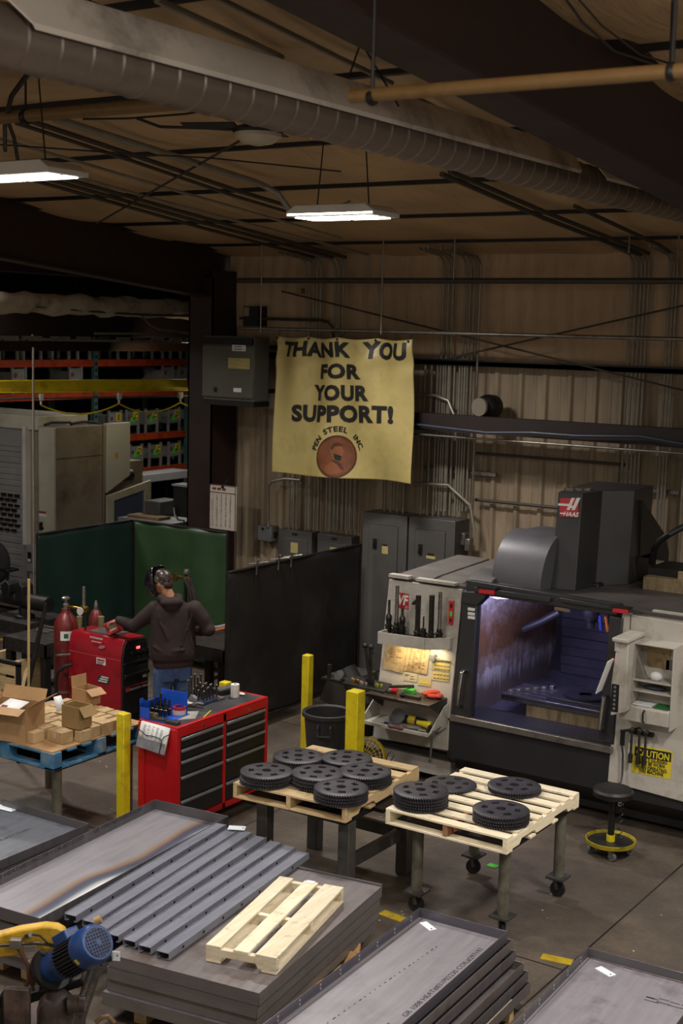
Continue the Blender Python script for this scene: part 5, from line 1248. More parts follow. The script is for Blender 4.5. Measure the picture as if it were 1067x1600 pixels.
mb = MB(); mb.tube([q+Vector((.05,.02,.025)),q+Vector((.1,.028,.025))],.026,12); mb.build('cap', REDG, t)
clutter(632,1088,z, lambda m,q: m.lathe([(.0,0),(.04,0),(.055,.02),(.05,.025),(.0,.012)], q, 16, cap=False), BLK, 'parts_dish', 'dark parts dish on the front of the tray', 'dish')
clutter(642,1091,z, lambda m,q: m.box(q+Vector((-.08,-.02,0)),q+Vector((.1,.02,.03)),None), WS, 'steel_bar', 'short steel bar lying on the tray front', 'bar')
clutter(664,1086,z, lambda m,q: [m.tube([q+Vector((-.05+.02*k,.03,.012+.01*k)),q+Vector((.05,.0+.02*k,.015))],.008,6) for k in range(4)], M('orange_tools','b8641e',.4), 'hex_keys', 'orange handled hex keys beside the red rag', 'tool')
z = z2+.012
t = thing('angle_grinder', 'angle grinder with a grey disc lying in the lower tray', 'grinder', Z(625,1130,z))
q = Z(620,1132,z); mb = MB(); mb.lathe([(.0,0),(.075,.0),(.075,.006),(.0,.008)], q+Vector((0,.02,.08)), 20, RX(1.1)); mb.build('disc', GREY, t)
mb = MB(); mb.tube([q+Vector((.02,.06,.05)),q+Vector((.12,.09,.045)),q+Vector((.26,.1,.04))],[.035,.04,.032],12); mb.build('motor_body', BLKP, t); mb = MB(); mb.tube([q+Vector((.08,.08,.048)),q+Vector((.15,.093,.045))],.043,12); mb.build('yellow_collar', YEL, t)
t = thing('cordless_drill', 'yellow cordless drill lying in the lower tray right of the grinder', 'drill', Z(662,1140,z))
q = Z(660,1142,z); mb = MB(); mb.tube([q+Vector((-.08,.03,.06)),q+Vector((.06,.05,.05))],[.02,.04],12); mb.build('body', YEL, t); mb = MB(); mb.tube([q+Vector((.04,.05,.05)),q+Vector((.1,-.02,.03))],.022,10); mb.build('grip', BLKP, t)
clutter(622,1138,z, lambda m,q: [m.ell(q+Vector((dx,-.03,.02)),(.05,.03,.02),10,6,RZ(dx*9)) for dx in (-.06,0,.06)], M('brown_rag','5a3a34',.8,0,.3,20), 'brown_glove', 'brown work glove hanging over the lower tray lip', 'glove')
for k,(px,py) in enumerate(((640,1142),(650,1146),(672,1147),(604,1134))):
    clutter(px,py,z, lambda m,q: m.tube([q+Vector((-.05,.02*k-.02,.014)),q+Vector((.07,.03,.016))],[.012,.009],8), BLKP if k != 3 else M('blue_grip','27407a',.5), 'hand_tool', ['black handled tool in the middle of the lower tray','second black handled tool in the middle of the lower tray','black handled tool at the right of the lower tray','blue handled tool at the left of the lower tray'][k], 'tool')
q = Vector((xb+.02,yfr+.05,z2+.02)); mb = MB(); mb.tube([q+Vector((-.02,.2,.02)),q+Vector((.02,-.05,.0))],.012,8); mb.tube([q+Vector((.01,-.04,-.0)),q+Vector((0,-.04,-.24))],[.013,.01],8); mb.lathe([(.008,-.01),(.018,-.01),(.018,.01),(.008,.01)], q+Vector((0,-.04,-.26)), 12, RX(PI/2), cap=False); tag(mb.build('drawbar_wrench', GALV), 'steel spanner hanging from the right end of the lower tray', 'wrench')
# small bench on the yellow post and monitor arm
q0 = Z(513,1062,1.03); q1 = Z(592,1082,1.03)
t = thing('side_bench', 'dark plate bench top left of the milling machine resting on a yellow post', 'bench', (-6.8,10.3,1.0))
mb = MB(); c = [Z(513,1063,1.06), Z(545,1071,1.06), Z(600,1083,1.06), Z(612,1070,1.06), Z(560,1058,1.06)]; mb.prism([(p.x,p.y) for p in c], lambda a,b:(a,b,1.055), lambda a,b:(a,b,1.07)); mb.build('top', BLK, t)
mb = MB(); p = c[3]; mb.tube([(p.x-.05,p.y-.03,1.04),(p.x-.02,10.98,.95)],.015,8); mb.build('wall_arm', BLK, t)
t = thing('gooseneck_stand', 'black articulated magnetic stand on the bench by the notices', 'stand', Z(576,1072,1.07))
q = Z(578,1068,1.07)
mb = MB(); mb.box(q+Vector((-.03,-.03,0)),q+Vector((.03,.03,.06))); mb.build('base', BLK, t, bev=.004)
mb = MB(); mb.tube([q+Vector((0,0,.06)),Y(577,1050,q.y),Y(571,1010,q.y)],[.018,.02,.015],10); mb.tube([q+Vector((0,0,.06)),Y(580,1040,q.y),Y(578,1012,q.y)],[.014,.016,.014],10); mb.build('arm', BLK, t)
mb = MB()
for p in ((571,1009),(580,1011)): mb.ell(Y(*p,q.y),(.03,.03,.025),12,8)
mb.tube([Y(580,1011,q.y),Y(581,1022,q.y)],.022,10); mb.build('joint', BLK, t)
for k,(px,py,c) in enumerate(((553,1066,'8a7a30'),(560,1068,'6a3a28'),(566,1071,'8a8478'),(590,1074,'9a9a40'))):
    clutter(px,py,1.07, lambda m,q: [m.lathe([(.014,0),(.014,.03),(.009,.034)], q+Vector((dx,dy,0)), 8) for dx,dy in ((0,0),(.035,.01),(-.03,.02))], M('brass_%s' % c, c, .4,.5,.2,20), 'fittings', ['yellowish fittings on the dark bench plate, leftmost','reddish fittings on the dark bench plate','grey fittings on the dark bench plate by the stand','greenish fittings on the dark bench plate right of the stand'][k], 'fittings')
q = Z(528,1064,1.07); mb = MB(); mb.lathe([(.0,0),(.05,0),(.05,.008),(0,.01)], q+Vector((0,.02,.05)), 18, RX(.9)); mb.box(q+Vector((-.16,-.05,0)),q+Vector((.05,.04,.02))); mb.tube([q+Vector((-.1,0,.02)),q+Vector((-.1,0,.14))],.02,8); tag(mb.build('dial_vise', BLK), 'black bench vise on the left end of the dark bench plate', 'vise')
# chip auger chute behind
t = thing('chip_auger', 'dark sloping chip auger chute behind the trash can', 'chute', (-7.4,11.2,0))
a = Y(505,1050,11.2); b = Y(550,1050,11.2); mb = MB(); mb.prism([(a.x-.05,0.55),(b.x+.1,.45),(b.x+.05,a.z),(a.x+.08,a.z-.0)], lambda p,q:(p,11.2,q), lambda p,q:(p,11.6,q)); mb.build('hopper', M('auger_grey','3a3837',.5,.2,.2,5), t, bev=.01)
mb = MB(); mb.tube([(b.x,11.1,.95),(b.x+.25,11.05,.65),(-7.0,11.1,.35)], .1, 14); mb.build('tube', BLK, t)
for xx in (a.x+.03,b.x+.03):
    mb = MB(); mb.box((xx-.03,11.3,0),(xx+.03,11.36,.56)); mb.build('leg', BLK, t)
# trash can
c = Z(512,1108,.72); 
t = thing('trash_can', 'black round trash can with handles between two yellow posts', 'trash can', (c.x,c.y,0))
BIN = M('bin_plastic','2a2a2c',.5,0,.15,6)
mb = MB(); mb.lathe([(.0,.01),(.165,.0),(.17,.02),(.222,.66),(.245,.665),(.245,.70),(.225,.705),(.21,.69),(.16,.05),(.0,.04)], (c.x,c.y,0), 36, cap=False); mb.build('body', BIN, t)
for a in (-1.1, 2.0):
    u = Vector((math.cos(a),math.sin(a),0)); s = Vector((-u.y,u.x,0)); o = Vector((c.x,c.y,0))
    mb = MB(); mb.tube([o+u*.215+s*.06+Vector((0,0,.62)),o+u*.25+s*.06+Vector((0,0,.60)),o+u*.25+s*.06+Vector((0,0,.52)),o+u*.25-s*.06+Vector((0,0,.52)),o+u*.25-s*.06+Vector((0,0,.60)),o+u*.215-s*.06+Vector((0,0,.62))],.013,8); mb.build('handle', BIN, t)
# yellow posts
def post(x, y, w, h, lab):
    t = thing('bollard', lab, 'bollard', (x,y,0), 'yellow square posts')
    mb = MB(); mb.box((x-w/2,y-w/2,0),(x+w/2,y+w/2,h)); mb.build('tube', YEL, t, bev=.006)
    mb = MB(); mb.box((x-w,y-w,0),(x+w,y+w,.012)); mb.build('base_plate', YEL, t)
for px, py, w, h, lab in ((193,1114,.085,1.05,'yellow square post in front of the red tool chest'),(481,1023,.085,1.05,'yellow square post left of the black trash can'),(352,1065,.085,1.03,'yellow square post showing only its top behind the tool chest')):
    q = Z(px,py,h); post(q.x,q.y,w,h,lab)
q = Z(556,1079,1.05); post(q.x,q.y,.13,1.05,'thick yellow post under the dark bench plate')
# yellow floor fan
c = Y(570,1185,10.3); t = thing('floor_fan', 'yellow wire cage floor fan half hidden behind the left pallet', 'fan', (c.x,10.3,0))
cz = c.z; rr_ = .19; YCG = M('fan_yellow','a08a1a',.45,.2,.15,8); Rf = RZ(.3)@RX(PI/2-.25)
mb = MB(); mb.lathe([(rr_,-.05),(rr_+.008,-.045),(rr_+.008,.05),(rr_,.05)], (c.x,10.3,cz), 40, Rf, cap=False); mb.build('shroud', YCG, t)
mb = MB()
for k in range(28):
    a = 2*PI*k/28; P = [Vector((r*math.cos(a),r*math.sin(a),.05+.05*(1-(r/rr_)**2))) for r in (.03,.1,.15,rr_)]; mb.tube([Vector((c.x,10.3,cz))+Rf@p for p in P], .0022, 4, cap=False)
for r in (.05,.09,.13,.165):
    mb.tube([Vector((c.x,10.3,cz))+Rf@Vector((r*math.cos(a),r*math.sin(a),.05+.05*(1-(r/rr_)**2))) for a in [2*PI*k/24 for k in range(25)]], .0022, 4, cap=False)
mb.build('cage', YCG, t)
mb = MB(); mb.lathe([(0,-.04),(.05,-.04),(.05,.02),(0,.03)], (c.x,10.3,cz), 16, Rf); mb.build('motor', BLK, t)
for k in range(3):
    a = k*2*PI/3; R2 = Rf@RZ(a); mb = MB(); mb.add([Vector((c.x,10.3,cz))+R2@Vector(p) for p in ((.03,-.05,-.01),(.16,-.06,-.02),(.17,.06,.02),(.03,.04,.01))], [(0,1,2,3)]); b = mb.build('blade', BLK, t); b.modifiers.new('s','SOLIDIFY').thickness = .003
mb = MB(); mb.tube([(c.x-.2,10.3,cz),(c.x-.22,10.3,.02),(c.x+.22,10.3,.02),(c.x+.2,10.3,cz)], .012, 8); mb.build('stand', YCG, t)
# rolling stool
c = Z(949,1337,0.0); c.y += .05; cs_ = Z(951,1253,.57)
t = thing('rolling_stool', 'black round shop stool on a yellow rimmed rolling tray base', 'stool', (c.x,c.y,0))
zs_ = .57
mb = MB(); mb.lathe([(.0,zs_-.075),(.13,zs_-.075),(.165,zs_-.06),(.17,zs_-.02),(.155,zs_),(.0,zs_+.004)], (c.x,c.y,0), 36, cap=False); mb.build('seat', BLKP, t)
mb = MB(); mb.tube([(c.x,c.y,.12),(c.x,c.y,zs_-.07)], .028, 14); mb.build('column', BLK, t)
mb = MB(); mb.tube([(c.x,c.y,.115),(c.x,c.y,.17)], .036, 14); mb.build('collar', YEL, t)
mb = MB(); mb.lathe([(.0,.105),(.19,.105),(.19,.115),(.0,.115)], (c.x,c.y,0), 36, cap=False); mb.build('base_tray', BLKP, t)
mb = MB(); mb.lathe([(.19,.10),(.205,.10),(.21,.135),(.2,.135),(.19,.115)], (c.x,c.y,0), 40, cap=False); mb.build('rim', M('worn_yellow','a8961c',.5,0,.3,12,'5a5018',8), t)
def caster(mbw, mbf, p, r, a, top):
    u = Vector((math.cos(a),math.sin(a),0)); R = RZ(a)@RX(PI/2)
    mbw.lathe([(r*.35,-.013),(r*.9,-.016),(r,-.01),(r,.01),(r*.9,.016),(r*.35,.013)], Vector((p[0],p[1],r)), 20, R)
    s = Vector((-u.y,u.x,0))
    for q in (-1,1): mbf.beam(Vector((p[0],p[1],r))+s*q*.024, Vector((p[0],p[1],top))-u*.02+s*q*.02, .03, .006, up=s)
    mbf.lathe([(.03,top-.008),(.03,top)], (p[0]-u.x*.02,p[1]-u.y*.02,0), 14)
for k in range(4):
    a = .5+k*PI/2; p = (c.x+.16*math.cos(a), c.y+.16*math.sin(a)); w = MB(); f = MB(); caster(w, f, p, .038, a+.8, .103); cw = w.build('caster_wheel', GREY, t); f.build('caster_fork', GALV, cw)
mb = MB(); mb.tube([(c.x+.06+.02*math.cos(k*.9), c.y+.04+.02*math.sin(k*.9), .14+k*.0075) for k in range(44)], .004, 5); mb.build('coil_cord', BLKP, t)
mb = MB(); q = Z(770,1353,0.0); mb.add([q+Vector(p) for p in ((-.05,-.03,.002),(.04,-.04,.002),(.05,.03,.004),(-.04,.035,.003))], [(0,1,2,3)]); o = mb.build('green_tag', M('green_card_bright','5fd84a',.6)); o.modifiers.new('s','SOLIDIFY').thickness = .002
tag(o, 'bright green paper tag lying on the floor under the right pallet table', 'tag')
# ---------------------------------------------------------------- welding booth: tables, gas cylinder, welding machine
def weld_table(name, lab, x0, x1, y0, y1, z, th=.15):
    t = thing(name, lab, 'table', ((x0+x1)/2,(y0+y1)/2,0), 'black perforated welding tables')
    mb = MB(); mb.box((x0,y0,z-.02),(x1,y1,z)); tp = mb.build('top', M('weld_top','3a3836',.45,.5,.25,8), t, bev=.003)
    mb = MB(); mb.box((x0,y0,z-th),(x1,y0+.02,z-.02)); mb.box((x1-.02,y0,z-th),(x1,y1,z-.02)); mb.box((x0,y1-.02,z-th),(x1,y1,z-.02)); mb.box((x0,y0,z-th),(x0+.02,y1,z-.02)); ap = mb.build('apron', M('weld_side','302e2d',.5,.4,.25,8), t)
    mb = MB()
    nx = max(2,int((x1-x0)/.1)); ny = max(2,int((y1-y0)/.1))
    for i in range(nx):
        x = x0+(i+.5)*(x1-x0)/nx
        for zz in (.05,.11): mb.lathe([(0,0),(.013,0),(.013,.002),(0,.002)], (x,y0-.001,z-zz), 10, RX(PI/2))
    for j in range(ny):
        y = y0+(j+.5)*(y1-y0)/ny
        for zz in (.05,.11): mb.lathe([(0,0),(.013,0),(.013,.002),(0,.002)], (x1+.001,y,z-zz), 10, RY(PI/2))
        for i in range(nx): mb.lathe([(0,0),(.012,0),(0,.001)], (x0+(i+.5)*(x1-x0)/nx,y,z+.0005), 8)
    mb.build('holes', M('hole_black','060606',.8), ap)
    for xx in (x0+.06,x1-.06):
        for yy in (y0+.06,y1-.06):
            mb = MB(); mb.box((xx-.04,yy-.04,0),(xx+.04,yy+.04,z-th)); mb.build('leg', BLK, t)
    return t
weld_table('welding_table','black welding table with round holes standing left of the gas cylinder',-11.28,-10.62,10.28,10.85,.85)
weld_table('welding_table','black welding table with holes at the far left, behind the broom handle',-12.1,-11.4,10.75,11.4,.88)
p = Z(308,1003,.9); q = Z(353,1006,.9)
weld_table('welding_table','black welding table at the welder\'s right hand, beside the black screen',-9.75,-8.85,11.15,12.0,.9)
ZT = .85
for k,(px,py,l,lab) in enumerate(((76,980,.22,'flat steel offcut on the left welding table, rear one'),(72,985,.26,'flat steel offcut on the left welding table, middle one'),(66,988,.2,'flat steel offcut on the left welding table, front one'))):
    q = Z(px,py,ZT); mb = MB(); mb.box(q+Vector((-l/2,-.03,0)),q+Vector((l/2,.03,.012+.004*k))); tag(mb.build('steel_offcut', M('dull_steel','77706a',.4,.7,.2,10)), lab, 'steel')
t = thing('bench_vise', 'dark bench vise on the far left welding table', 'vise', Z(25,960,.88))
q = Vector((-11.7,11.0,.88))
mb = MB(); mb.lathe([(.12,0),(.12,.03),(.07,.05),(.07,.12)], q, 18); mb.build('base', BLK, t)
mb = MB(); mb.tube([q+Vector((-.45,0,.2)),q+Vector((.05,0,.2))],.075,12); mb.tube([q+Vector((.05,0,.2)),q+Vector((.4,0,.2))],.09,14); mb.build('body', BLK, t)
for dx in (-.22,.0): mb = MB(); mb.prism([(-.06,.2),(.06,.2),(.05,.38),(-.0,.42),(-.09,.36)], lambda a,b: q+Vector((dx+a,-.09,b)), lambda a,b: q+Vector((dx+a,.09,b))); mb.build('jaw', BLK, t, bev=.008)
mb = MB(); mb.tube([q+Vector((-.48,-.14,.16)),q+Vector((-.5,.1,.2))],.014,8); mb.build('handle', GALV, t)
t = thing('office_chair', 'black office chair with armrests in front of the roller shutter', 'chair', (-14.72,13.2,0))
q = Vector((-14.72,13.25,0)); FAB = M('chair_fabric','232325',.8,0,.2,20)
zc_ = Y(8,930,13.25).z
mb = MB(); mb.ell(q+Vector((0,0,zc_)),(.27,.25,.06),18,8); mb.build('seat', FAB, t)
mb = MB(); mb.ell(q+Vector((-.1,.1,zc_+.42)),(.24,.07,.32),18,10,RZ(.5)); mb.build('backrest', FAB, t)
mb = MB(); mb.tube([q+Vector((0,0,.12)),q+Vector((0,0,zc_))],.03,10); mb.build('column', BLK, t)
for k,a in enumerate((.2,)): 
    mb = MB(); mb.tube([q+Vector((.2,-.05,zc_)),q+Vector((.33,-.05,zc_+.1)),q+Vector((.34,-.05,zc_+.36))],.022,8); ar = mb.build('arm_post', BLK, t)
    mb = MB(); mb.box(q+Vector((.24,-.12,zc_+.36)),q+Vector((.42,.1,zc_+.4))); mb.build('arm_pad', BLKP, ar, bev=.015)
for k in range(5):
    a = k*2*PI/5; mb = MB(); mb.tube([q+Vector((0,0,.12)),q+Vector((.3*math.cos(a),.3*math.sin(a),.07))],[.03,.02],8); mb.ell(q+Vector((.3*math.cos(a),.3*math.sin(a),.03)),(.03,.03,.03),10,6); mb.build('base_leg', BLK, t)
# gas cylinder
CYR = M('cylinder_red','6e2422',.4,.1,.2,5,'4a1a18',3)
cx, cy = -10.33, 10.25; q = Y(103,955,cy); cx = q.x; zt = Y(103,938,cy).z
t = thing('gas_cylinder', 'tall dark red gas cylinder with brass regulator left of the red welding machine', 'gas cylinder', (cx,cy,0))
zs_ = zt-.16
mb = MB(); mb.lathe([(.0,.0),(.12,.0),(.128,.02),(.128,zs_-.14),(.12,zs_-.07),(.095,zs_-.02),(.06,zs_+.02),(.045,zs_+.04),(.045,zs_+.07),(.0,zs_+.07)], (cx,cy,0), 32, cap=False); bd = mb.build('cylinder', CYR, t)
mb = MB(); mb.lathe([(.03,zs_+.06),(.03,zs_+.12),(.018,zs_+.13),(.018,zs_+.17)], (cx,cy,0), 14); mb.build('valve', GALV, t)
mb = MB(); mb.lathe([(.04,zs_+.17),(.045,zs_+.19),(.03,zs_+.2)], (cx,cy,0), 14); mb.build('hand_wheel', GALV, t)
BRASS = M('brass','a8873a',.3,.9,.2,15)
rg = Y(131,943,cy); u = Vector((1,.1,0)).normalized()
mb = MB(); mb.tube([Vector((cx,cy,zs_+.1)), Vector((rg.x,cy,zs_+.1))], .014, 10); mb.lathe([(.04,-.03),(.045,0),(.04,.03)], (rg.x,cy,zs_+.1), 16, RX(PI/2)); reg = mb.build('regulator', BRASS, t)
mb = MB(); mb.lathe([(0,0),(.042,0),(.042,.012),(0,.012)], (rg.x,cy-.05,zs_+.085), 18, RX(PI/2)); mb.build('gauge', M('gauge_face','c8c4b8',.4), reg)
mb = MB(); mb.tube([(rg.x,cy,zs_+.1),(rg.x,cy,zs_+.34)], [.02,.016], 10); mb.build('flow_tube', GALV, reg)
mb = MB(); mb.tube([(rg.x+.01,cy,zs_+.05),(rg.x+.02,cy,zs_-.1),(rg.x+.0,cy,zs_-.3)], .012, 8); mb.build('gas_hose', BLKP, reg)
# label on the cylinder
def cyl_patch(r, z0, z1, a0, a1, mat, name, par, n=10):
    mb = MB(); vs = []
    for z in (z0,z1):
        for k in range(n+1): a = a0+(a1-a0)*k/n; vs.append((cx+r*math.cos(a),cy+r*math.sin(a),z))
    mb.add(vs, [(k,k+1,n+2+k,n+1+k) for k in range(n)]); return mb.build(name, mat, par)
lb = cyl_patch(.1295,zs_-.25,zs_-.15,-1.25,-.15,PAPER,'label',bd)
lb2 = cyl_patch(.1305,zs_-.225,zs_-.175,-.95,-.6,M('diamond_green','2a5a3a',.6),'label_diamond',bd)
mb = MB(); mb.lathe([(.13,zs_-.82),(.136,zs_-.82),(.136,zs_-.80),(.13,zs_-.80)], (cx,cy,0), 24, cap=False); mb.build('chain_band', GALV, t)
q = Y(150,965,11.0)
t = thing('small_cylinder', 'small dark red gas bottle behind the red welding machine', 'gas cylinder', (q.x,11.0,0))
zz = Y(149,945,11.0).z; mb = MB(); mb.lathe([(.0,.75),(.075,.75),(.08,.77),(.08,zz-.14),(.05,zz-.07),(.03,zz-.05),(.0,zz-.05)], (q.x,11.0,0), 22, cap=False); mb.build('cylinder', CYR, t); mb = MB(); mb.lathe([(.025,zz-.05),(.025,zz),(.01,zz+.05)], (q.x,11.0,0), 12); mb.build('valve', GALV, t)
mb = MB(); mb.box((q.x-.15,10.85,.70),(q.x+.3,11.15,.75)); mb.build('stand', BLK, t)
for k,px in enumerate((124,158)):
    q = Y(px,970,10.95); mb = MB(); mb.tube([(q.x,10.95,.75),(q.x,10.95,q.z+.05)],.035,12); tag(mb.build('rod_canister', M('canister_tan','7d7050',.5)), ['tan welding rod canister between the gas cylinder and the regulator','tan welding rod canister right of the small gas bottle'][k], 'canister')
# red welding machine
wA = Z(113,984,1.1); wB = Z(183,1003,1.1); wx0, wx1 = wA.x, wB.x; wy0 = (wA.y+wB.y)/2; wy1 = Z(232,992,1.1).y+.02
WRED = M('welder_red','8e1420',.32,0,.1,4,'6a1018',3)
t = thing('welding_machine', 'dark red welding power source with black front beside the welder', 'welding machine', ((wx0+wx1)/2,(wy0+wy1)/2,0))
zb_ = .3
mb = MB(); mb.prism([(wy0,zb_),(wy0,.92),(wy0+.03,1.06),(wy0+.06,1.1),(wy1-.06,1.1),(wy1-.03,1.06),(wy1,.92),(wy1,zb_)], lambda a,b:(wx0,a,b), lambda a,b:(wx1,a,b)); case = mb.build('case', WRED, t, bev=.006)
mb = MB(); mb.prism([(wy0+.01,zb_),(wy0+.01,.92),(wy0+.04,1.05),(wy0+.07,1.085),(wy1-.07,1.085),(wy1-.04,1.05),(wy1-.01,.92),(wy1-.01,zb_)], lambda a,b:(wx1,a,b), lambda a,b:(wx1+.02,a,b)); fr = mb.build('front_panel', BLKP, t, bev=.004)
mb = MB(); mb.box((wx0,wy0-.003,.885),(wx1,wy0,.895)); mb.box((wx0,wy0-.003,.60),(wx0+.25,wy0,.607)); mb.build('panel_seam', M('seam_red','b04048',.35), case)
mb = MB(); mb.box((wx1+.02,wy0+.09,.93),(wx1+.03,wy1-.06,1.04)); dp = mb.build('display_panel', BLK, fr)
mb = MB(); mb.box((wx1+.03,wy0+.2,.985),(wx1+.034,wy0+.25,1.01)); mb.build('red_display', EM('red_led',(1,.02,.03),3.0), dp)
for k in range(4): mb = MB(); mb.lathe([(.013,0),(.013,.02),(0,.022)], (wx1+.03,wy0+.12+.09*k,.955), 12, RY(PI/2)); mb.build('knob', BLKP, dp)
mb = MB(); mb.box((wx1+.02,wy0+.03,.55),(wx1+.028,wy1-.02,.6)); st = mb.build('name_strip', BLK, fr)
mb = MB(); mb.box((wx1+.02,wy0+.03,.602),(wx1+.029,wy1-.02,.606)); mb.build('red_line', M('line_red','a02028',.5), fr)
mb = MB(); text_into(mb, 'PRECISION TIG 375', lambda a,b:(wx1+.03,(wy0+wy1)/2+.05+a,.56+b), w=.32, h=.022, bold=.02, skew=.2); mb.build('name_lettering', M('strip_white','b0a8a0',.5), st)
mb = MB(); mb.box((wx1+.028,wy0+.04,.555),(wx1+.031,wy0+.11,.595)); mb.build('name_badge', M('badge_red','9a3a3a',.5), st)
mb = MB(); mb.box((wx1+.02,wy0+.02,.70),(wx1+.05,wy1-.02,.74)); mb.box((wx1+.02,wy0+.02,.84),(wx1+.035,wy1-.02,.86)); mb.build('front_ridge', BLK, fr, bev=.006)
mb = MB(); mb.box((wx1+.02,wy1-.1,.66),(wx1+.024,wy1-.04,.69)); mb.build('white_sticker', PAPER, fr)
def wdecal(px0,py0,px1,py1,mat,name,par,off=.003):
    a = Y(px0,py0,wy0); b = Y(px1,py1,wy0); mb = MB(); mb.box((a.x,wy0-off,b.z),(b.x,wy0,a.z)); return mb.build(name,mat,par), a, b
bdg, a, b = wdecal(141,994,160,1000,PAPER,'brand_badge',case)
mb = MB(); text_into(mb,'LINCOLN',lambda x,y:((a.x+b.x)/2+x,wy0-.006,b.z+.006+y),w=(b.x-a.x)*.9,h=(a.z-b.z)*.7,bold=.03); mb.build('brand_lettering',INK,bdg)
bd2, a2, b2 = wdecal(143,1000.5,160,1006.5,M('badge_bright','b8343c',.4),'brand_badge',case)
mb = MB(); text_into(mb,'ELECTRIC',lambda x,y:((a2.x+b2.x)/2+x,wy0-.006,b2.z+.008+y),w=(b2.x-a2.x)*.9,h=(a2.z-b2.z)*.6,bold=.03); mb.build('brand_lettering',PAPER,bd2)
mb = MB(); q = Y(159,1011,wy0); mb.prism([(.045*math.cos(k*PI/8)*1.0,.018*math.sin(k*PI/8)) for k in range(16)], lambda a,b:(q.x+a,wy0-.003,q.z+b+a*.2), lambda a,b:(q.x+a,wy0,q.z+b+a*.2)); mb.build('swoosh_badge', M('badge_pink','b0727a',.4), case)
w1, a, b = wdecal(151,1027,165,1040,PAPER,'warning_sticker',case); 
mb = MB(); mb.box((a.x+.01,wy0-.005,a.z-.03),(b.x-.01,wy0-.003,a.z-.01)); mb.build('sticker_band', M('badge_bright','b8343c'), w1)
mb = MB()
for k in range(3): mb.box((a.x+.01,wy0-.005,a.z-.045-k*.013),(b.x-.02-.01*k,wy0-.003,a.z-.039-k*.013))
mb.build('print', INK, w1)
w2, a, b = wdecal(153,1055,171,1070,M('sticker_dark','3a3532',.5),'rating_plate',case)
mb = MB()
for k in range(3): mb.box((a.x+.01+.02*k,wy0-.005,b.z+.015+k*.024),(b.x-.03+.01*k,wy0-.003,b.z+.027+k*.024))
mb.build('print', PAPER, w2)
mb = MB(); mb.box((wx0,wy0,.18),(wx1,wy1,.3)); mb.build('undercarriage', BLK, t)
for xx in (wx0+.1,wx1-.08):
    for yy in (wy0+.02,wy1-.02): mb = MB(); mb.lathe([(.03,-.025),(.09,-.025),(.095,0),(.09,.025),(.03,.025)], (xx,yy,.095), 20, RX(PI/2)); mb.build('wheel', RUB, t)
mb = MB(); mb.tube([(cx+.02,cy-.16,.82),(cx+.1,cy-.2,.84),(wx0+.06,wy0-.03,.86)],.012,8); tag(mb.build('safety_chain', GALV), 'dark chain looped round the gas cylinder', 'chain')
mb = MB(); mb.tube([Y(113,1038,wy0-.05),Y(100,1042,wy0-.1),Y(90,1050,wy0-.12),Y(87,1062,wy0-.12),Y(88,1090,wy0-.1)],.02,8); tag(mb.build('power_cable', BLKP), 'thick black cable looping in front of the gas cylinder', 'cable')
mb = MB(); mb.box((wx0+.2,wy0+.1,1.1),(wx0+.55,wy1-.08,1.112)); tag(mb.build('tool_tray', M('tray_grey','6a6866',.4,.5,.3,12)), 'grey litter of small parts lying on top of the red welding machine', 'parts')
RB = M('carton_red','a82430',.45,0,.1,6)
t = thing('red_carton', 'small red carton tipped up on the red welding machine under the welder\'s hand', 'box', Y(185,975,wy0+.15))
q = Y(181,979,wy0+.12); Tm = Matrix.Translation((q.x,wy0+.12,1.135)) @ Matrix.Rotation(-.5,4,'Y') @ Matrix.Rotation(.35,4,'Z')
mb = MB(Tm); mb.box((-.07,-.05,.0),(.07,.05,.13)); mb.build('body', RB, t, bev=.003)
mb = MB(Tm); mb.box((-.03,-.053,.03),(.06,-.05,.1)); mb.build('label', M('carton_label','b5a08a',.6), t)
mb = MB(Tm); mb.add([(-.07,-.05,.13),(.07,-.05,.13),(.09,-.09,.10),(-.06,-.09,.10)], [(0,1,2,3)]); f = mb.build('flap', RB, t); f.modifiers.new('s','SOLIDIFY').thickness = .003
# tall torch stand behind the welder
q = Y(285,905,11.9)
t = thing('torch_stand', 'stand hung with brass fittings and coiled torch cables behind the welder\'s head', 'stand', (q.x,11.9,0))
zt = Y(288,897,11.9).z; mb = MB(); mb.tube([(q.x+.05,11.9,0),(q.x+.05,11.9,zt)],.02,8); mb.build('pole', BLK, t)
mb = MB(); mb.tube([(q.x-.15,11.9,zt-.05),(q.x+.12,11.9,zt-.03)],.018,8); mb.lathe([(.05,-.02),(.05,.02)],(q.x-.08,11.85,zt-.04),14,RX(PI/2)); mb.lathe([(.03,-.02),(.04,.02)],(q.x-.14,11.85,zt-.07),14,RX(PI/2)); mb.build('brass_fittings', M('dull_brass','6a5428',.4,.7,.3,15), t)
mb = MB(); mb.lathe([(.03,0),(.04,.03),(.03,.06)],(q.x+.06,11.9,zt),12); mb.build('cap', GALV, t)
for k in range(5):
    mb = MB(); mb.tube([(q.x+.02+.03*k,11.88,zt-.03),(q.x+.1+.03*k,11.87,zt-.12-.02*k),(q.x+.16+.03*k,11.86,zt-.35),(q.x+.18+.02*k,11.86,zt-.7),(q.x+.1,11.9,zt-1.1)],.014,7); mb.build('cable', M('cable_brown','3a2a20',.5,0,.3,10) if k%2 else BLKP, t)
mb = MB(); mb.lathe([(.2,0),(.2,.02),(0,.03)], (q.x+.05,11.9,0), 20); mb.build('base', BLK, t)
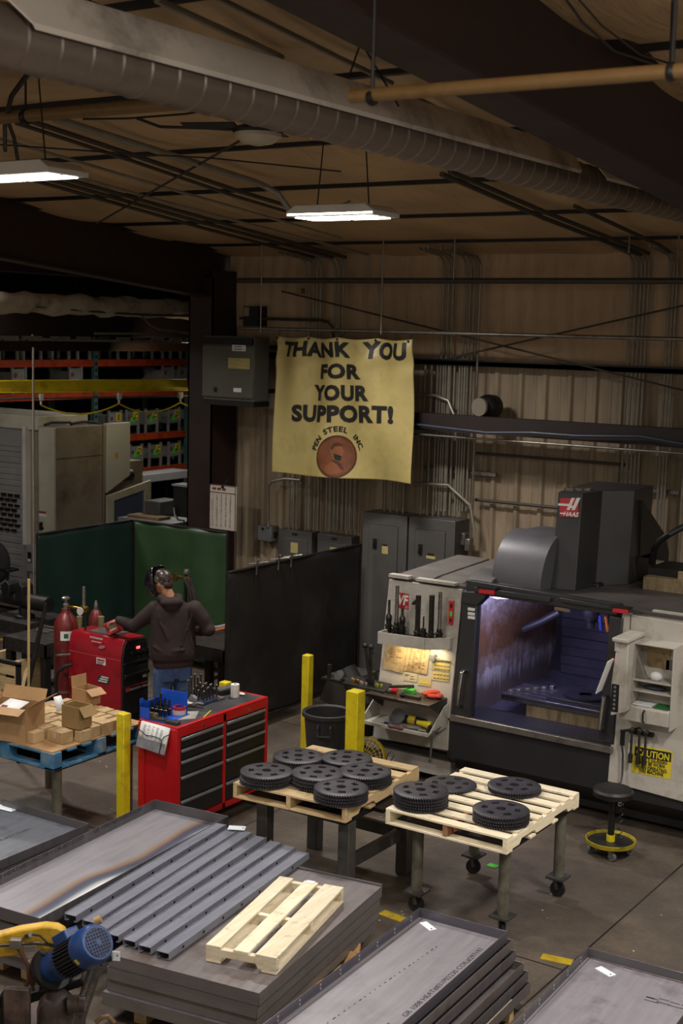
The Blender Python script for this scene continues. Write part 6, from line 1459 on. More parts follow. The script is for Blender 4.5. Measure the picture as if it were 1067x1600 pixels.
# things on the right welding table
for k,(px,py,hx,lab) in enumerate(((333,990,'b0522a','orange handled tool leaning on the right welding table'),(340,984,'8a8782','grey torch lying on the right welding table'))):
    q = Z(px,py,.9); mb = MB(); mb.tube([q+Vector((-.16,-.06,.015)),q+Vector((.0,0,.03)),q+Vector((.12,.12,.07))],[.012,.018,.014],8); tag(mb.build('hand_tool', M('tool_%s'%hx,hx,.4)), lab, 'tool')
# broom handle, bar, crates at left
mb = MB(); mb.tube([Y(46,1100,9.45)*1.0, Y(45,905,9.45)],.014,10); a = Y(45,905,9.45)
mb = MB(); mb.tube([(a.x-.02,9.45,0),(a.x,9.45,a.z)],.014,10); tag(mb.build('broom_handle', M('pale_wood','b59c68',.6,0,.15,4)), 'pale wooden broom handle standing upright at the left', 'broom handle')
a = Y(70,950,9.9); mb = MB(); mb.tube([(a.x-.22,9.7,0),(a.x,9.9,a.z-.02),(a.x+.01,9.9,a.z+.05)],[.035,.022,.012],8); tag(mb.build('pry_bar', BLK), 'dark bar leaning beside the left welding table', 'bar')
WOOD = wood('pallet_wood','cdb68c','b4986a','6a5636',0); WOODY = wood('pallet_wood_y','cdb68c','b4986a','6a5636',1); WOODL = wood('pallet_light','eee4cc','d8c8a2','9a8a68',0); WOODLY = wood('pallet_light_y','eee4cc','d8c8a2','9a8a68',1)
t = thing('wooden_crate', 'wooden crate at the left edge behind the big open carton', 'crate', (-10.2,9.0,0))
q = Z(12,1068,.35)
for k in range(3): mb = MB(); mb.box((q.x-.4,q.y-.02,.1+k*.18),(q.x+.14,q.y+.0,.24+k*.18)); mb.build('slat', WOOD, t)
for dx in (-.38,.1): mb = MB(); mb.box((q.x+dx,q.y,0),(q.x+dx+.05,q.y+.4,.62)); mb.build('post', WOODY, t)
mb = MB(); mb.beam((q.x+.14,q.y+.2,.6),(q.x+.3,q.y-.1,.1),.08,.02); mb.build('brace', WOOD, t)
t = thing('tube_stand', 'black square tube stand behind the big open carton', 'frame', (-9.8,8.9,0))
a = Y(-20,1033,9.1); b = Y(31,1033,9.1); z = (a.z+b.z)/2
mb = MB(); mb.box((a.x-.3,9.08,z-.02),(b.x,9.12,z+.02)); mb.box((b.x-.04,9.08,0),(b.x,9.12,z)); mb.box((a.x-.3,9.08,0),(a.x-.26,9.12,z)); mb.build('tube', BLK, t)
# ---------------------------------------------------------------- blue pallet table with boxes
c = Z(83,1178,.8); bx1, by0 = c.x, c.y; bx0, by1 = bx1-1.2, by0+1.15
BLU = M('pallet_blue','3f7498',.65,0,.3,6,'8a8f8c',6,.2)
t = thing('pipe_leg_table', 'pipe legged steel table under the blue pallet', 'table', (bx0+.6,by0+.5,0))
LEGP = M('painted_pipe','6d6a5c',.5,.2,.25,10,'4a463c',8)
for xx,yy in ((bx1-.12,by0+.16),(bx0+.1,by0+.16),(bx1-.12,by1-.12),(bx0+.1,by1-.12)):
    mb = MB(); mb.tube([(xx,yy,0),(xx,yy,.62)],.042,14); mb.build('leg', LEGP, t)
mb = MB(); mb.box((bx0+.02,by0+.06,.62),(bx1-.04,by1-.05,.65)); mb.build('top_frame', BLK, t)
t = thing('blue_pallet', 'worn blue wooden block pallet on the pipe legged table', 'pallet', (bx0+.6,by0+.5,.65))
for k in range(3):
    y = by0+k*(by1-by0-.1)/2; mb = MB(); mb.box((bx0,y,.65),(bx1,y+.1,.67)); mb.build('bottom_board', BLU, t, bev=.003)
    for j in range(3):
        x = bx0+j*(1.2-.15)/2; mb = MB(); mb.box((x,y,.67),(x+.15,y+.1,.775)); mb.build('block', BLU, t, bev=.003)
mb = MB(); mb.box((bx1-.1,by0,.65),(bx1,by1,.67)); mb.build('bottom_board', BLU, t)
for k in range(7):
    y = by0+k*(by1-by0-.1)/6; mb = MB(); mb.box((bx0,y,.775),(bx1,y+.1,.795)); mb.build('deck_board', BLU, t, bev=.003)
CARD = M('cardboard','a8845a',.75,0,.12,5,'8f6d48',4); CARDI = M('cardboard_dark','8a6a46',.8,0,.1,5); TAPE = M('kraft_tape','7a5a3a',.4,0,.2,8); SMALL = M('small_carton','b59a70',.7,0,.15,6,'8f7448',5)
mb = MB(); mb.box((bx0+.05,by0+.01,.795),(bx1-.02,by1-.02,.806)); tag(mb.build('cardboard_sheet', CARD), 'flat cardboard sheet covering the blue pallet', 'cardboard')
zb_ = .806
def carton(p, w, d, h, rz, lab, flaps, mat=CARD, fl=.5, inner=True):
    T = TM(p, rz); t = thing('open_carton', lab, 'box', p)
    th = .006; mb = MB(T)
    mb.box((-w/2,-d/2,0),(w/2,d/2,th)); mb.box((-w/2,-d/2,th),(w/2,-d/2+th,h)); mb.box((-w/2,d/2-th,th),(w/2,d/2,h)); mb.box((-w/2,-d/2+th,th),(-w/2+th,d/2-th,h)); mb.box((w/2-th,-d/2+th,th),(w/2,d/2-th,h)); mb.build('body', mat, t)
    for s, a in flaps:
        mb = MB(T); L = (d if s in 'lr' else w)*fl*.95 if s in 'lr' else d*fl; L = (w if s in 'lr' else d)*fl
        ca, sa_ = math.cos(a), math.sin(a)   # a = angle above outward horizontal
        if s == 'f': P = [(-w/2,-d/2,h),(w/2,-d/2,h),(w/2,-d/2-L*ca,h+L*sa_),(-w/2,-d/2-L*ca,h+L*sa_)]
        if s == 'b': P = [(-w/2,d/2,h),(w/2,d/2,h),(w/2,d/2+L*ca,h+L*sa_),(-w/2,d/2+L*ca,h+L*sa_)]
        if s == 'l': P = [(-w/2,-d/2,h),(-w/2,d/2,h),(-w/2-L*ca,d/2,h+L*sa_),(-w/2-L*ca,-d/2,h+L*sa_)]
        if s == 'r': P = [(w/2,-d/2,h),(w/2,d/2,h),(w/2+L*ca,d/2,h+L*sa_),(w/2+L*ca,-d/2,h+L*sa_)]
        mb.add(P, [(0,1,2,3)]); f = mb.build('flap', mat, t, smooth=False); f.modifiers.new('s','SOLIDIFY').thickness = .005
    return t
fr_ = Z(28,1163,zb_); rr2 = Z(68,1150,zb_)
cq_ = Z(41,1162,zb_); cs_ = Z(69,1148,zb_); dd_ = max(.3,min(.5,(cs_-cq_).length)); rzq = math.atan2((cs_-cq_).y,(cs_-cq_).x)-PI/2; cc_ = cq_+(cs_-cq_)*.5-Vector((math.cos(rzq),math.sin(rzq),0))*.21
carton((cc_.x,cc_.y,zb_), .42, dd_, .29, rzq, 'big open cardboard carton at the front left of the blue pallet', (('b',1.15),('r',.6),('l',1.3),('f',-.3)), fl=.36)
mb = MB(); q = Vector((cc_.x,cc_.y-.06,zb_+.24)); mb.add([q+Vector(p) for p in ((-.1,-.1,.0),(.12,-.06,.01),(.1,.14,.06),(-.08,.1,.07))],[(0,1,2,3)]); o = mb.build('packing_slip', PAPER); o.modifiers.new('s','SOLIDIFY').thickness = .01; tag(o,'white bagged packing slip with red print on the big open carton','packet')
mb = MB(); mb.add([q+Vector(p)+Vector((0,0,.012)) for p in ((-.06,-.05,.0),(.0,-.04,.01),(.0,.0,.03),(-.06,-.01,.03))],[(0,1,2,3)]); mb.build('red_print', M('print_red','8a2430',.6), o)
mb = MB(); mb.box((cc_.x-.15,cc_.y-.11,zb_+.01),(cc_.x+.15,cc_.y+.11,zb_+.2)); tag(mb.build('carton_contents', M('dark_contents','5a4632',.8)), 'brown contents filling the big open carton', 'contents')
# small cartons in rows
random.seed(9)
rows = [(by0+.12,[-.10,-.33]),(by0+.26,[-.02,-.25,-.44]),(by0+.40,[.0,-.21,-.41]),(by0+.55,[-.02,-.22,-.42,-.62]),(by0+.70,[-.01,-.21,-.41,-.61]),(by0+.84,[-.02,-.22,-.42,-.62]),(by0+.98,[-.05,-.25,-.45,-.65])]
rn = ['front','second','third','fourth','fifth','sixth','rear']
rows = [(by0+.13+.137*i, c) for i,(y,c) in enumerate(rows)]
for i,(y,cols) in enumerate(rows):
    for j,dx in enumerate(cols):
        w, d, h = .185, .125, .095+random.uniform(-.004,.006); x = bx1-.11+dx-(.18 if i == 0 else .06 if i == 1 else .0); rz = random.uniform(-.05,.05)
        T = TM((x,y,zb_+.001),rz)
        t = thing('small_carton', 'small taped tan carton, %s row of the blue pallet, %s from the right' % (rn[i], ORD[j]), 'box', (x,y,zb_), 'small cartons on the blue pallet')
        mb = MB(T); mb.box((-w/2,-d/2,0),(w/2,d/2,h)); mb.build('body', SMALL, t, bev=.004)
        mb = MB(T); mb.box((-.02,-d/2-.0012,h*.4),(.02,d/2+.0012,h+.0012)); mb.build('tape', TAPE if random.random()<.35 else M('clear_tape','c0a47a',.3,0,.1,8), t)
q = Z(114,1135,zb_); zt_ = zb_+.10
nq_ = Z(96,1136,zt_); mq_ = Z(133,1138,zt_)
carton(((nq_.x+mq_.x)/2,nq_.y+.09,zt_+.004), (mq_-nq_).length*.95, .16, .19, .02, 'open tan carton standing on the small cartons, nearer one', (('r',-.9),), M('carton_olive','8f7448',.75,0,.12,5))
nq_ = Z(109,1100,zt_); mq_ = Z(143,1104,zt_)
carton(((nq_.x+mq_.x)/2,nq_.y+.1,zt_+.004), .19, .17, .15, -.1, 'open tan carton standing on the small cartons, farther one', (('r',-.5),('l',1.5)), CARD)
mb = MB(); q = Vector((mq_.x-.02,Z(133,1138,zt_).y+.1,zt_+.06)); mb.add([q+Vector(p) for p in ((0,-.03,.12),(.01,.05,.12),(.07,.05,.0),(.05,-.04,.0))],[(0,1,2,3)]); o = mb.build('white_slip', PAPER); o.modifiers.new('s','SOLIDIFY').thickness = .002; tag(o,'white slip hanging off the nearer small open carton','paper')
# ---------------------------------------------------------------- red tool chest
cA = Z(280,1138,1.0); cB = Z(417,1088,1.0); tx1 = (cA.x+cB.x)/2; ty0, ty1 = cA.y, cB.y; tx0 = Z(215,1124,1.0).x; H_ = 1.0; zb_ = .13
CR = M('chest_red','b01018',.32,0,.08,4); DRW = M('drawer_black','17171a',.35,0,.15,5); HNDL = M('drawer_handle','8f9092',.35,.6,.1,10)
t = thing('tool_chest', 'red rolling tool chest with ten black drawers', 'tool chest', ((tx0+tx1)/2,(ty0+ty1)/2,0))
mb = MB(); mb.box((tx0,ty0,zb_),(tx1-.02,ty1,H_-.012)); body = mb.build('body', CR, t, bev=.004)
mb = MB(); e = .04; mb.box((tx0,ty0,H_-.02),(tx0+e,ty1,H_)); mb.box((tx1-e,ty0,H_-.02),(tx1,ty1,H_)); mb.box((tx0+e,ty0,H_-.02),(tx1-e,ty0+e*.6,H_)); mb.box((tx0+e,ty1-e*.6,H_-.02),(tx1-e,ty1,H_)); mb.build('top_rim', CR, body, bev=.004)
mb = MB(); mb.box((tx0+e,ty0+e*.6,H_-.012),(tx1-e,ty1-e*.6,H_-.004)); mb.build('top_mat', M('mat_dark','2a2a2c',.6,0,.35,7,'45454a',4), t)
ym = (ty0+ty1)/2
mb = MB(); mb.box((tx1-.02,ty0,zb_),(tx1,ty0+.04,H_-.02)); mb.box((tx1-.02,ty1-.04,zb_),(tx1,ty1,H_-.02)); mb.box((tx1-.02,ym-.02,zb_),(tx1,ym+.02,H_-.02)); mb.box((tx1-.02,ty0+.04,H_-.09),(tx1,ty1-.04,H_-.02)); mb.box((tx1-.02,ty0+.04,zb_),(tx1,ty1-.04,zb_+.05)); mb.build('front_frame', CR, t, bev=.003)
zs = [H_-.095,H_-.195,H_-.295,H_-.43,H_-.64,zb_+.055]
for a, b in ((ty0+.045,ym-.024),(ym+.024,ty1-.045)):
    for k in range(5):
        mb = MB(); mb.box((tx1-.02,a,zs[k+1]+.006),(tx1-.003,b,zs[k])); d = mb.build('drawer', DRW, t, bev=.003)
        mb = MB(); mb.box((tx1-.003,a,zs[k]-.03),(tx1+.014,b,zs[k]-.004)); mb.build('handle', HNDL, d, bev=.006)
for y in ((ty0+ym)/2+.02,(ym+ty1)/2+.02):
    mb = MB(); mb.lathe([(.014,0),(.014,.008),(0,.009)], (tx1,y,H_-.055), 14, RY(PI/2)); mb.build('lock', CHROME, t)
mb = MB(); mb.box((tx0+.0,ty0-.012,zb_),(tx0+.07,ty0,H_-.02)); mb.box((tx1-.11,ty0-.012,zb_),(tx1-.0,ty0,H_-.02)); mb.build('end_stile', CR, t, bev=.003)
for xx in (tx0+.07,tx1-.07):
    for yy in (ty0+.1,ty1-.1):
        w = MB(); f = MB(); caster(w, f, (xx,yy), .055, .4, zb_); cw = w.build('caster_wheel', RUB, t); f.build('caster_fork', BLK, cw)
# document holder on the chest end
def CE(px, py, off): return Y(px,py,ty0-.012-off)
t = thing('document_holder', 'clear document pocket with a printed sheet on the end of the red tool chest', 'document holder', CE(240,1145,.03))
a = CE(222,1126,.02); b = CE(265,1133,.02); zt = a.z; zl = CE(219,1167,.02).z
mb = MB(); vs = [(a.x,ty0-.03,zt),(b.x,ty0-.03,zt-.01),(b.x-.02,ty0-.075,zl+.0),(a.x-.02,ty0-.075,zl+.02)]; mb.add(vs,[(0,1,2,3)]); sh = mb.build('sheet', PAPER, t); sm_ = sh.modifiers.new('s','SOLIDIFY'); sm_.thickness = .02; sm_.offset = 0
mb = MB()
P0, P1, P2, P3 = [Vector(v) for v in vs]; nrm = (P1-P0).cross(P3-P0).normalized(); nrm = nrm if nrm.y < 0 else -nrm
def SP(u, v): return P0.lerp(P1,u).lerp(P3.lerp(P2,u),v)+nrm*.013
for i in range(5):
    for j in range(13):
        if random.random()<.8: u = .12+.155*i; v = .1+.04*j; mb.quad(SP(u,v),SP(u+.09*random.random()+.03,v),SP(u+.09,v+.014),SP(u,v+.014))
mb.build('print', M('faint_ink','77777a',.7), sh)
mb = MB(); mb.quad(SP(.0,.62),SP(1,.6),SP(1,1),SP(0,1)); mb.build('grey_photo', M('grey_photo','7d7d80',.6,0,.3,12), sh)
mb = MB(); mb.tube([SP(-.25,.3)+nrm*.012,SP(.0,.32)+nrm*.012,SP(.3,.48)+nrm*.012,SP(.55,.44)+nrm*.012,SP(.78,.45)+nrm*.012,SP(.88,.5)+nrm*.012,SP(.88,1.0)+nrm*.012],.004,6); mb.tube([SP(.88,.5)+nrm*.012,SP(.93,.35)+nrm*.012,SP(1.08,.22)+nrm*.012],.004,6); mb.build('pocket_edge', BLK, t)
# things on the chest top
zt = H_-.004
def on(px, py): return Z(px,py,zt)
BB = M('bin_blue','1f4fb8',.35,0,.1,6)
t = thing('blue_bin', 'blue open front rack of tool holders at the left end of the red chest', 'bin', on(235,1115))
q = on(224,1122); T = TM((q.x+.04,q.y+.08,zt), .1)
mb = MB(T); mb.box((-.07,-.10,0),(.22,.22,.008)); mb.prism([(-.1,0),(.06,0),(.06,.05),(-.06,.17),(-.1,.17)], lambda a,b:(-.07,a,b), lambda a,b:(-.062,a,b)); mb.box((-.07,.21,0),(.2,.22,.19)); mb.box((-.07,-.1,0),(.03,-.092,.10)); mb.box((-.07,-.1,.0),(-.062,.22,.13)); mb.build('bin_body', BB, t)
for k in range(10):
    x = -.03+.045*(k%4); y = .02+.065*(k//4); mb = MB(T); mb.lathe([(.016,.008),(.016,.05),(.02,.055),(.02,.07),(.011,.075),(.011,.13+.015*(k%3))],(x,y,0),10); mb.build('tool_holder', M('holder_steel','45423f',.3,.85,.25,20), t)
for k in range(3): mb = MB(T); mb.box((-.05+.05*k,-.085,.03),(-.01+.05*k,-.05,.06)); mb.build('tip', M('dull_gold','7a6a40',.4,.6), t)
def drill_cluster():
    t = thing('drill_stand', 'stand of upright drill bits at the back of the red chest', 'drill stand', on(315,1093))
    q = on(316,1096); mb = MB(); mb.box((q.x-.12,q.y-.1,zt),(q.x+.1,q.y+.12,zt+.03)); mb.build('block', M('stand_blue','2c3550',.5), t, bev=.004)
    for i in range(4):
        for j in range(5):
            x = q.x-.1+.06*i; y = q.y-.08+.045*j; h = .07+.02*((i*3+j)%3)+(.07 if i == 0 else 0); mb = MB(); mb.lathe([(.008,.03),(.008,.03+h),(.012,.035+h),(.012,.055+h),(.004,.06+h)],(x,y,zt),8); mb.build('drill_bit', M('bit_steel','5f5a54',.3,.85,.2,20), t)
drill_cluster()
t = thing('paper_roll', 'white paper roll standing on the right of the red chest', 'roll', on(367,1090))
q = on(367,1089); mb = MB(); mb.lathe([(.012,0),(.038,0),(.04,.003),(.04,.118),(.038,.12),(.012,.12)], q, 24, cap=False); mb.build('roll', WHITE if False else M('roll_white','d8d4cc',.7), t); mb = MB(); mb.lathe([(.009,.002),(.012,.002),(.012,.121),(.009,.121)], q, 14, cap=False); mb.build('core', CARDI, t)
t = thing('black_case', 'small black case propped near the white paper roll', 'case', on(352,1082))
q = on(352,1084); T = TM((q.x-.02,q.y+.02,zt),-.2); mb = MB(T); mb.box((-.06,-.11,0),(.06,.11,.05)); mb.build('body', BLKP, t, bev=.006); mb = MB(T); mb.box((-.045,-.095,.05),(.045,.095,.054)); mb.build('inlay', M('inlay_grey','55534f',.5), t)
t = thing('tape_roll', 'red and white roll of tape lying on papers on the red chest', 'tape', on(283,1115))
q = on(280,1117); mb = MB(); mb.lathe([(.04,.006),(.056,.006),(.056,.075),(.04,.075)], q, 26, cap=False); mb.build('tape', M('tape_red','a82030',.4), t); mb = MB(); mb.lathe([(.0565,.01),(.0575,.01),(.0575,.05),(.0565,.05)], q, 26, cap=False); mb.build('wrapper', M('tape_white','b8b0a8',.5), t)
def sheetlike(pts, mat, name, lab, cat='paper', th=.002):
    mb = MB(); mb.add(pts,[tuple(range(len(pts)))]); o = mb.build(name, mat); s = o.modifiers.new('s','SOLIDIFY'); s.thickness = th; s.offset = 1; return tag(o, lab, cat)
ps = [on(240,1118),on(262,1113),on(311,1111),on(305,1123),on(276,1125)]
sheetlike(ps, M('grimy_paper','a8a49c',.7,0,.2,10), 'loose_sheet', 'grubby loose sheets under the tape roll on the red chest')
sheetlike([on(249,1096)+Vector((0,0,.05)),on(256,1094)+Vector((0,0,.05)),on(305,1102)+Vector((0,0,.02)),on(290,1104)+Vector((0,0,.02))], PAPER, 'folded_paper', 'white folded paper lying across tools on the red chest')
sheetlike([on(281,1095)+Vector((0,0,.03)),on(293,1095)+Vector((0,0,.03)),on(294,1099)+Vector((0,0,.02)),on(282,1099)+Vector((0,0,.02))], PAPER, 'paper_card', 'small white card behind the folded paper on the red chest')
for k,(px,py,sx,sy,rz,hx,lab) in enumerate(((248,1126,.14,.06,.1,'2c2c2c','black instrument case at the front left edge of the red chest'),(270,1131,.13,.05,.05,'303030','second black instrument case at the front edge of the red chest'),(287,1104,.11,.03,.5,'5a564e','grey caliper lying behind the tape roll'),(262,1108,.07,.05,.9,'4a4038','curled brown strap left of the tape roll'))):
    q = on(px,py); mb = MB(TM((q.x,q.y,zt),rz))
    if k == 3: mb.tube([(.06*math.cos(a)*1.2,.05*math.sin(a),.02) for a in [PI*i/10 for i in range(11)]],.014,8)
    else: mb.box((-sx/2,-sy/2,.0),(sx/2,sy/2,.028))
    tag(mb.build('chest_item' if False else ('strap' if k == 3 else 'instrument_case' if k < 2 else 'caliper'), M('it_%s'%hx,hx,.45), bev=.004), lab, 'strap' if k == 3 else 'case' if k < 2 else 'tool')
for k,(p0,p1,r,hx,lab) in enumerate((((275,1107),(318,1110),.014,'3a3836','dark pliers lying behind the folded paper on the red chest'),((300,1105),(318,1104),.016,'4a4846','dark wrench beside the drill stand'))):
    a, b = on(*p0), on(*p1); mb = MB(); up = Vector((0,0,.02)); mb.tube([a+up,a.lerp(b,.5)+up*1.6,b+up],[r,r*.8,r*.6],8); tag(mb.build('hand_tool', M('ht_%s'%hx,hx,.35,.6,.2,12)), lab, 'tool')
q = on(300,1098); mb = MB(); mb.prism([(-.05,0),(.07,0),(.06,.05),(-.0,.08)], lambda a,b:(q.x+a,q.y-.02,zt+b), lambda a,b:(q.x+a,q.y+.02,zt+b)); tag(mb.build('grey_block', GREY, bev=.006), 'grey wedge block in the middle of the red chest top', 'block')
q = on(338,1093); mb = MB(); mb.box((q.x-.07,q.y-.04,zt),(q.x+.05,q.y+.07,zt+.02)); tag(mb.build('shop_rag', M('rag_brown','554c46',.85,0,.3,20), bev=.008), 'grey brown folded rag behind the drill stand on the red chest', 'rag')
a, b = on(318,1122)+Vector((0,0,.006)), on(329,1112)+Vector((0,0,.006)); mb = MB(); mb.tube([a,b],.006,8); tag(mb.build('yellow_marker', YEL), 'yellow marker lying on the front of the red chest mat', 'marker')
q = on(377,1086); mb = MB(); mb.ell(q+Vector((0,0,.012)),(.04,.025,.012),10,6); tag(mb.build('paper_scrap', PAPER), 'scrap of white paper right of the paper roll', 'paper')
# ---------------------------------------------------------------- the welder
D0 = 13.72; hv = Vector((-.655,.755,0)).normalized()
def PP(px, py, df=0):
    d = ray(px,py); return CP+d*((D0+df)/d.dot(hv))
pel = PP(270,1040); root = Vector((pel.x,pel.y,0))
t = thing('person', 'person in a brown hooded sweatshirt, blue jeans and welding helmet, back turned', 'person', root)
fx = Vector((math.cos(math.radians(146)),math.sin(math.radians(146)),0)); rx_ = Vector((math.cos(math.radians(56)),math.sin(math.radians(56)),0))
def loft(mb, secs, n=24):
    """secs: (centre, lateral radius, depth radius)"""
    vs = []; fs = []
    for c, a, b in secs:
        for j in range(n):
            th = 2*PI*j/n; ct, st = math.cos(th), math.sin(th)
            s = lambda q, e: math.copysign(abs(q)**e, q)
            vs.append(Vector(c)+rx_*s(ct,.85)*a+fx*s(st,.85)*b)
    k = len(secs)
    for i in range(k-1):
        for j in range(n):
            j2 = (j+1)%n; fs.append((i*n+j,i*n+j2,(i+1)*n+j2,(i+1)*n+j))
    fs.append(tuple(reversed(range(n)))); fs.append(tuple((k-1)*n+j for j in range(n)))
    mb.add(vs, fs)
def capsule(mb, pts, rs, n=14):
    pts = [Vector(p) for p in pts]; mb.tube(pts, rs, n)
    for p, r in zip(pts, rs): mb.ell(p, (r,r,r), n, 8)
def remeshed(mb, name, mat, par, vox, sm, label=None):
    o = mb.build(name, mat, par, smooth=True, label=label)
    r = o.modifiers.new('r','REMESH'); r.mode = 'VOXEL'; r.voxel_size = vox; r.use_smooth_shade = True
    s = o.modifiers.new('s','SMOOTH'); s.iterations = sm; s.factor = .5
    return o
SKIN = M('skin','a8765a',.5,0,.1,15); HOOD = M('sweatshirt_brown','261613',.85,0,.15,30,bump=.2); RIB = M('ribbing_brown','33231f',.9,0,.3,60); JEAN = M('denim','3a4e74',.8,0,.3,18,'55688a',6,.15); BOOT = M('boot','2a2019',.6,0,.2,10)
shL, shR = PP(240,951,.0), PP(307,951,.0); neckb = PP(266,935,.02); hd = PP(254,909,.05)
elL = PP(209,978,.06); wrL = PP(186,969,.12); elR = PP(326,984,-.02); wrR = PP(306,986,.26)
hemc = PP(268,1035)
# body (skin): head, neck, torso core, arms with hands, legs
b_ = MB()
face = (-RT*.72+hv*.55+Vector((0,0,-.18))).normalized(); fside = face.cross(Vector((0,0,1))).normalized(); fup = fside.cross(face)
HR = Matrix((face, -fside, fup)).transposed()
b_.ell(hd, (.098,.076,.118), 20, 14, HR)
b_.ell(hd+face*.03-fup*.05, (.066,.062,.075), 16, 10, HR)              # jaw
b_.ell(hd+face*.105-fup*.015, (.02,.014,.026), 10, 8, HR)               # nose
b_.ell(hd+face*.088-fup*.06, (.016,.026,.010), 10, 6, HR)               # lips
for s in (-1,1):
    b_.ell(hd+fside*s*.076-face*.01-fup*.015, (.02,.010,.034), 10, 8, HR)   # ears
capsule(b_, [hd-fup*.06-face*.02, neckb], [.056,.06])
loft(b_, [(root+Vector((0,0,.80)),.15,.10),(root+Vector((0,0,1.0)),.15,.10),(neckb-Vector((0,0,.12)),.16,.09),(neckb,.07,.07)])
capsule(b_, [shL,elL,wrL], [.05,.042,.03]); capsule(b_, [shR,elR,wrR], [.05,.042,.03])
def hand(mb, w, d, up, side):
    """palm + four fingers + thumb; d along the hand, up = back of the hand, side = thumb side"""
    d = d.normalized(); side = side.normalized(); pc = w+d*.045
    R = Matrix((d, side, up.normalized())).transposed(); mb.ell(pc, (.052,.040,.015), 16, 8, R)
    for k, L in enumerate((.068,.078,.073,.056)):
        b0 = w+d*.082+side*(.030-.020*k); p1 = b0+d*L*.45-up*.006; p2 = p1+d*L*.32-up*.018; p3 = p2+d*L*.22-up*.02
        mb.tube([b0-d*.02,b0,p1,p2,p3],[.0095,.0095,.0088,.008,.0065],8)
    tb = w+d*.025+side*.034; mb.tube([tb-side*.015,tb+side*.018+d*.02,tb+side*.026+d*.045-up*.012,tb+side*.02+d*.065-up*.022],[.012,.011,.0095,.0075],8)
hand(b_, wrL, (-RT*.75+hv*.35-Vector((0,0,.25))), Vector((0,0,1))+hv*.1, hv*.8+RT*.2)
hand(b_, wrR, (-RT*.5+hv*.8-Vector((0,0,.1))), Vector((0,0,1)), -RT)
hl, hr_ = PP(253,1050), PP(286,1050)
hipz = .86
ft = []
for s in (-1,1):
    h = root+rx_*s*.095+Vector((0,0,hipz)); kn = root+rx_*s*.115+Vector((0,0,.48))+fx*.02; an = root+rx_*s*.13+Vector((0,0,.09)); ft.append((h,kn,an))
    capsule(b_, [h,kn,an], [.075,.055,.04])
    b_.ell(an+fx*.06-Vector((0,0,.05)), (.12,.045,.035), 14, 8, Matrix((fx,rx_,Vector((0,0,1)))).transposed())
remeshed(b_, 'body', SKIN, t, .008, 3)
# sweatshirt
h_ = MB(); zh = hemc.z
def sec(z, a, b, dx=0, df=0): return (root+rx_*dx+fx*df+Vector((0,0,z)), a, b)
zn = neckb.z
loft(h_, [sec(zh+.02,.205,.145),sec(zh+.05,.235,.17),sec(zh+.12,.245,.175),sec(zh+.25,.235,.165,0,.01),sec(zh+.38,.23,.155,0,.015),sec(zn-.16,.225,.145,0,.02),sec(zn-.09,.20,.13,-.005,.02),sec(zn-.03,.13,.105,-.015,.02),sec(zn+.01,.085,.085,-.02,.02)], 28)
capsule(h_, [shL+rx_*.02,shL.lerp(elL,.5)-Vector((0,0,.01)),elL,elL.lerp(wrL,.6),wrL], [.088,.078,.070,.058,.045])
capsule(h_, [shR-rx_*.02,shR.lerp(elR,.5),elR,elR.lerp(wrR,.6),wrR], [.088,.08,.072,.06,.046])
# folded hood behind the neck
hc = PP(268,941,-.10)
h_.ell(hc, (.125,.065,.055), 18, 10, Matrix((rx_,fx,Vector((0,0,1)))).transposed())
h_.ell(hc+Vector((0,0,-.045))-fx*.015, (.075,.04,.045), 16, 8, Matrix((rx_,fx,Vector((0,0,1)))).transposed())
for s in (-1,1): h_.ell(hc+rx_*s*.085+Vector((0,0,.03))+fx*.07, (.05,.08,.045), 14, 8, Matrix((rx_,fx,Vector((0,0,1)))).transposed())
# fold ridges
for (p0,p1,r) in (((244,958),(262,1000),.016),((300,958),(284,1010),.016),((248,1020),(290,1015),.014),((238,1010),(262,1024),.014),((296,985),(304,1022),.014)):
    a = PP(*p0,-.15); b = PP(*p1,-.165); h_.tube([a,a.lerp(b,.5)-hv*.01,b],[r*.6,r,r*.6],8)
hood = remeshed(h_, 'sweatshirt', HOOD, t, .012, 5)
w_ = MB(); loft(w_, [sec(zh-.035,.195,.14),sec(zh-.02,.205,.148),sec(zh+.03,.208,.15)], 28); w_.build('waistband', RIB, hood)
# jeans
j_ = MB(); loft(j_, [sec(.74,.17,.13),sec(.82,.19,.145),sec(.92,.185,.135)], 24)
for (h,kn,an) in ft: capsule(j_, [h-Vector((0,0,.06)),h.lerp(kn,.5),kn,kn.lerp(an,.5),an+Vector((0,0,.0))], [.108,.098,.083,.078,.074])
jn = remeshed(j_, 'jeans', JEAN, t, .012, 4)
for s in (-1,1):
    mb = MB(); c = root+rx_*s*.085-fx*.142+Vector((0,0,.80)); mb.box((-.06,-.004,-.07),(.06,.004,.06), Matrix.Translation(c)@Matrix((rx_,fx,Vector((0,0,1)))).transposed().to_4x4()); mb.build('back_pocket', M('denim_dark','2f4268',.8,0,.3,18), jn)
for i,(h,kn,an) in enumerate(ft):
    mb = MB(); R = Matrix((fx,rx_,Vector((0,0,1)))).transposed(); mb.ell(Vector((an.x,an.y,.05))+fx*.06,(.155,.055,.05),16,8,R); mb.tube([Vector((an.x,an.y,.05)),Vector((an.x,an.y,.17))],[.06,.062],14); mb.box((-.11,-.055,0),(.2,.055,.025), Matrix.Translation(Vector((an.x,an.y,0)))@R.to_4x4()); mb.build('boot', BOOT, t)
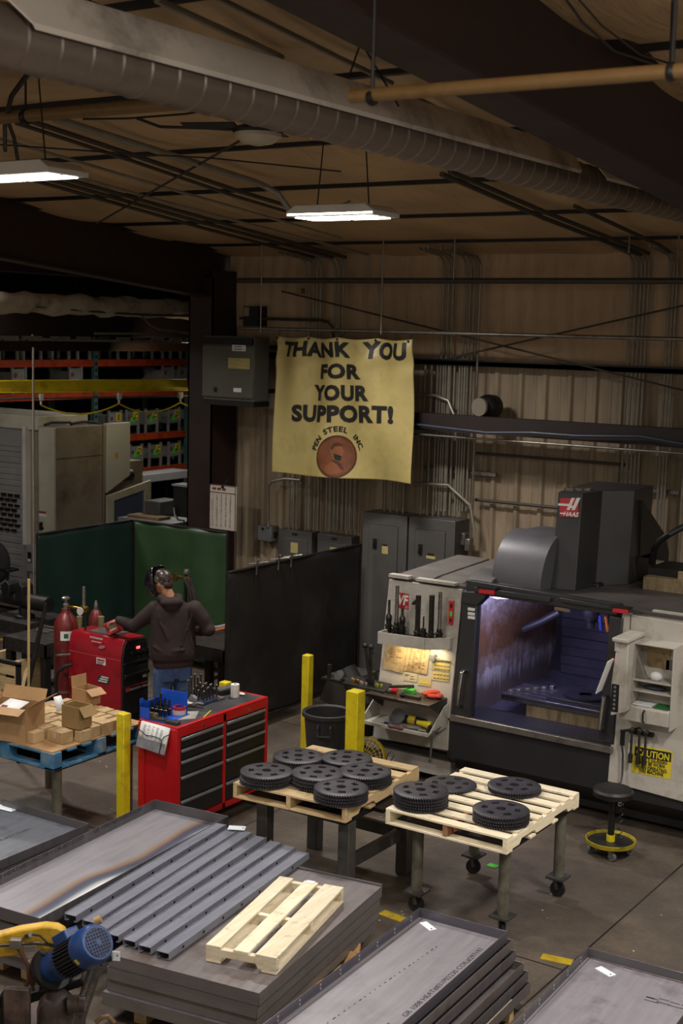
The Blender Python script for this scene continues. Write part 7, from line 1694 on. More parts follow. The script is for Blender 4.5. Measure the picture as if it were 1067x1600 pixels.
# welding helmet: shell over the face, visor, headgear cap
hm = MB(); n, k = 28, 14; vs = []; hc2 = hd+face*.045+fup*.02
for i in range(k+1):
    al = -1.15+2.45*i/k       # vertical angle
    for j in range(n+1):
        be = -1.75+3.5*j/n    # horizontal angle
        ext = 1+.28*max(0,-al)*max(0,math.cos(be))
        p = Vector((.155*math.cos(al)*math.cos(be)*ext, .125*math.cos(al)**.6*math.sin(be), .165*math.sin(al)*(1.08 if al < 0 else .92)))
        vs.append(hc2+HR@p)
hm.add(vs, [(i*(n+1)+j,i*(n+1)+j+1,(i+1)*(n+1)+j+1,(i+1)*(n+1)+j) for i in range(k) for j in range(n)])
HEL = M('helmet_gloss','17161a',.12,.0,.2,6,'4a4648',9); he = hm.build('welding_helmet', HEL, t); he.modifiers.new('s','SOLIDIFY').thickness = .005
mb = MB(); mb.box((.0,-.05,-.035),(.012,.05,.035), Matrix.Translation(hc2+face*.158+fup*.0)@HR.to_4x4()); mb.build('visor', BLK, he, bev=.006)
mb = MB(); mb.ell(hd-face*.008+fup*.03,(.108,.086,.105),22,12,HR); cap = remeshed(mb, 'skull_cap', M('printed_cap','2e241f',.35,.1,.2,9,'8a7f78',16), t, .01, 2)
mb = MB(); mb.lathe([(.0,0),(.028,0),(.028,.012),(.0,.016)], hd-fside*.092+fup*.03, 14, HR@RX(PI/2)); mb.lathe([(.0,0),(.028,0),(.028,.012),(.0,.016)], hd+fside*.104+fup*.03, 14, HR@RX(PI/2)); mb.build('headgear_knob', GALV, he)
mb = MB(); mb.ell(hd-face*.075-fup*.03,(.03,.07,.05),14,8,HR); mb.build('hair', M('hair_dark','2a1c14',.7,0,.3,40), t)
# ---------------------------------------------------------------- sprockets on pallets
SPK = M('sprocket_steel','47454a',.45,.45,.25,9,'2e2c30',4); SPK2 = M('sprocket_side','4a4746',.4,.7,.25,20)
def sprocket_mesh():
    NT_, S = 64, 2; n = NT_*3
    rad = lambda i: (.205 if i % 3 == 0 else .205 if i % 3 == 1 else .193)
    rings = [[.036]*n, [.062]*n, [.098]*n, [.140]*n, [.186]*n, [rad(i) for i in range(n)]]
    v = []; f = []; h = .024
    idx = {}
    for z in (0, h):
        for r_, ring in enumerate(rings):
            zz = z
            if r_ == 5: zz = z+(.006 if z == 0 else -.006)
            for i in range(n):
                a = 2*PI*i/n; idx[(z>0, r_, i)] = len(v); v.append((ring[i]*math.cos(a), ring[i]*math.sin(a), zz))
    def hole(r_, i):
        if r_ != 2: return False
        k = i % (n//6); w = n/6
        return w*.28 <= k < w*.74
    def hole2(r_, i):
        if r_ not in (2,): return False
        return hole(r_, i)
    for r_ in range(5):
        for i in range(n):
            j = (i+1) % n
            if hole(r_, i): continue
            f.append((idx[(1,r_,i)], idx[(1,r_+1,i)], idx[(1,r_+1,j)], idx[(1,r_,j)]))
            f.append((idx[(0,r_,i)], idx[(0,r_,j)], idx[(0,r_+1,j)], idx[(0,r_+1,i)]))
    for i in range(n):
        j = (i+1) % n
        f.append((idx[(0,5,i)], idx[(0,5,j)], idx[(1,5,j)], idx[(1,5,i)]))
        f.append((idx[(0,0,i)], idx[(1,0,i)], idx[(1,0,j)], idx[(0,0,j)]))
        if hole(2, i):
            f.append((idx[(0,2,i)], idx[(1,2,i)], idx[(1,2,j)], idx[(0,2,j)])); f.append((idx[(0,3,i)], idx[(0,3,j)], idx[(1,3,j)], idx[(1,3,i)]))
            if not hole(2, (i-1) % n): f.append((idx[(0,2,i)], idx[(0,3,i)], idx[(1,3,i)], idx[(1,2,i)]))
            if not hole(2, j): f.append((idx[(0,2,j)], idx[(1,2,j)], idx[(1,3,j)], idx[(0,3,j)]))
    mb = MB(); mb.v = [Vector(p) for p in v]; mb.f = f; return mb
sp0 = None; first = True
def sprocket(x, y, z, rz, lab, grp):
    global sp0
    if sp0 is None:
        sp0 = sprocket_mesh().build('sprocket', SPK, None); o = sp0
    else:
        o = sp0.copy(); COL.objects.link(o)
    o.location = (x,y,z); o.rotation_euler = (0,0,rz); return tag(o, lab, 'sprocket', grp)
DK = .0245
def stack(px, py, n, ztab, lab, single=False):
    z = ztab+n*DK; q = Z(px,py,z)
    for k in range(n):
        dx = random.uniform(-.006,.006) if k < n-1 else 0; pos = 'top' if k == n-1 else 'bottom' if k == 0 else ORD[n-1-k]+' down'
        sprocket(q.x+dx, q.y+random.uniform(-.006,.006), ztab+k*DK, random.random()*6, ('toothed dark sprocket, %s of %s' % (pos, lab)) if n > 1 else 'toothed dark sprocket, '+lab, 'sprockets on the pallets')
def pallet(name, lab, x0, x1, y0, y1, z0, nb, light, rz, sw=.10, stringy=True, red=False, grp='wooden pallets on steel legs'):
    """stringers along y, boards along x; z0 = underside"""
    xm, ym = (x0+x1)/2, (y0+y1)/2; R = Matrix.Translation((xm,ym,0))@Matrix.Rotation(rz,4,'Z')@Matrix.Translation((-xm,-ym,0))
    t = thing(name, lab, 'pallet', (xm,ym,z0), grp); wx, wy = (WOODL, WOODLY) if light else (WOOD, WOODY)
    th = .017; hs = .085
    for k in range(3):
        x = x0+k*(x1-x0-.036)/2; mb = MB(R); zb = z0+th; zt = zb+hs
        ya, yb = y0+.0, y1; L = yb-ya
        prof = [(ya,zb),(ya+L*.16,zb),(ya+L*.19,zb+.035),(ya+L*.36,zb+.035),(ya+L*.39,zb),(ya+L*.61,zb),(ya+L*.64,zb+.035),(ya+L*.81,zb+.035),(ya+L*.84,zb),(yb,zb),(yb,zt),(ya,zt)]
        mb.prism(prof, lambda a,b: (x,a,b), lambda a,b: (x+.036,a,b)); mb.build('stringer', RED_W if (red and k == 1) else wy, t, bev=.002)
    for k in range(nb):
        y = y0+k*(y1-y0-sw)/(nb-1); w = sw*random.uniform(.9,1.0); mb = MB(R); mb.box((x0,y,z0+th+hs),(x1,y+w,z0+2*th+hs)); mb.build('deck_board', wx, t, bev=.002)
    for k in range(4):
        y = y0+k*(y1-y0-.09)/3; mb = MB(R); mb.box((x0,y,z0),(x1,y+.09,z0+th)); mb.build('bottom_board', wx, t, bev=.002)
    return t
RED_W = M('red_painted_wood','8f4a36',.75,0,.3,10,'a88a60',6)
zP = .82; PH = .119
cs4 = [Z(*p,zP) for p in ((608,1265),(795,1310),(905,1237),(720,1197))]
rx0, rx1 = (cs4[0].x+cs4[3].x)/2, (cs4[1].x+cs4[2].x)/2; ry0, ry1 = (cs4[0].y+cs4[1].y)/2, (cs4[2].y+cs4[3].y)/2
random.seed(21)
pallet('wooden_pallet','pale new wooden pallet carrying sprockets on the caster table at the right',rx0,rx1,ry0,ry1,zP-PH,8,True,.0,red=True)
cl4 = [Z(*p,zP) for p in ((372,1222),(540,1265),(655,1195),(483,1163))]
lx0, lx1 = (cl4[0].x+cl4[3].x)/2, (cl4[1].x+cl4[2].x)/2; ly0, ly1 = (cl4[0].y+cl4[1].y)/2, (cl4[2].y+cl4[3].y)/2
pallet('wooden_pallet','browner wooden pallet carrying sprockets on square steel legs',lx0,lx1,ly0,ly1,zP-PH,6,False,.06,sw=.13)
# caster table
zt = zP-PH
t = thing('caster_table', 'pipe legged steel table on casters under the right pallet', 'table', ((rx0+rx1)/2,(ry0+ry1)/2,0))
mb = MB(); mb.box((rx0+.1,ry0+.14,zt-.03),(rx1-.04,ry1-.05,zt)); mb.build('top_frame', BLK, t)
for px, py, ang in ((640,1300,.4),(796,1330,1.2),(880,1270,-.3),(733,1250,.8)):
    pass
for x, y, a in ((rx0+.17,ry0+.2,.3),(rx1-.11,ry0+.2,-.9),(rx1-.09,ry1-.12,.1),(rx0+.17,ry1-.12,.5)):
    mb = MB(); mb.tube([(x,y,.165),(x,y,zt-.03)],.042,16); lg = mb.build('leg', LEGP, t)
    mb = MB(); mb.box((x-.075,y-.075,.15),(x+.075,y+.075,.165), None); mb.box((x-.05,y-.05,.135),(x+.05,y+.05,.15)); mb.build('mount_plate', M('plate_grey','4a4844',.5,.4,.2,10), lg)
    w = MB(); f = MB(); caster(w, f, (x,y), .06, a, .136); cw = w.build('caster_wheel', RUB, lg); f.build('caster_fork', M('fork_grey','55534e',.45,.5,.2,10), lg)
mb = MB(); mb.tube([(rx1-.3+.07*math.cos(k*.5),ry0+.35+.07*math.sin(k*.5),zt-.06-.004*k) for k in range(16)],.006,6); mb.tube([(rx1-.3,ry0+.35,zt-.06),(rx1-.3,ry0+.35,zt-.03)],.006,6); mb.build('hook_ring', BLK, t)
# square leg table
t = thing('steel_table', 'square legged steel table under the browner pallet', 'table', ((lx0+lx1)/2,(ly0+ly1)/2,0))
LST = M('leg_steel','5c5954',.45,.4,.25,8)
mb = MB(); mb.box((lx0+.08,ly0+.1,zt-.05),(lx1-.02,ly1-.05,zt-.0)); mb.build('top_frame', BLK, t)
for x, y in ((lx0+.18,ly0+.2),(lx1-.06,ly0+.2),(lx1-.02,ly1-.2),(lx0+.12,ly1-.2)):
    mb = MB(); mb.box((x-.05,y-.05,.0),(x+.05,y+.05,zt-.05)); mb.build('leg', LST, t, bev=.006); 
mb = MB(); mb.box((lx1-.06,ly0+.25,.28),(lx1-.02,ly1-.25,.38)); mb.build('stretcher', LST, t)
mb = MB(); mb.box((lx0+.16,ly1-.24,.28),(lx1-.05,ly1-.2,.38)); mb.build('stretcher', LST, t)
mb = MB(); mb.box((lx1+.0,ly0+.45,zt-.03),(lx1+.1,ly1-.1,zt+.0)); mb.build('bracket', BLK, t)
random.seed(4)
for px, py, n, lab in ((417,1203,4,'the left corner stack on the browner pallet'),(466,1180,3,'the rear left stack on the browner pallet'),(542,1182,3,'the rear right stack on the browner pallet'),(496,1206,4,'the middle stack on the browner pallet'),(571,1203,4,'the right hand stack on the browner pallet'),(533,1229,4,'the front stack on the browner pallet')):
    stack(px, py, n, zP, lab)
for px, py, n, lab in ((658,1233,5,'the tall stack on the pale pallet'),(704,1223,1,'lying alone behind the tall stack on the pale pallet'),(803,1226,2,'the low pile on the pale pallet'),(783,1263,4,'the front stack on the pale pallet')):
    stack(px, py, n, zP, lab)
q = Z(607,1188,zP); mb = MB(); mb.tube([q+Vector(p) for p in ((-.02,0,0),(-.01,0,.05),(.03,.0,.08),(.05,.0,.05),(.02,.0,.0))],.004,6); tag(mb.build('strap_end', BLKP), 'black strap end sticking up at the back of the browner pallet', 'strap')
# ---------------------------------------------------------------- sheet metal trays
ST = m_steel('sheet_steel','6b6870','85828a',(14,1,1)); STD = m_steel('sheet_steel_dark','565356','6d696b',(1,14,1),.42,.25); STW = m_steel('sheet_steel_warm','6a6464','827b7a',(14,1,1),.42,.35,'5a4638')
def tinted():
    t = NT('heat_tinted_steel'); v = t.coord(); n = t.noise(v, 2.0, 6, .6); n2 = t.noise(t.coord((12,1,1)), 1.6, 5)
    base = t.mix(t.ramp(n2,[(.3,(0,0,0)),(.7,(1,1,1))]), hexc('85838a'), hexc('9a979c'))
    s = t.n('ShaderNodeSeparateXYZ'); t.l(v, s.inputs[0])
    # mill scale boundary runs along the sheet; heat colours sit along it
    w = t.math('ADD', s.outputs[0], t.math('MULTIPLY', t.math('SUBTRACT', t.noise(t.coord((.4,.8,1)), 1.2, 1), .5), .30))
    u = t.math('ADD', t.math('MULTIPLY', w, 1.6), .5)
    c = t.ramp(u, [(.0,(0,0,0)),(1,(1,1,1))])
    r = t.n('ShaderNodeValToRGB'); e = r.color_ramp.elements
    for p, hx in ((.60,'9a9493'),(.70,'8a7663'),(.76,'5e5058'),(.80,'4a4f66'),(.86,'5f6772'),(1.0,'656b72')):
        q = e.new(p); q.color = hexc(hx)
    e[0].color = hexc('9a979c'); e[len(e)-1].color = hexc('656b72'); t.l(u, r.inputs[0])
    m = t.math('GREATER_THAN', u, .6)
    col = t.mix(t.ramp(u,[(.58,(0,0,0)),(.66,(1,1,1))]), base, r.outputs[0])
    t.set(col, t.ramp(n,[(.3,(.34,.34,.34)),(.7,(.5,.5,.5))]), .35); return t.m
HT_ = tinted()
def stencil(par, T, text, x, y, L, h, rz, z, mat=None):
    mb = MB(); R = T@Matrix.Translation((x,y,z))@Matrix.Rotation(rz,4,'Z'); text_into(mb, text, lambda a,b: R@Vector((a,b,0)), w=L, h=h, bold=.0, space=1.0); return mb.build('stencil_lettering', mat or M('stencil_ink','3c383c',.6,.1,.1,8), par)
def tray(name, lab, cx_, cy_, z, w, l, h, rz, mat, flip=False, holes='', wall='', grp=None, th=.004, sidemat=None, out=.0):
    """folded sheet tray: base at z (flip: top at z+h, flanges down). local x width w, y length l"""
    T = TM((cx_,cy_,z),rz); t = thing(name, lab, 'sheet metal tray', (cx_,cy_,z), grp)
    zb = h-th if flip else 0
    mb = MB(); mb.box((-w/2,-l/2,zb),(w/2,l/2,zb+th)); p = mb.build('base', mat, t); p.matrix_basis = T; p.matrix_parent_inverse = t.matrix_basis.inverted()
    sm = sidemat or STD
    for s, (a, b) in {'l':((-w/2-out,-l/2,0),(-w/2+th,l/2,h)),'r':((w/2-th,-l/2,0),(w/2,l/2,h)),'f':((-w/2,-l/2,0),(w/2,-l/2+th,h)),'b':((-w/2,l/2-th,0),(w/2,l/2,h))}.items():
        if wall and s not in wall: continue
        mb = MB(T); mb.box(a, b); fl = mb.build('flange', sm, t, bev=.0015, seg=1)
        if s in holes:
            mb = MB(T); n = int(l/.22)
            for k in range(n):
                y = -l/2+.12+k*(l-.24)/(n-1)
                for dz in (.35,.7): mb.lathe([(0,-.0005),(.008,-.0005),(.008,th+.001),(0,th+.001)], Vector((a[0],y,h*dz)), 10, RY(PI/2))
            mb.build('punched_hole', M('hole_light','a8a6a8',.4,.3,.1,5), fl)
    return t, T
TG = 'stacked sheet metal trays'
# stack A (left, heat tinted tray on top)
zA = .50; a1, a2, a3 = Z(62,1435,zA), Z(357,1275,zA), Z(240,1250,zA)
rzA = math.atan2((a2-a1).y,(a2-a1).x)-PI/2; wA_ = (a3-a2).length; lA = (a2-a1).length; ux = Vector((math.cos(rzA),math.sin(rzA),0)); uy = Vector((-ux.y,ux.x,0))
cA_ = a2-ux*wA_/2-uy*lA/2
t, T = tray('sheet_tray','long open steel tray with brown and blue heat tint, top of the left stack',cA_.x,cA_.y,zA-.085,wA_,lA,.085,rzA,HT_,grp=TG)
mb = MB(T); 
stencil(t,T@Matrix.Translation((-wA_/2+.006,0,.012))@Matrix.Rotation(PI/2,4,'Y')@Matrix.Rotation(0,4,'Z'),'GR 1008 HEAT#831P02230 COIL#2122201',-.035,-.35,1.1,.036,PI/2,.001)
stencil(t,T@Matrix.Translation((-wA_/2+.006,0,.012))@Matrix.Rotation(PI/2,4,'Y'),'GR 1008 HEAT#831P02230',-.035,.62,.6,.036,PI/2,.001)
for k,(dz,dr,dx,dy) in enumerate(((.19,-.045,.0,.02),(.28,.0,-.03,-.05),(.37,-.01,-.01,-.02))):
    tray('sheet_tray','plain steel tray in the left stack, %s below the heat tinted tray' % ORD[k],cA_.x+dx+.02*k,cA_.y+dy,zA-dz,wA_,lA,.085,rzA+dr,STW,grp=TG,flip=True)
mb = MB()
for dx in (-.25,.0,.25): mb.box((cA_.x+dx-.04,cA_.y-lA/2+.1,0),(cA_.x+dx+.04,cA_.y+lA/2-.1,zA-.37))
t = thing('timber_skid','timber bearers under the left stack of trays','skid',(cA_.x,cA_.y,0))
for dx in (-.25,.0,.25): mb = MB(); mb.box((cA_.x+dx-.04,cA_.y-lA/2+.1,0),(cA_.x+dx+.04,cA_.y+lA/2-.1,zA-.372)); mb.build('bearer', WOODY, t)
# stack A0 behind, far left
z0 = .44; b1, b2 = Z(140,1288,z0), Z(10,1255,z0); w0 = .95; l0 = 1.7; c0 = Vector((b1.x-w0/2,b1.y-l0/2,0))
ST0 = m_steel('sheet_steel_blue','62666e','7a7e86',(14,1,1),.4,.4,'4a4d5c')
t, T = tray('sheet_tray','bluish open steel tray with stencilled writing at the left edge',c0.x,c0.y,z0-.07,w0,l0,.07,.02,ST0,grp=TG,wall='rfb')
stencil(t,T,'GR 1008 HEAT#831P02230 COIL#2122201',.08,.02,1.2,.035,PI/2-.0,.006)
tray('sheet_tray','steel tray directly below the bluish tray at the left edge',c0.x,c0.y-.02,z0-.15,w0,l0,.07,.02,STW,grp=TG,flip=True)
t = thing('timber_skid','timber bearers under the bluish tray at the left edge','skid',(c0.x,c0.y,0))
for dx in (-.3,.3): mb = MB(); mb.box((c0.x+dx-.04,c0.y-l0/2+.1,0),(c0.x+dx+.04,c0.y+l0/2-.1,z0-.152)); mb.build('bearer', WOODY, t)
def ptag(px, py, z, lab, rz=0, l=.16, w=.07, at=None):
    q = at or Z(px,py,z); mb = MB(TM((q.x,q.y,z),rz)); mb.box((-l/2,-w/2,0),(l/2,w/2,.004)); o = mb.build('paper_tag', TAGM)
    mb = MB(TM((q.x,q.y,z),rz)); mb.box((l/2-.022,-.008,.004),(l/2-.012,.004,.0055)); mb.build('tag_print', INK, o)
    return tag(o, lab, 'tag', 'white paper tags on the sheet stacks')
ptag(8,1263,z0-.06,'white paper tag on the bluish tray at the left edge',.1,.2,.08)
# stack B (middle, inverted pans under channels and the small pallet)
zB = .45; b1, b2 = Z(405,1552,zB), Z(597,1384,zB); rzB = math.atan2((b2-b1).y,(b2-b1).x)-PI/2; lB = (b2-b1).length; wB_ = 1.06
ux = Vector((math.cos(rzB),math.sin(rzB),0)); uy = Vector((-ux.y,ux.x,0)); cB_ = b1.lerp(b2,.5)-ux*wB_/2
PAN = m_steel('pan_side','6a6562','7d7774',(1,1,14),.42,.3)
for k in range(4):
    sh_ = ux*(-.012*k)+uy*(.014*((k*7)%3-1)) if k else Vector((0,0,0)); c = cB_+sh_
    tray('sheet_tray',['flat topped steel pan carrying the channels, top of the middle stack','second pan down in the middle stack','third pan down in the middle stack','lowest pan in the middle stack'][k],c.x,c.y,zB-.082*(k+1),wB_,lB,.08,rzB,[STW,ST,STW,ST][k],flip=True,grp=TG,sidemat=PAN)
mb = MB(TM((cB_.x,cB_.y,zB),rzB)); mb.box((-wB_/2+.1,lB/2-.012,.0),(wB_/2,lB/2,.012)); tag(mb.build('edge_strip', STD), 'dark raised strip along the rear edge of the middle stack', 'strip')
t = thing('timber_skid','timber bearers under the middle stack','skid',(cB_.x,cB_.y,0))
for dx in (-.35,.0,.35): mb = MB(TM((cB_.x,cB_.y,0),rzB)); mb.box((dx-.045,-lB/2+.08,0),(dx+.045,lB/2-.08,zB-.33)); mb.build('bearer', WOODY, t)
# steel channels
CH = m_steel('channel_steel','7d808c','9a9ca8',(14,1,1),.32,.35)
def channel(p, q, w, h, z, lab, tilt=0):
    a = Z(*p,z); b = Z(*q,z); d = (b-a); L = d.length; rz = math.atan2(d.y,d.x)-PI/2
    T = TM((a.x,a.y,z-h),rz); t = thing('steel_channel', lab, 'steel channel', (a.x,a.y,z-h), 'steel channels on the middle stack')
    mb = MB(T); e = .003; mb.box((-w/2,0,h-.007-e),(w/2,L,h-.007)); bd = mb.build('web', CH, t)
    for s in (-1,1):
        x = s*w/2; mb = MB(T); mb.box((min(x,x+s*e),0,0),(max(x,x+s*e),L,h)); mb.box((min(x,x-s*.02),0,0),(max(x,x-s*.02),L,e)); fl = mb.build('flange', CH, t)
        if s == 1:
            for k in range(int(L/.24)): y = .15+k*.24; mb = MB(T); mb.box((x+e,y,h*.3),(x+e+.0015,y+.02,h*.62)); mb.build('slot', M('hole_black','060606'), fl)
    return t
zC = zB+.055
chn = [((268,1492),(486,1334)),((240,1483),(466,1325)),((216,1474),(444,1318)),((190,1465),(420,1310)),((170,1456),(398,1302)),((152,1444),(380,1297)),((124,1434),(358,1290))]
for k,(p,q) in enumerate(chn):
    channel((p[0]-14,p[1]-6),(q[0]-12,q[1]-4),.088,.05,zC,'long grey steel channel on the middle stack, %s from the right' % ORD[k])
ptag(370,1294,zC+.006,'white paper tag on the far end of the steel channels',.5,.13,.08)
# small pallet on stack B
zq = zB+.11; s1, s2, s3 = Z(350,1495,zB), Z(432,1497,zq), Z(537,1386,zq); rzS = math.atan2((s3-s2).y,(s3-s2).x)-PI/2; lS = (s3-s2).length; wS = .47
ux = Vector((math.cos(rzS),math.sin(rzS),0)); uy = Vector((-ux.y,ux.x,0)); o_ = s2-ux*wS/2
T = TM((o_.x,o_.y,zB+.001),rzS)
t = thing('small_pallet', 'small pale wooden pallet lying on the middle steel stack', 'pallet', (o_.x,o_.y,zB))
hS = .109
for k,(x,w) in enumerate(((-wS/2,.10),(-.05,.10),(wS/2-.14,.14))):
    mb = MB(T); mb.box((x,0,hS-.018),(x+w,lS,hS)); mb.build('deck_board', WOODLY, t, bev=.003)
for k,y in enumerate((0,lS/2-.02,lS-.04)):
    mb = MB(T); z0_ = .016
    prof = [(-wS/2,z0_),(-wS/2+.1,z0_),(-wS/2+.12,.045),(wS/2-.14,.045),(wS/2-.12,z0_),(wS/2,z0_),(wS/2,hS-.018),(-wS/2,hS-.018)]
    mb.prism(prof, lambda a,b:(a,y,b), lambda a,b:(a,y+.04,b)); mb.build('stringer', WOODL, t, bev=.002)
for x in (-wS/2,wS/2-.1): mb = MB(T); mb.box((x,0,0),(x+.1,lS,.016)); mb.build('bottom_board', WOODLY, t, bev=.002)
mb = MB(T); mb.box((wS/2-.004,.0,.016),(wS/2,lS,.03)); mb.build('edge_strip', WOODLY, t)
q = Z(485,1378,zq+.002); mb = MB(TM((q.x,q.y,zq+.001),rzS)); mb.box((-.03,-.02,0),(.03,.02,.003)); tag(mb.build('paper_tag', TAGM), 'small white stapled tag on the end of the small pale pallet', 'tag')
# stack C (nested trays)
zC_ = .45; c1, c2, c3 = Z(655,1418,zC_), Z(693,1410,zC_), Z(808,1442,zC_)
wC = .72; e1 = Z(410,1600,zC_); rzC = math.atan2((c1-e1).y,(c1-e1).x)-PI/2; lC = 2.3
ux = Vector((math.cos(rzC),math.sin(rzC),0)); uy = Vector((-ux.y,ux.x,0)); wC = (c3-c1).dot(ux); cC = c1+ux*wC/2-uy*lC/2
PAN2 = m_steel('flange_steel','55525a','65626a',(1,1,14),.4,.4)
STC = m_steel('sheet_steel_light','7d7980','969297',(14,1,1),.45,.3)
NC = ['top of the nested stack at front centre','second of the nested stack at front centre','third of the nested stack at front centre','fourth of the nested stack at front centre','fifth of the nested stack at front centre','lowest of the nested stack at front centre']
for k in range(6):
    c = cC+ux*(.034*k if k < 3 else .05+.028*k)+uy*(.012*((k*5)%3)-.01*k); hh = .07
    t, T = tray('sheet_tray','grey steel tray with upturned flanges, '+NC[k],c.x,c.y,zC_-hh-.056*k,wC,lC,hh,rzC,STC if k == 0 else STW,holes='l' if k == 0 else '',wall='lrb',grp=TG,sidemat=[STD,STW][k%2] if k else PAN2)
    if k == 0:
        stencil(t,T,'GR 1008 HEAT#831P02230 COIL#297197',wC/2-.07,lC/2-.72,1.05,.04,PI/2,.0055); stencil(t,T,'831P02230 COIL#297197',wC/2-.09,-.12-.45,.72,.04,PI/2,.0055)
        mb = MB(T)
        for i in range(34): x = -.02-.11*(i/34); y = lC/2-.35-i*.055; mb.box((x-.004,y,.0045),(x+.003,y+random.uniform(.008,.03),.0055))
        mb.build('scratch_marks', M('stencil_ink','3c383c'), t, kind='stuff')
ptag(684,1420,zC_-.0655,'white paper tag on the nested stack at front centre',-.5,.13,.055,at=cC+uy*(lC/2-.10)-ux*(wC/2-.12))
q = cC; t = thing('wooden_skid','rough wooden skid under the nested stack at front centre','skid',(q.x,q.y,0))
for dx in (-.22,.3): mb = MB(TM((q.x,q.y,0),rzC)); mb.box((dx-.05,-lC/2+.1,0),(dx+.05,lC/2-.3,zC_-.355)); mb.build('bearer', WOODY, t)
# broken timber between the stacks
mb = MB(); P = [Z(*p,.12) for p in ((444,1590),(470,1560),(508,1535),(532,1518),(553,1490),(558,1476))]
for i in range(len(P)-1): mb.beam(P[i]-Vector((0,0,.02*i%2)), P[i+1], .05, .035)
tag(mb.build('broken_board', M('raw_wood','b58a5a',.8,0,.3,12,'7a5432',6)), 'splintered raw board lying between the middle and front centre stacks', 'board')
mb = MB(); mb.beam(P[0]-Vector((.0,.1,.08)), P[-1]-Vector((0,0,.08)), .06, .04); tag(mb.build('support_board', WOOD), 'plank under the splintered board', 'board')
# pallet pieces at the bottom right
t = thing('floor_pallet','stained wooden pallet on the floor between the two right hand stacks','pallet',Z(780,1585,.1))
q = Z(800,1568,.12); R = .32
for k,(dx,m_) in enumerate(((-.16,M('stained_wood','6a5636',.8,0,.5,14,'2f281e',9)),(-.05,WOODLY))):
    mb = MB(TM((q.x+dx,q.y-.05,0),.03)); mb.box((-.05,-.9,.10),(.05,.1,.12)); mb.build('deck_board', m_, t, bev=.003)
mb = MB(TM((q.x-.1,q.y-.05,0),.03)); mb.box((-.14,.02,.0),(.10,.08,.10)); mb.build('stringer', WOOD, t); mb = MB(TM((q.x-.1,q.y-.05,0),.03)); mb.box((-.14,-.8,.0),(.10,-.74,.10)); mb.build('stringer', WOOD, t)
# yellow floor line
YL = M('floor_yellow','b59a1c',.6,0,.3,7,'5a5040',5)
def fline(p, q, w, lab):
    a, b = Z(*p,.002), Z(*q,.002); mb = MB(); mb.beam(a,b,w,.004); tag(mb.build('floor_line', YL), lab, 'floor marking')
fline((596,1425),(660,1448),.09,'yellow painted floor line between the middle and front centre stacks'); fline((846,1494),(894,1504),.09,'yellow painted floor line between the right hand stacks'); fline((0,1000),(26,994),.1,'short yellow painted floor line at far left')
# stack D (bottom right)
d1, d2, d3 = Z(918,1480,zC_), Z(926,1472,zC_), Z(1067,1508,zC_); e1 = Z(800,1600,zC_); rzD = math.atan2((d1-e1).y,(d1-e1).x)-PI/2; lD = 2.0; wD = .78
ux = Vector((math.cos(rzD),math.sin(rzD),0)); uy = Vector((-ux.y,ux.x,0)); cD = d1+ux*wD/2-uy*lD/2
STV = m_steel('sheet_steel_violet','86818a','9e999f',(14,1,1),.42,.35,'5f5658')
for k in range(6):
    c = cD+ux*(.02*k)-uy*.006*k
    tray('sheet_tray','violet grey steel tray with upturned flanges, '+NC[k].replace('nested stack at front centre','stack at bottom right'),c.x,c.y,zC_-.07-.056*k,wD,lD,.07,rzD,STV if k == 0 else STW,holes='l' if k == 0 else '',wall='lrb',grp=TG,sidemat=[STD,STW][k%2])
ptag(946,1493,zC_-.0655,'white paper tag on the stack at bottom right',-.4,.13,.055,at=cD+uy*(lD/2-.13)-ux*(wD/2-.17))
T = TM((cD.x,cD.y,zC_-.07),rzD); mb = MB(T)
for k in range(9): x = .1+.07*(k%4); y = lD/2-.28-.02*(k//4)-.03*random.random(); mb.box((x,y,.0045),(x+.05+.05*random.random(),y+.012,.0052))
o = mb.build('smudge_marks', M('smudge','4f4a4c',.6,.1,.2,8)); tag(o, 'dark smudged marking on the tray at bottom right', 'marking')
t = thing('wooden_skid','rough wooden skid under the stack at bottom right','skid',(cD.x,cD.y,0))
for dx in (-.25,.25): mb = MB(TM((cD.x,cD.y,0),rzD)); mb.box((dx-.05,-lD/2+.1,0),(dx+.05,lD/2-.3,zC_-.352)); mb.build('bearer', WOODY, t)
# ---------------------------------------------------------------- yellow saw with blue motor, front left
SD = 6.9; sv = Vector((-math.sin(YAW+.13),math.cos(YAW+.13),0)).normalized()
def S(px, py, df=0):
    d = ray(px,py); return CP+d*((SD+df)/d.dot(sv))
SY = M('saw_yellow','cfa52a',.42,0,.15,6,'7a5f1c',5); SB = M('motor_blue','22427a',.35,0,.12,6,'14264a',4); SCI = M('cast_iron','463a36',.6,.3,.3,8,'6b5a50',4)
t = thing('metal_saw', 'yellow armed metal saw with blue motor at the front left', 'saw', (S(60,1600).x,S(60,1600).y,0))
arm = [(-40,1458),(0,1461),(30,1453),(70,1447),(90,1449),(102,1456),(104,1466),(97,1480),(92,1500),(88,1515),(90,1530),(87,1537),(60,1543),(57,1535),(48,1510),(40,1493),(0,1497),(-40,1500)]
mb = MB(); P0 = [S(*p,0) for p in arm]; n = len(P0); off = sv*.07
mb.add(P0+[p+off for p in P0], [tuple(range(n)),tuple(reversed(range(n,2*n)))]+[(i,n+i,n+(i+1)%n,(i+1)%n) for i in range(n)]); am = mb.build('arm', SY, t, bev=.012)
def spl(pts, mat, name, par, df=-.004):
    mb = MB(); P = [S(*p,df) for p in pts]; n = len(P); mb.add(P+[p+sv*.003 for p in P],[tuple(range(n)),tuple(reversed(range(n,2*n)))]+[(i,n+i,n+(i+1)%n,(i+1)%n) for i in range(n)]); return mb.build(name, mat, par)
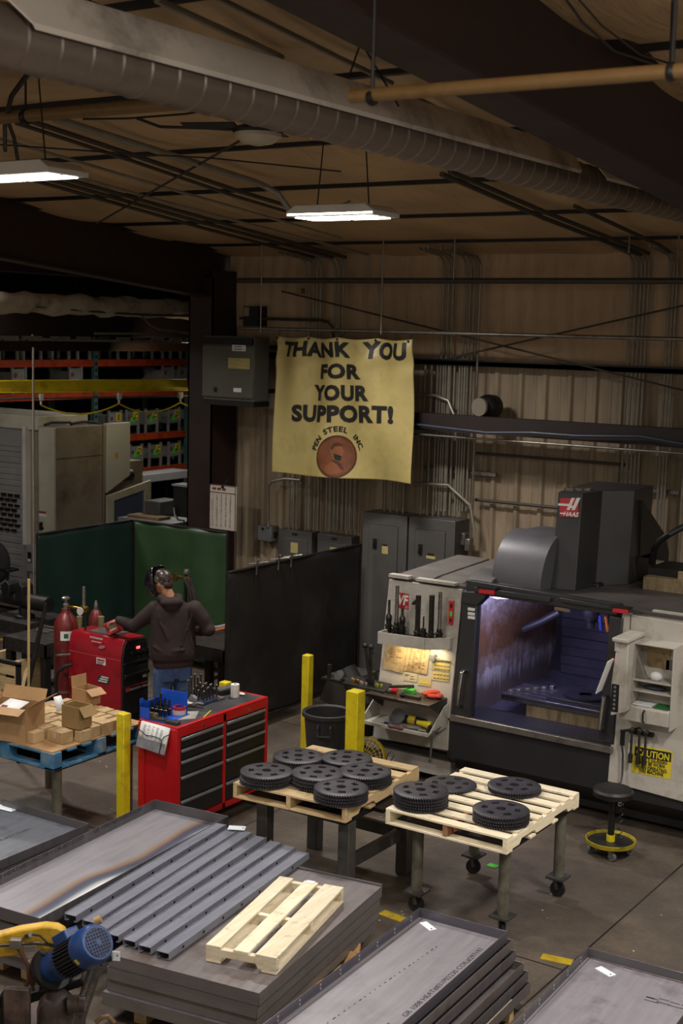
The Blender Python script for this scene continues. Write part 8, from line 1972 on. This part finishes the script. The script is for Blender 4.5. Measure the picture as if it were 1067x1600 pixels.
spl([(35,1478),(57,1476),(61,1495),(41,1499)], M('saw_plate','a89f94',.4,.3,.15,15), 'rating_plate', am)
spl([(43,1500),(62,1496),(67,1521),(50,1526)], M('saw_sheet','c4bdb6',.5,0,.1,12), 'instruction_plate', am)
spl([(61+6*math.cos(k*.63),1533+8*math.sin(k*.63)) for k in range(10)], M('saw_sheet','c4bdb6'), 'round_plate', am)
for i in range(4):
    spl([(40+i*.6,1481+i*3),(54+i*.6,1479.5+i*3),(54+i*.6,1480.5+i*3),(40+i*.6,1482+i*3)], M('faint_ink','77777a'), 'print', am, -.006)
# motor axis from flange to fan cowl
m0, m1, m2, m3 = S(82,1512,-.02), S(108,1498,-.1), S(135,1482,-.22), S(170,1463,-.36)
ax = (m3-m0).normalized()
def along(a, b, r, n=28): 
    mb = MB(); mb.tube([a,b],[r[0],r[1]] if isinstance(r,tuple) else r,n); return mb
mb = MB(); mb.tube([m0-ax*.02,m0+ax*.015],.115,32); mb.build('flange', BLK, t)
mb = MB(); mb.tube([m0+ax*.015,m0+ax*.09,m0+ax*.10,m0+ax*.15],[.082,.082,.087,.087],30); mb.build('gear_housing', SB, t, bev=.004)
f0 = m0+ax*.15; f1 = m0+ax*.33
mb = MB(); mb.tube([f0,f1],.078,30); fins = mb.build('motor_body', BLK, t)
u = ax.cross(Vector((0,0,1))).normalized(); w = u.cross(ax)
mb = MB()
for k in range(30):
    a = 2*PI*k/30; d = u*math.cos(a)+w*math.sin(a); mb.beam(f0+d*.085, f1+d*.085, .006, .022, up=d)
mb.build('cooling_fin', M('fin_blue_black','24262c',.45,.1,.2,10), fins)
mb = MB(); mb.tube([f1-ax*.005,f1+ax*.02,f1+ax*.10,f1+ax*.125],[.098,.102,.102,.088],32); cw = mb.build('fan_cowl', SB, t, bev=.003)
fc = f1+ax*.126
mb = MB()
for k in range(9):
    s = -.066+.0165*k; hlf = math.sqrt(max(.0,.072**2-s*s)); mb.beam(fc+u*s-w*hlf, fc+u*s+w*hlf, .004,.004, up=ax); mb.beam(fc+w*s-u*hlf, fc+w*s+u*hlf, .004,.004, up=ax)
mb.build('fan_grille', SB, cw); mb = MB(); mb.tube([fc-ax*.0,fc+ax*.0012],.074,28); mb.build('fan_opening', M('hole_black','060606'), cw)
mb = MB(); mb.tube([fc,fc+ax*.006],.016,14); mb.build('hub', SB, cw)
q = f1+ax*.03-u*.0; mb = MB(); mb.cbox(f0.lerp(f1,.35)+w*.10,(.13,.09,.07),Matrix((ax,u,w)).transposed()); mb.build('terminal_box', SB, t, bev=.008)
mb = MB(); d_ = -sv*.8+Vector((0,0,.1)); d_ = (d_-ax*d_.dot(ax)).normalized(); c_ = f1+ax*.03+d_*.1; mb.cbox(c_+d_*.002,(.018,.004,.03),Matrix((ax,d_,ax.cross(d_))).transposed()); mb.build('yellow_sticker', LBLY, cw)
mb = MB(); mb.tube([S(148,1440,-.1),S(158,1436,-.1)],.022,14); mb.build('cable_gland', M('gland_tan','a88a5a',.5), t)
# base, vise and springs
mb = MB(); bs = [S(25,1556,.0),S(78,1545,-.05),S(130,1532,-.05),S(132,1520,-.0)]
mb.beam(S(25,1562,.02),S(130,1528,.02),.10,.05); mb.build('carriage', BLK, t, bev=.01)
mb = MB(); p = S(88,1575,-.05); zt_ = S(88,1548,-.05).z; mb.lathe([(.10,0),(.10,zt_-.1),(.085,zt_-.04),(.05,zt_),(.0,zt_+.01)], (p.x,p.y,0), 24, cap=False); mb.build('pivot_casting', SCI, t)
mb = MB(); a = S(108,1570,-.12); mb.tube([a,a+RT*.05+Vector((0,0,.006))],[.05,.045],20); mb.tube([a+RT*.05,a+RT*.085],.038,18); mb.build('pivot_boss', SCI, t)
mb = MB(); a = S(12,1565,-.1); b = S(38,1600,-.1); mb.box((-.06,-.02,0),(.075,.02,.30), Matrix.Translation((S(25,1600,-.1).x,S(25,1600,-.1).y,S(25,1600,-.1).z-.1))@RZ(.5).to_4x4()); mb.build('vise_jaw', SCI, t, bev=.006)
mb = MB(); p = S(5,1600,0); mb.box((-.5,-.35,0),(.18,.3,S(60,1600,0).z-.03), Matrix.Translation((S(60,1600,.1).x,S(60,1600,.1).y,0))@RZ(.5).to_4x4()); mb.build('pedestal', SCI, t, bev=.02)
mb = MB(); p = S(5,1560,.05); mb.tube([S(-5,1570,.05),S(4,1552,.05),S(8,1580,.05),S(6,1600,.05)],.03,10); mb.build('clamp_arm', BLK, t)
for k,(p0,p1) in enumerate((((158,1500),(128,1590)),((148,1500),(120,1585)))):
    a, b = S(*p0,.02-.05*k), S(*p1,.02-.05*k); d = (b-a); L = d.length; d.normalize(); e1 = d.cross(Vector((0,0,1))).normalized(); e2 = d.cross(e1); N = 26
    mb = MB(); mb.tube([a+d*(L*i/(N*10))+ (e1*math.cos(i*2*PI/10)+e2*math.sin(i*2*PI/10))*.019 for i in range(N*10+1)],.0035,5); mb.build('return_spring', M('spring_steel','4a4542',.35,.7,.2,10), t)
mb = MB(); a = S(152,1497,.0); mb.beam(S(140,1500,0),S(175,1496,0),.03,.03); mb.build('spring_hook', BLK, t)
for pts, mm, r in (([(22,1472),(35,1492),(44,1510),(45,1530),(38,1548)],M('brown_hose','5a3a2c',.5,0,.2,8),.011),([(27,1480),(40,1500),(50,1530),(52,1548)],M('brown_hose','5a3a2c'),.009),([(0,1478),(18,1476),(60,1474),(85,1478),(95,1470)],BLKP,.008),([(50,1460),(62,1462),(75,1474),(88,1478)],BLKP,.006),([(150,1598),(158,1590),(168,1588),(178,1598)],M('tan_hose','6a5236',.5,0,.2,8),.014)):
    mb = MB(); mb.tube([S(*p,-.03) for p in pts],r,8); mb.build('hose', mm, t)
mb = MB(); mb.cbox(S(25,1474,-.03),(.06,.04,.05),RZ(YAW)); mb.build('junction_block', M('block_grey','77726c',.4,.4,.2,10), t, bev=.004)
mb = MB(); mb.tube([S(48,1460,-.005),S(48,1460,-.03)],.014,12); mb.build('cable_gland', GALV, t); mb = MB(); mb.tube([S(41,1463,-.005),S(41,1463,-.02)],.011,12); mb.build('bolt', BLK, t)
q = S(172,1493,.15); Tq = Matrix.Translation(q)@RZ(.45).to_4x4()@RX(.0).to_4x4(); mb = MB(Tq); mb.box((-.06,-.002,-.026),(.055,.002,.026)); tg = mb.build('hang_tag', TAGM, None); tag(tg,'pale paper tag hanging beside the blue saw motor','tag')
mb = MB(Tq); mb.box((.035,-.003,.0),(.045,-.002,.01)); 
for k in range(4): mb.box((-.04,-.003,.012-.01*k),(.02,-.0022,.015-.01*k))
mb.build('tag_print', M('faint_ink','77777a'), tg)
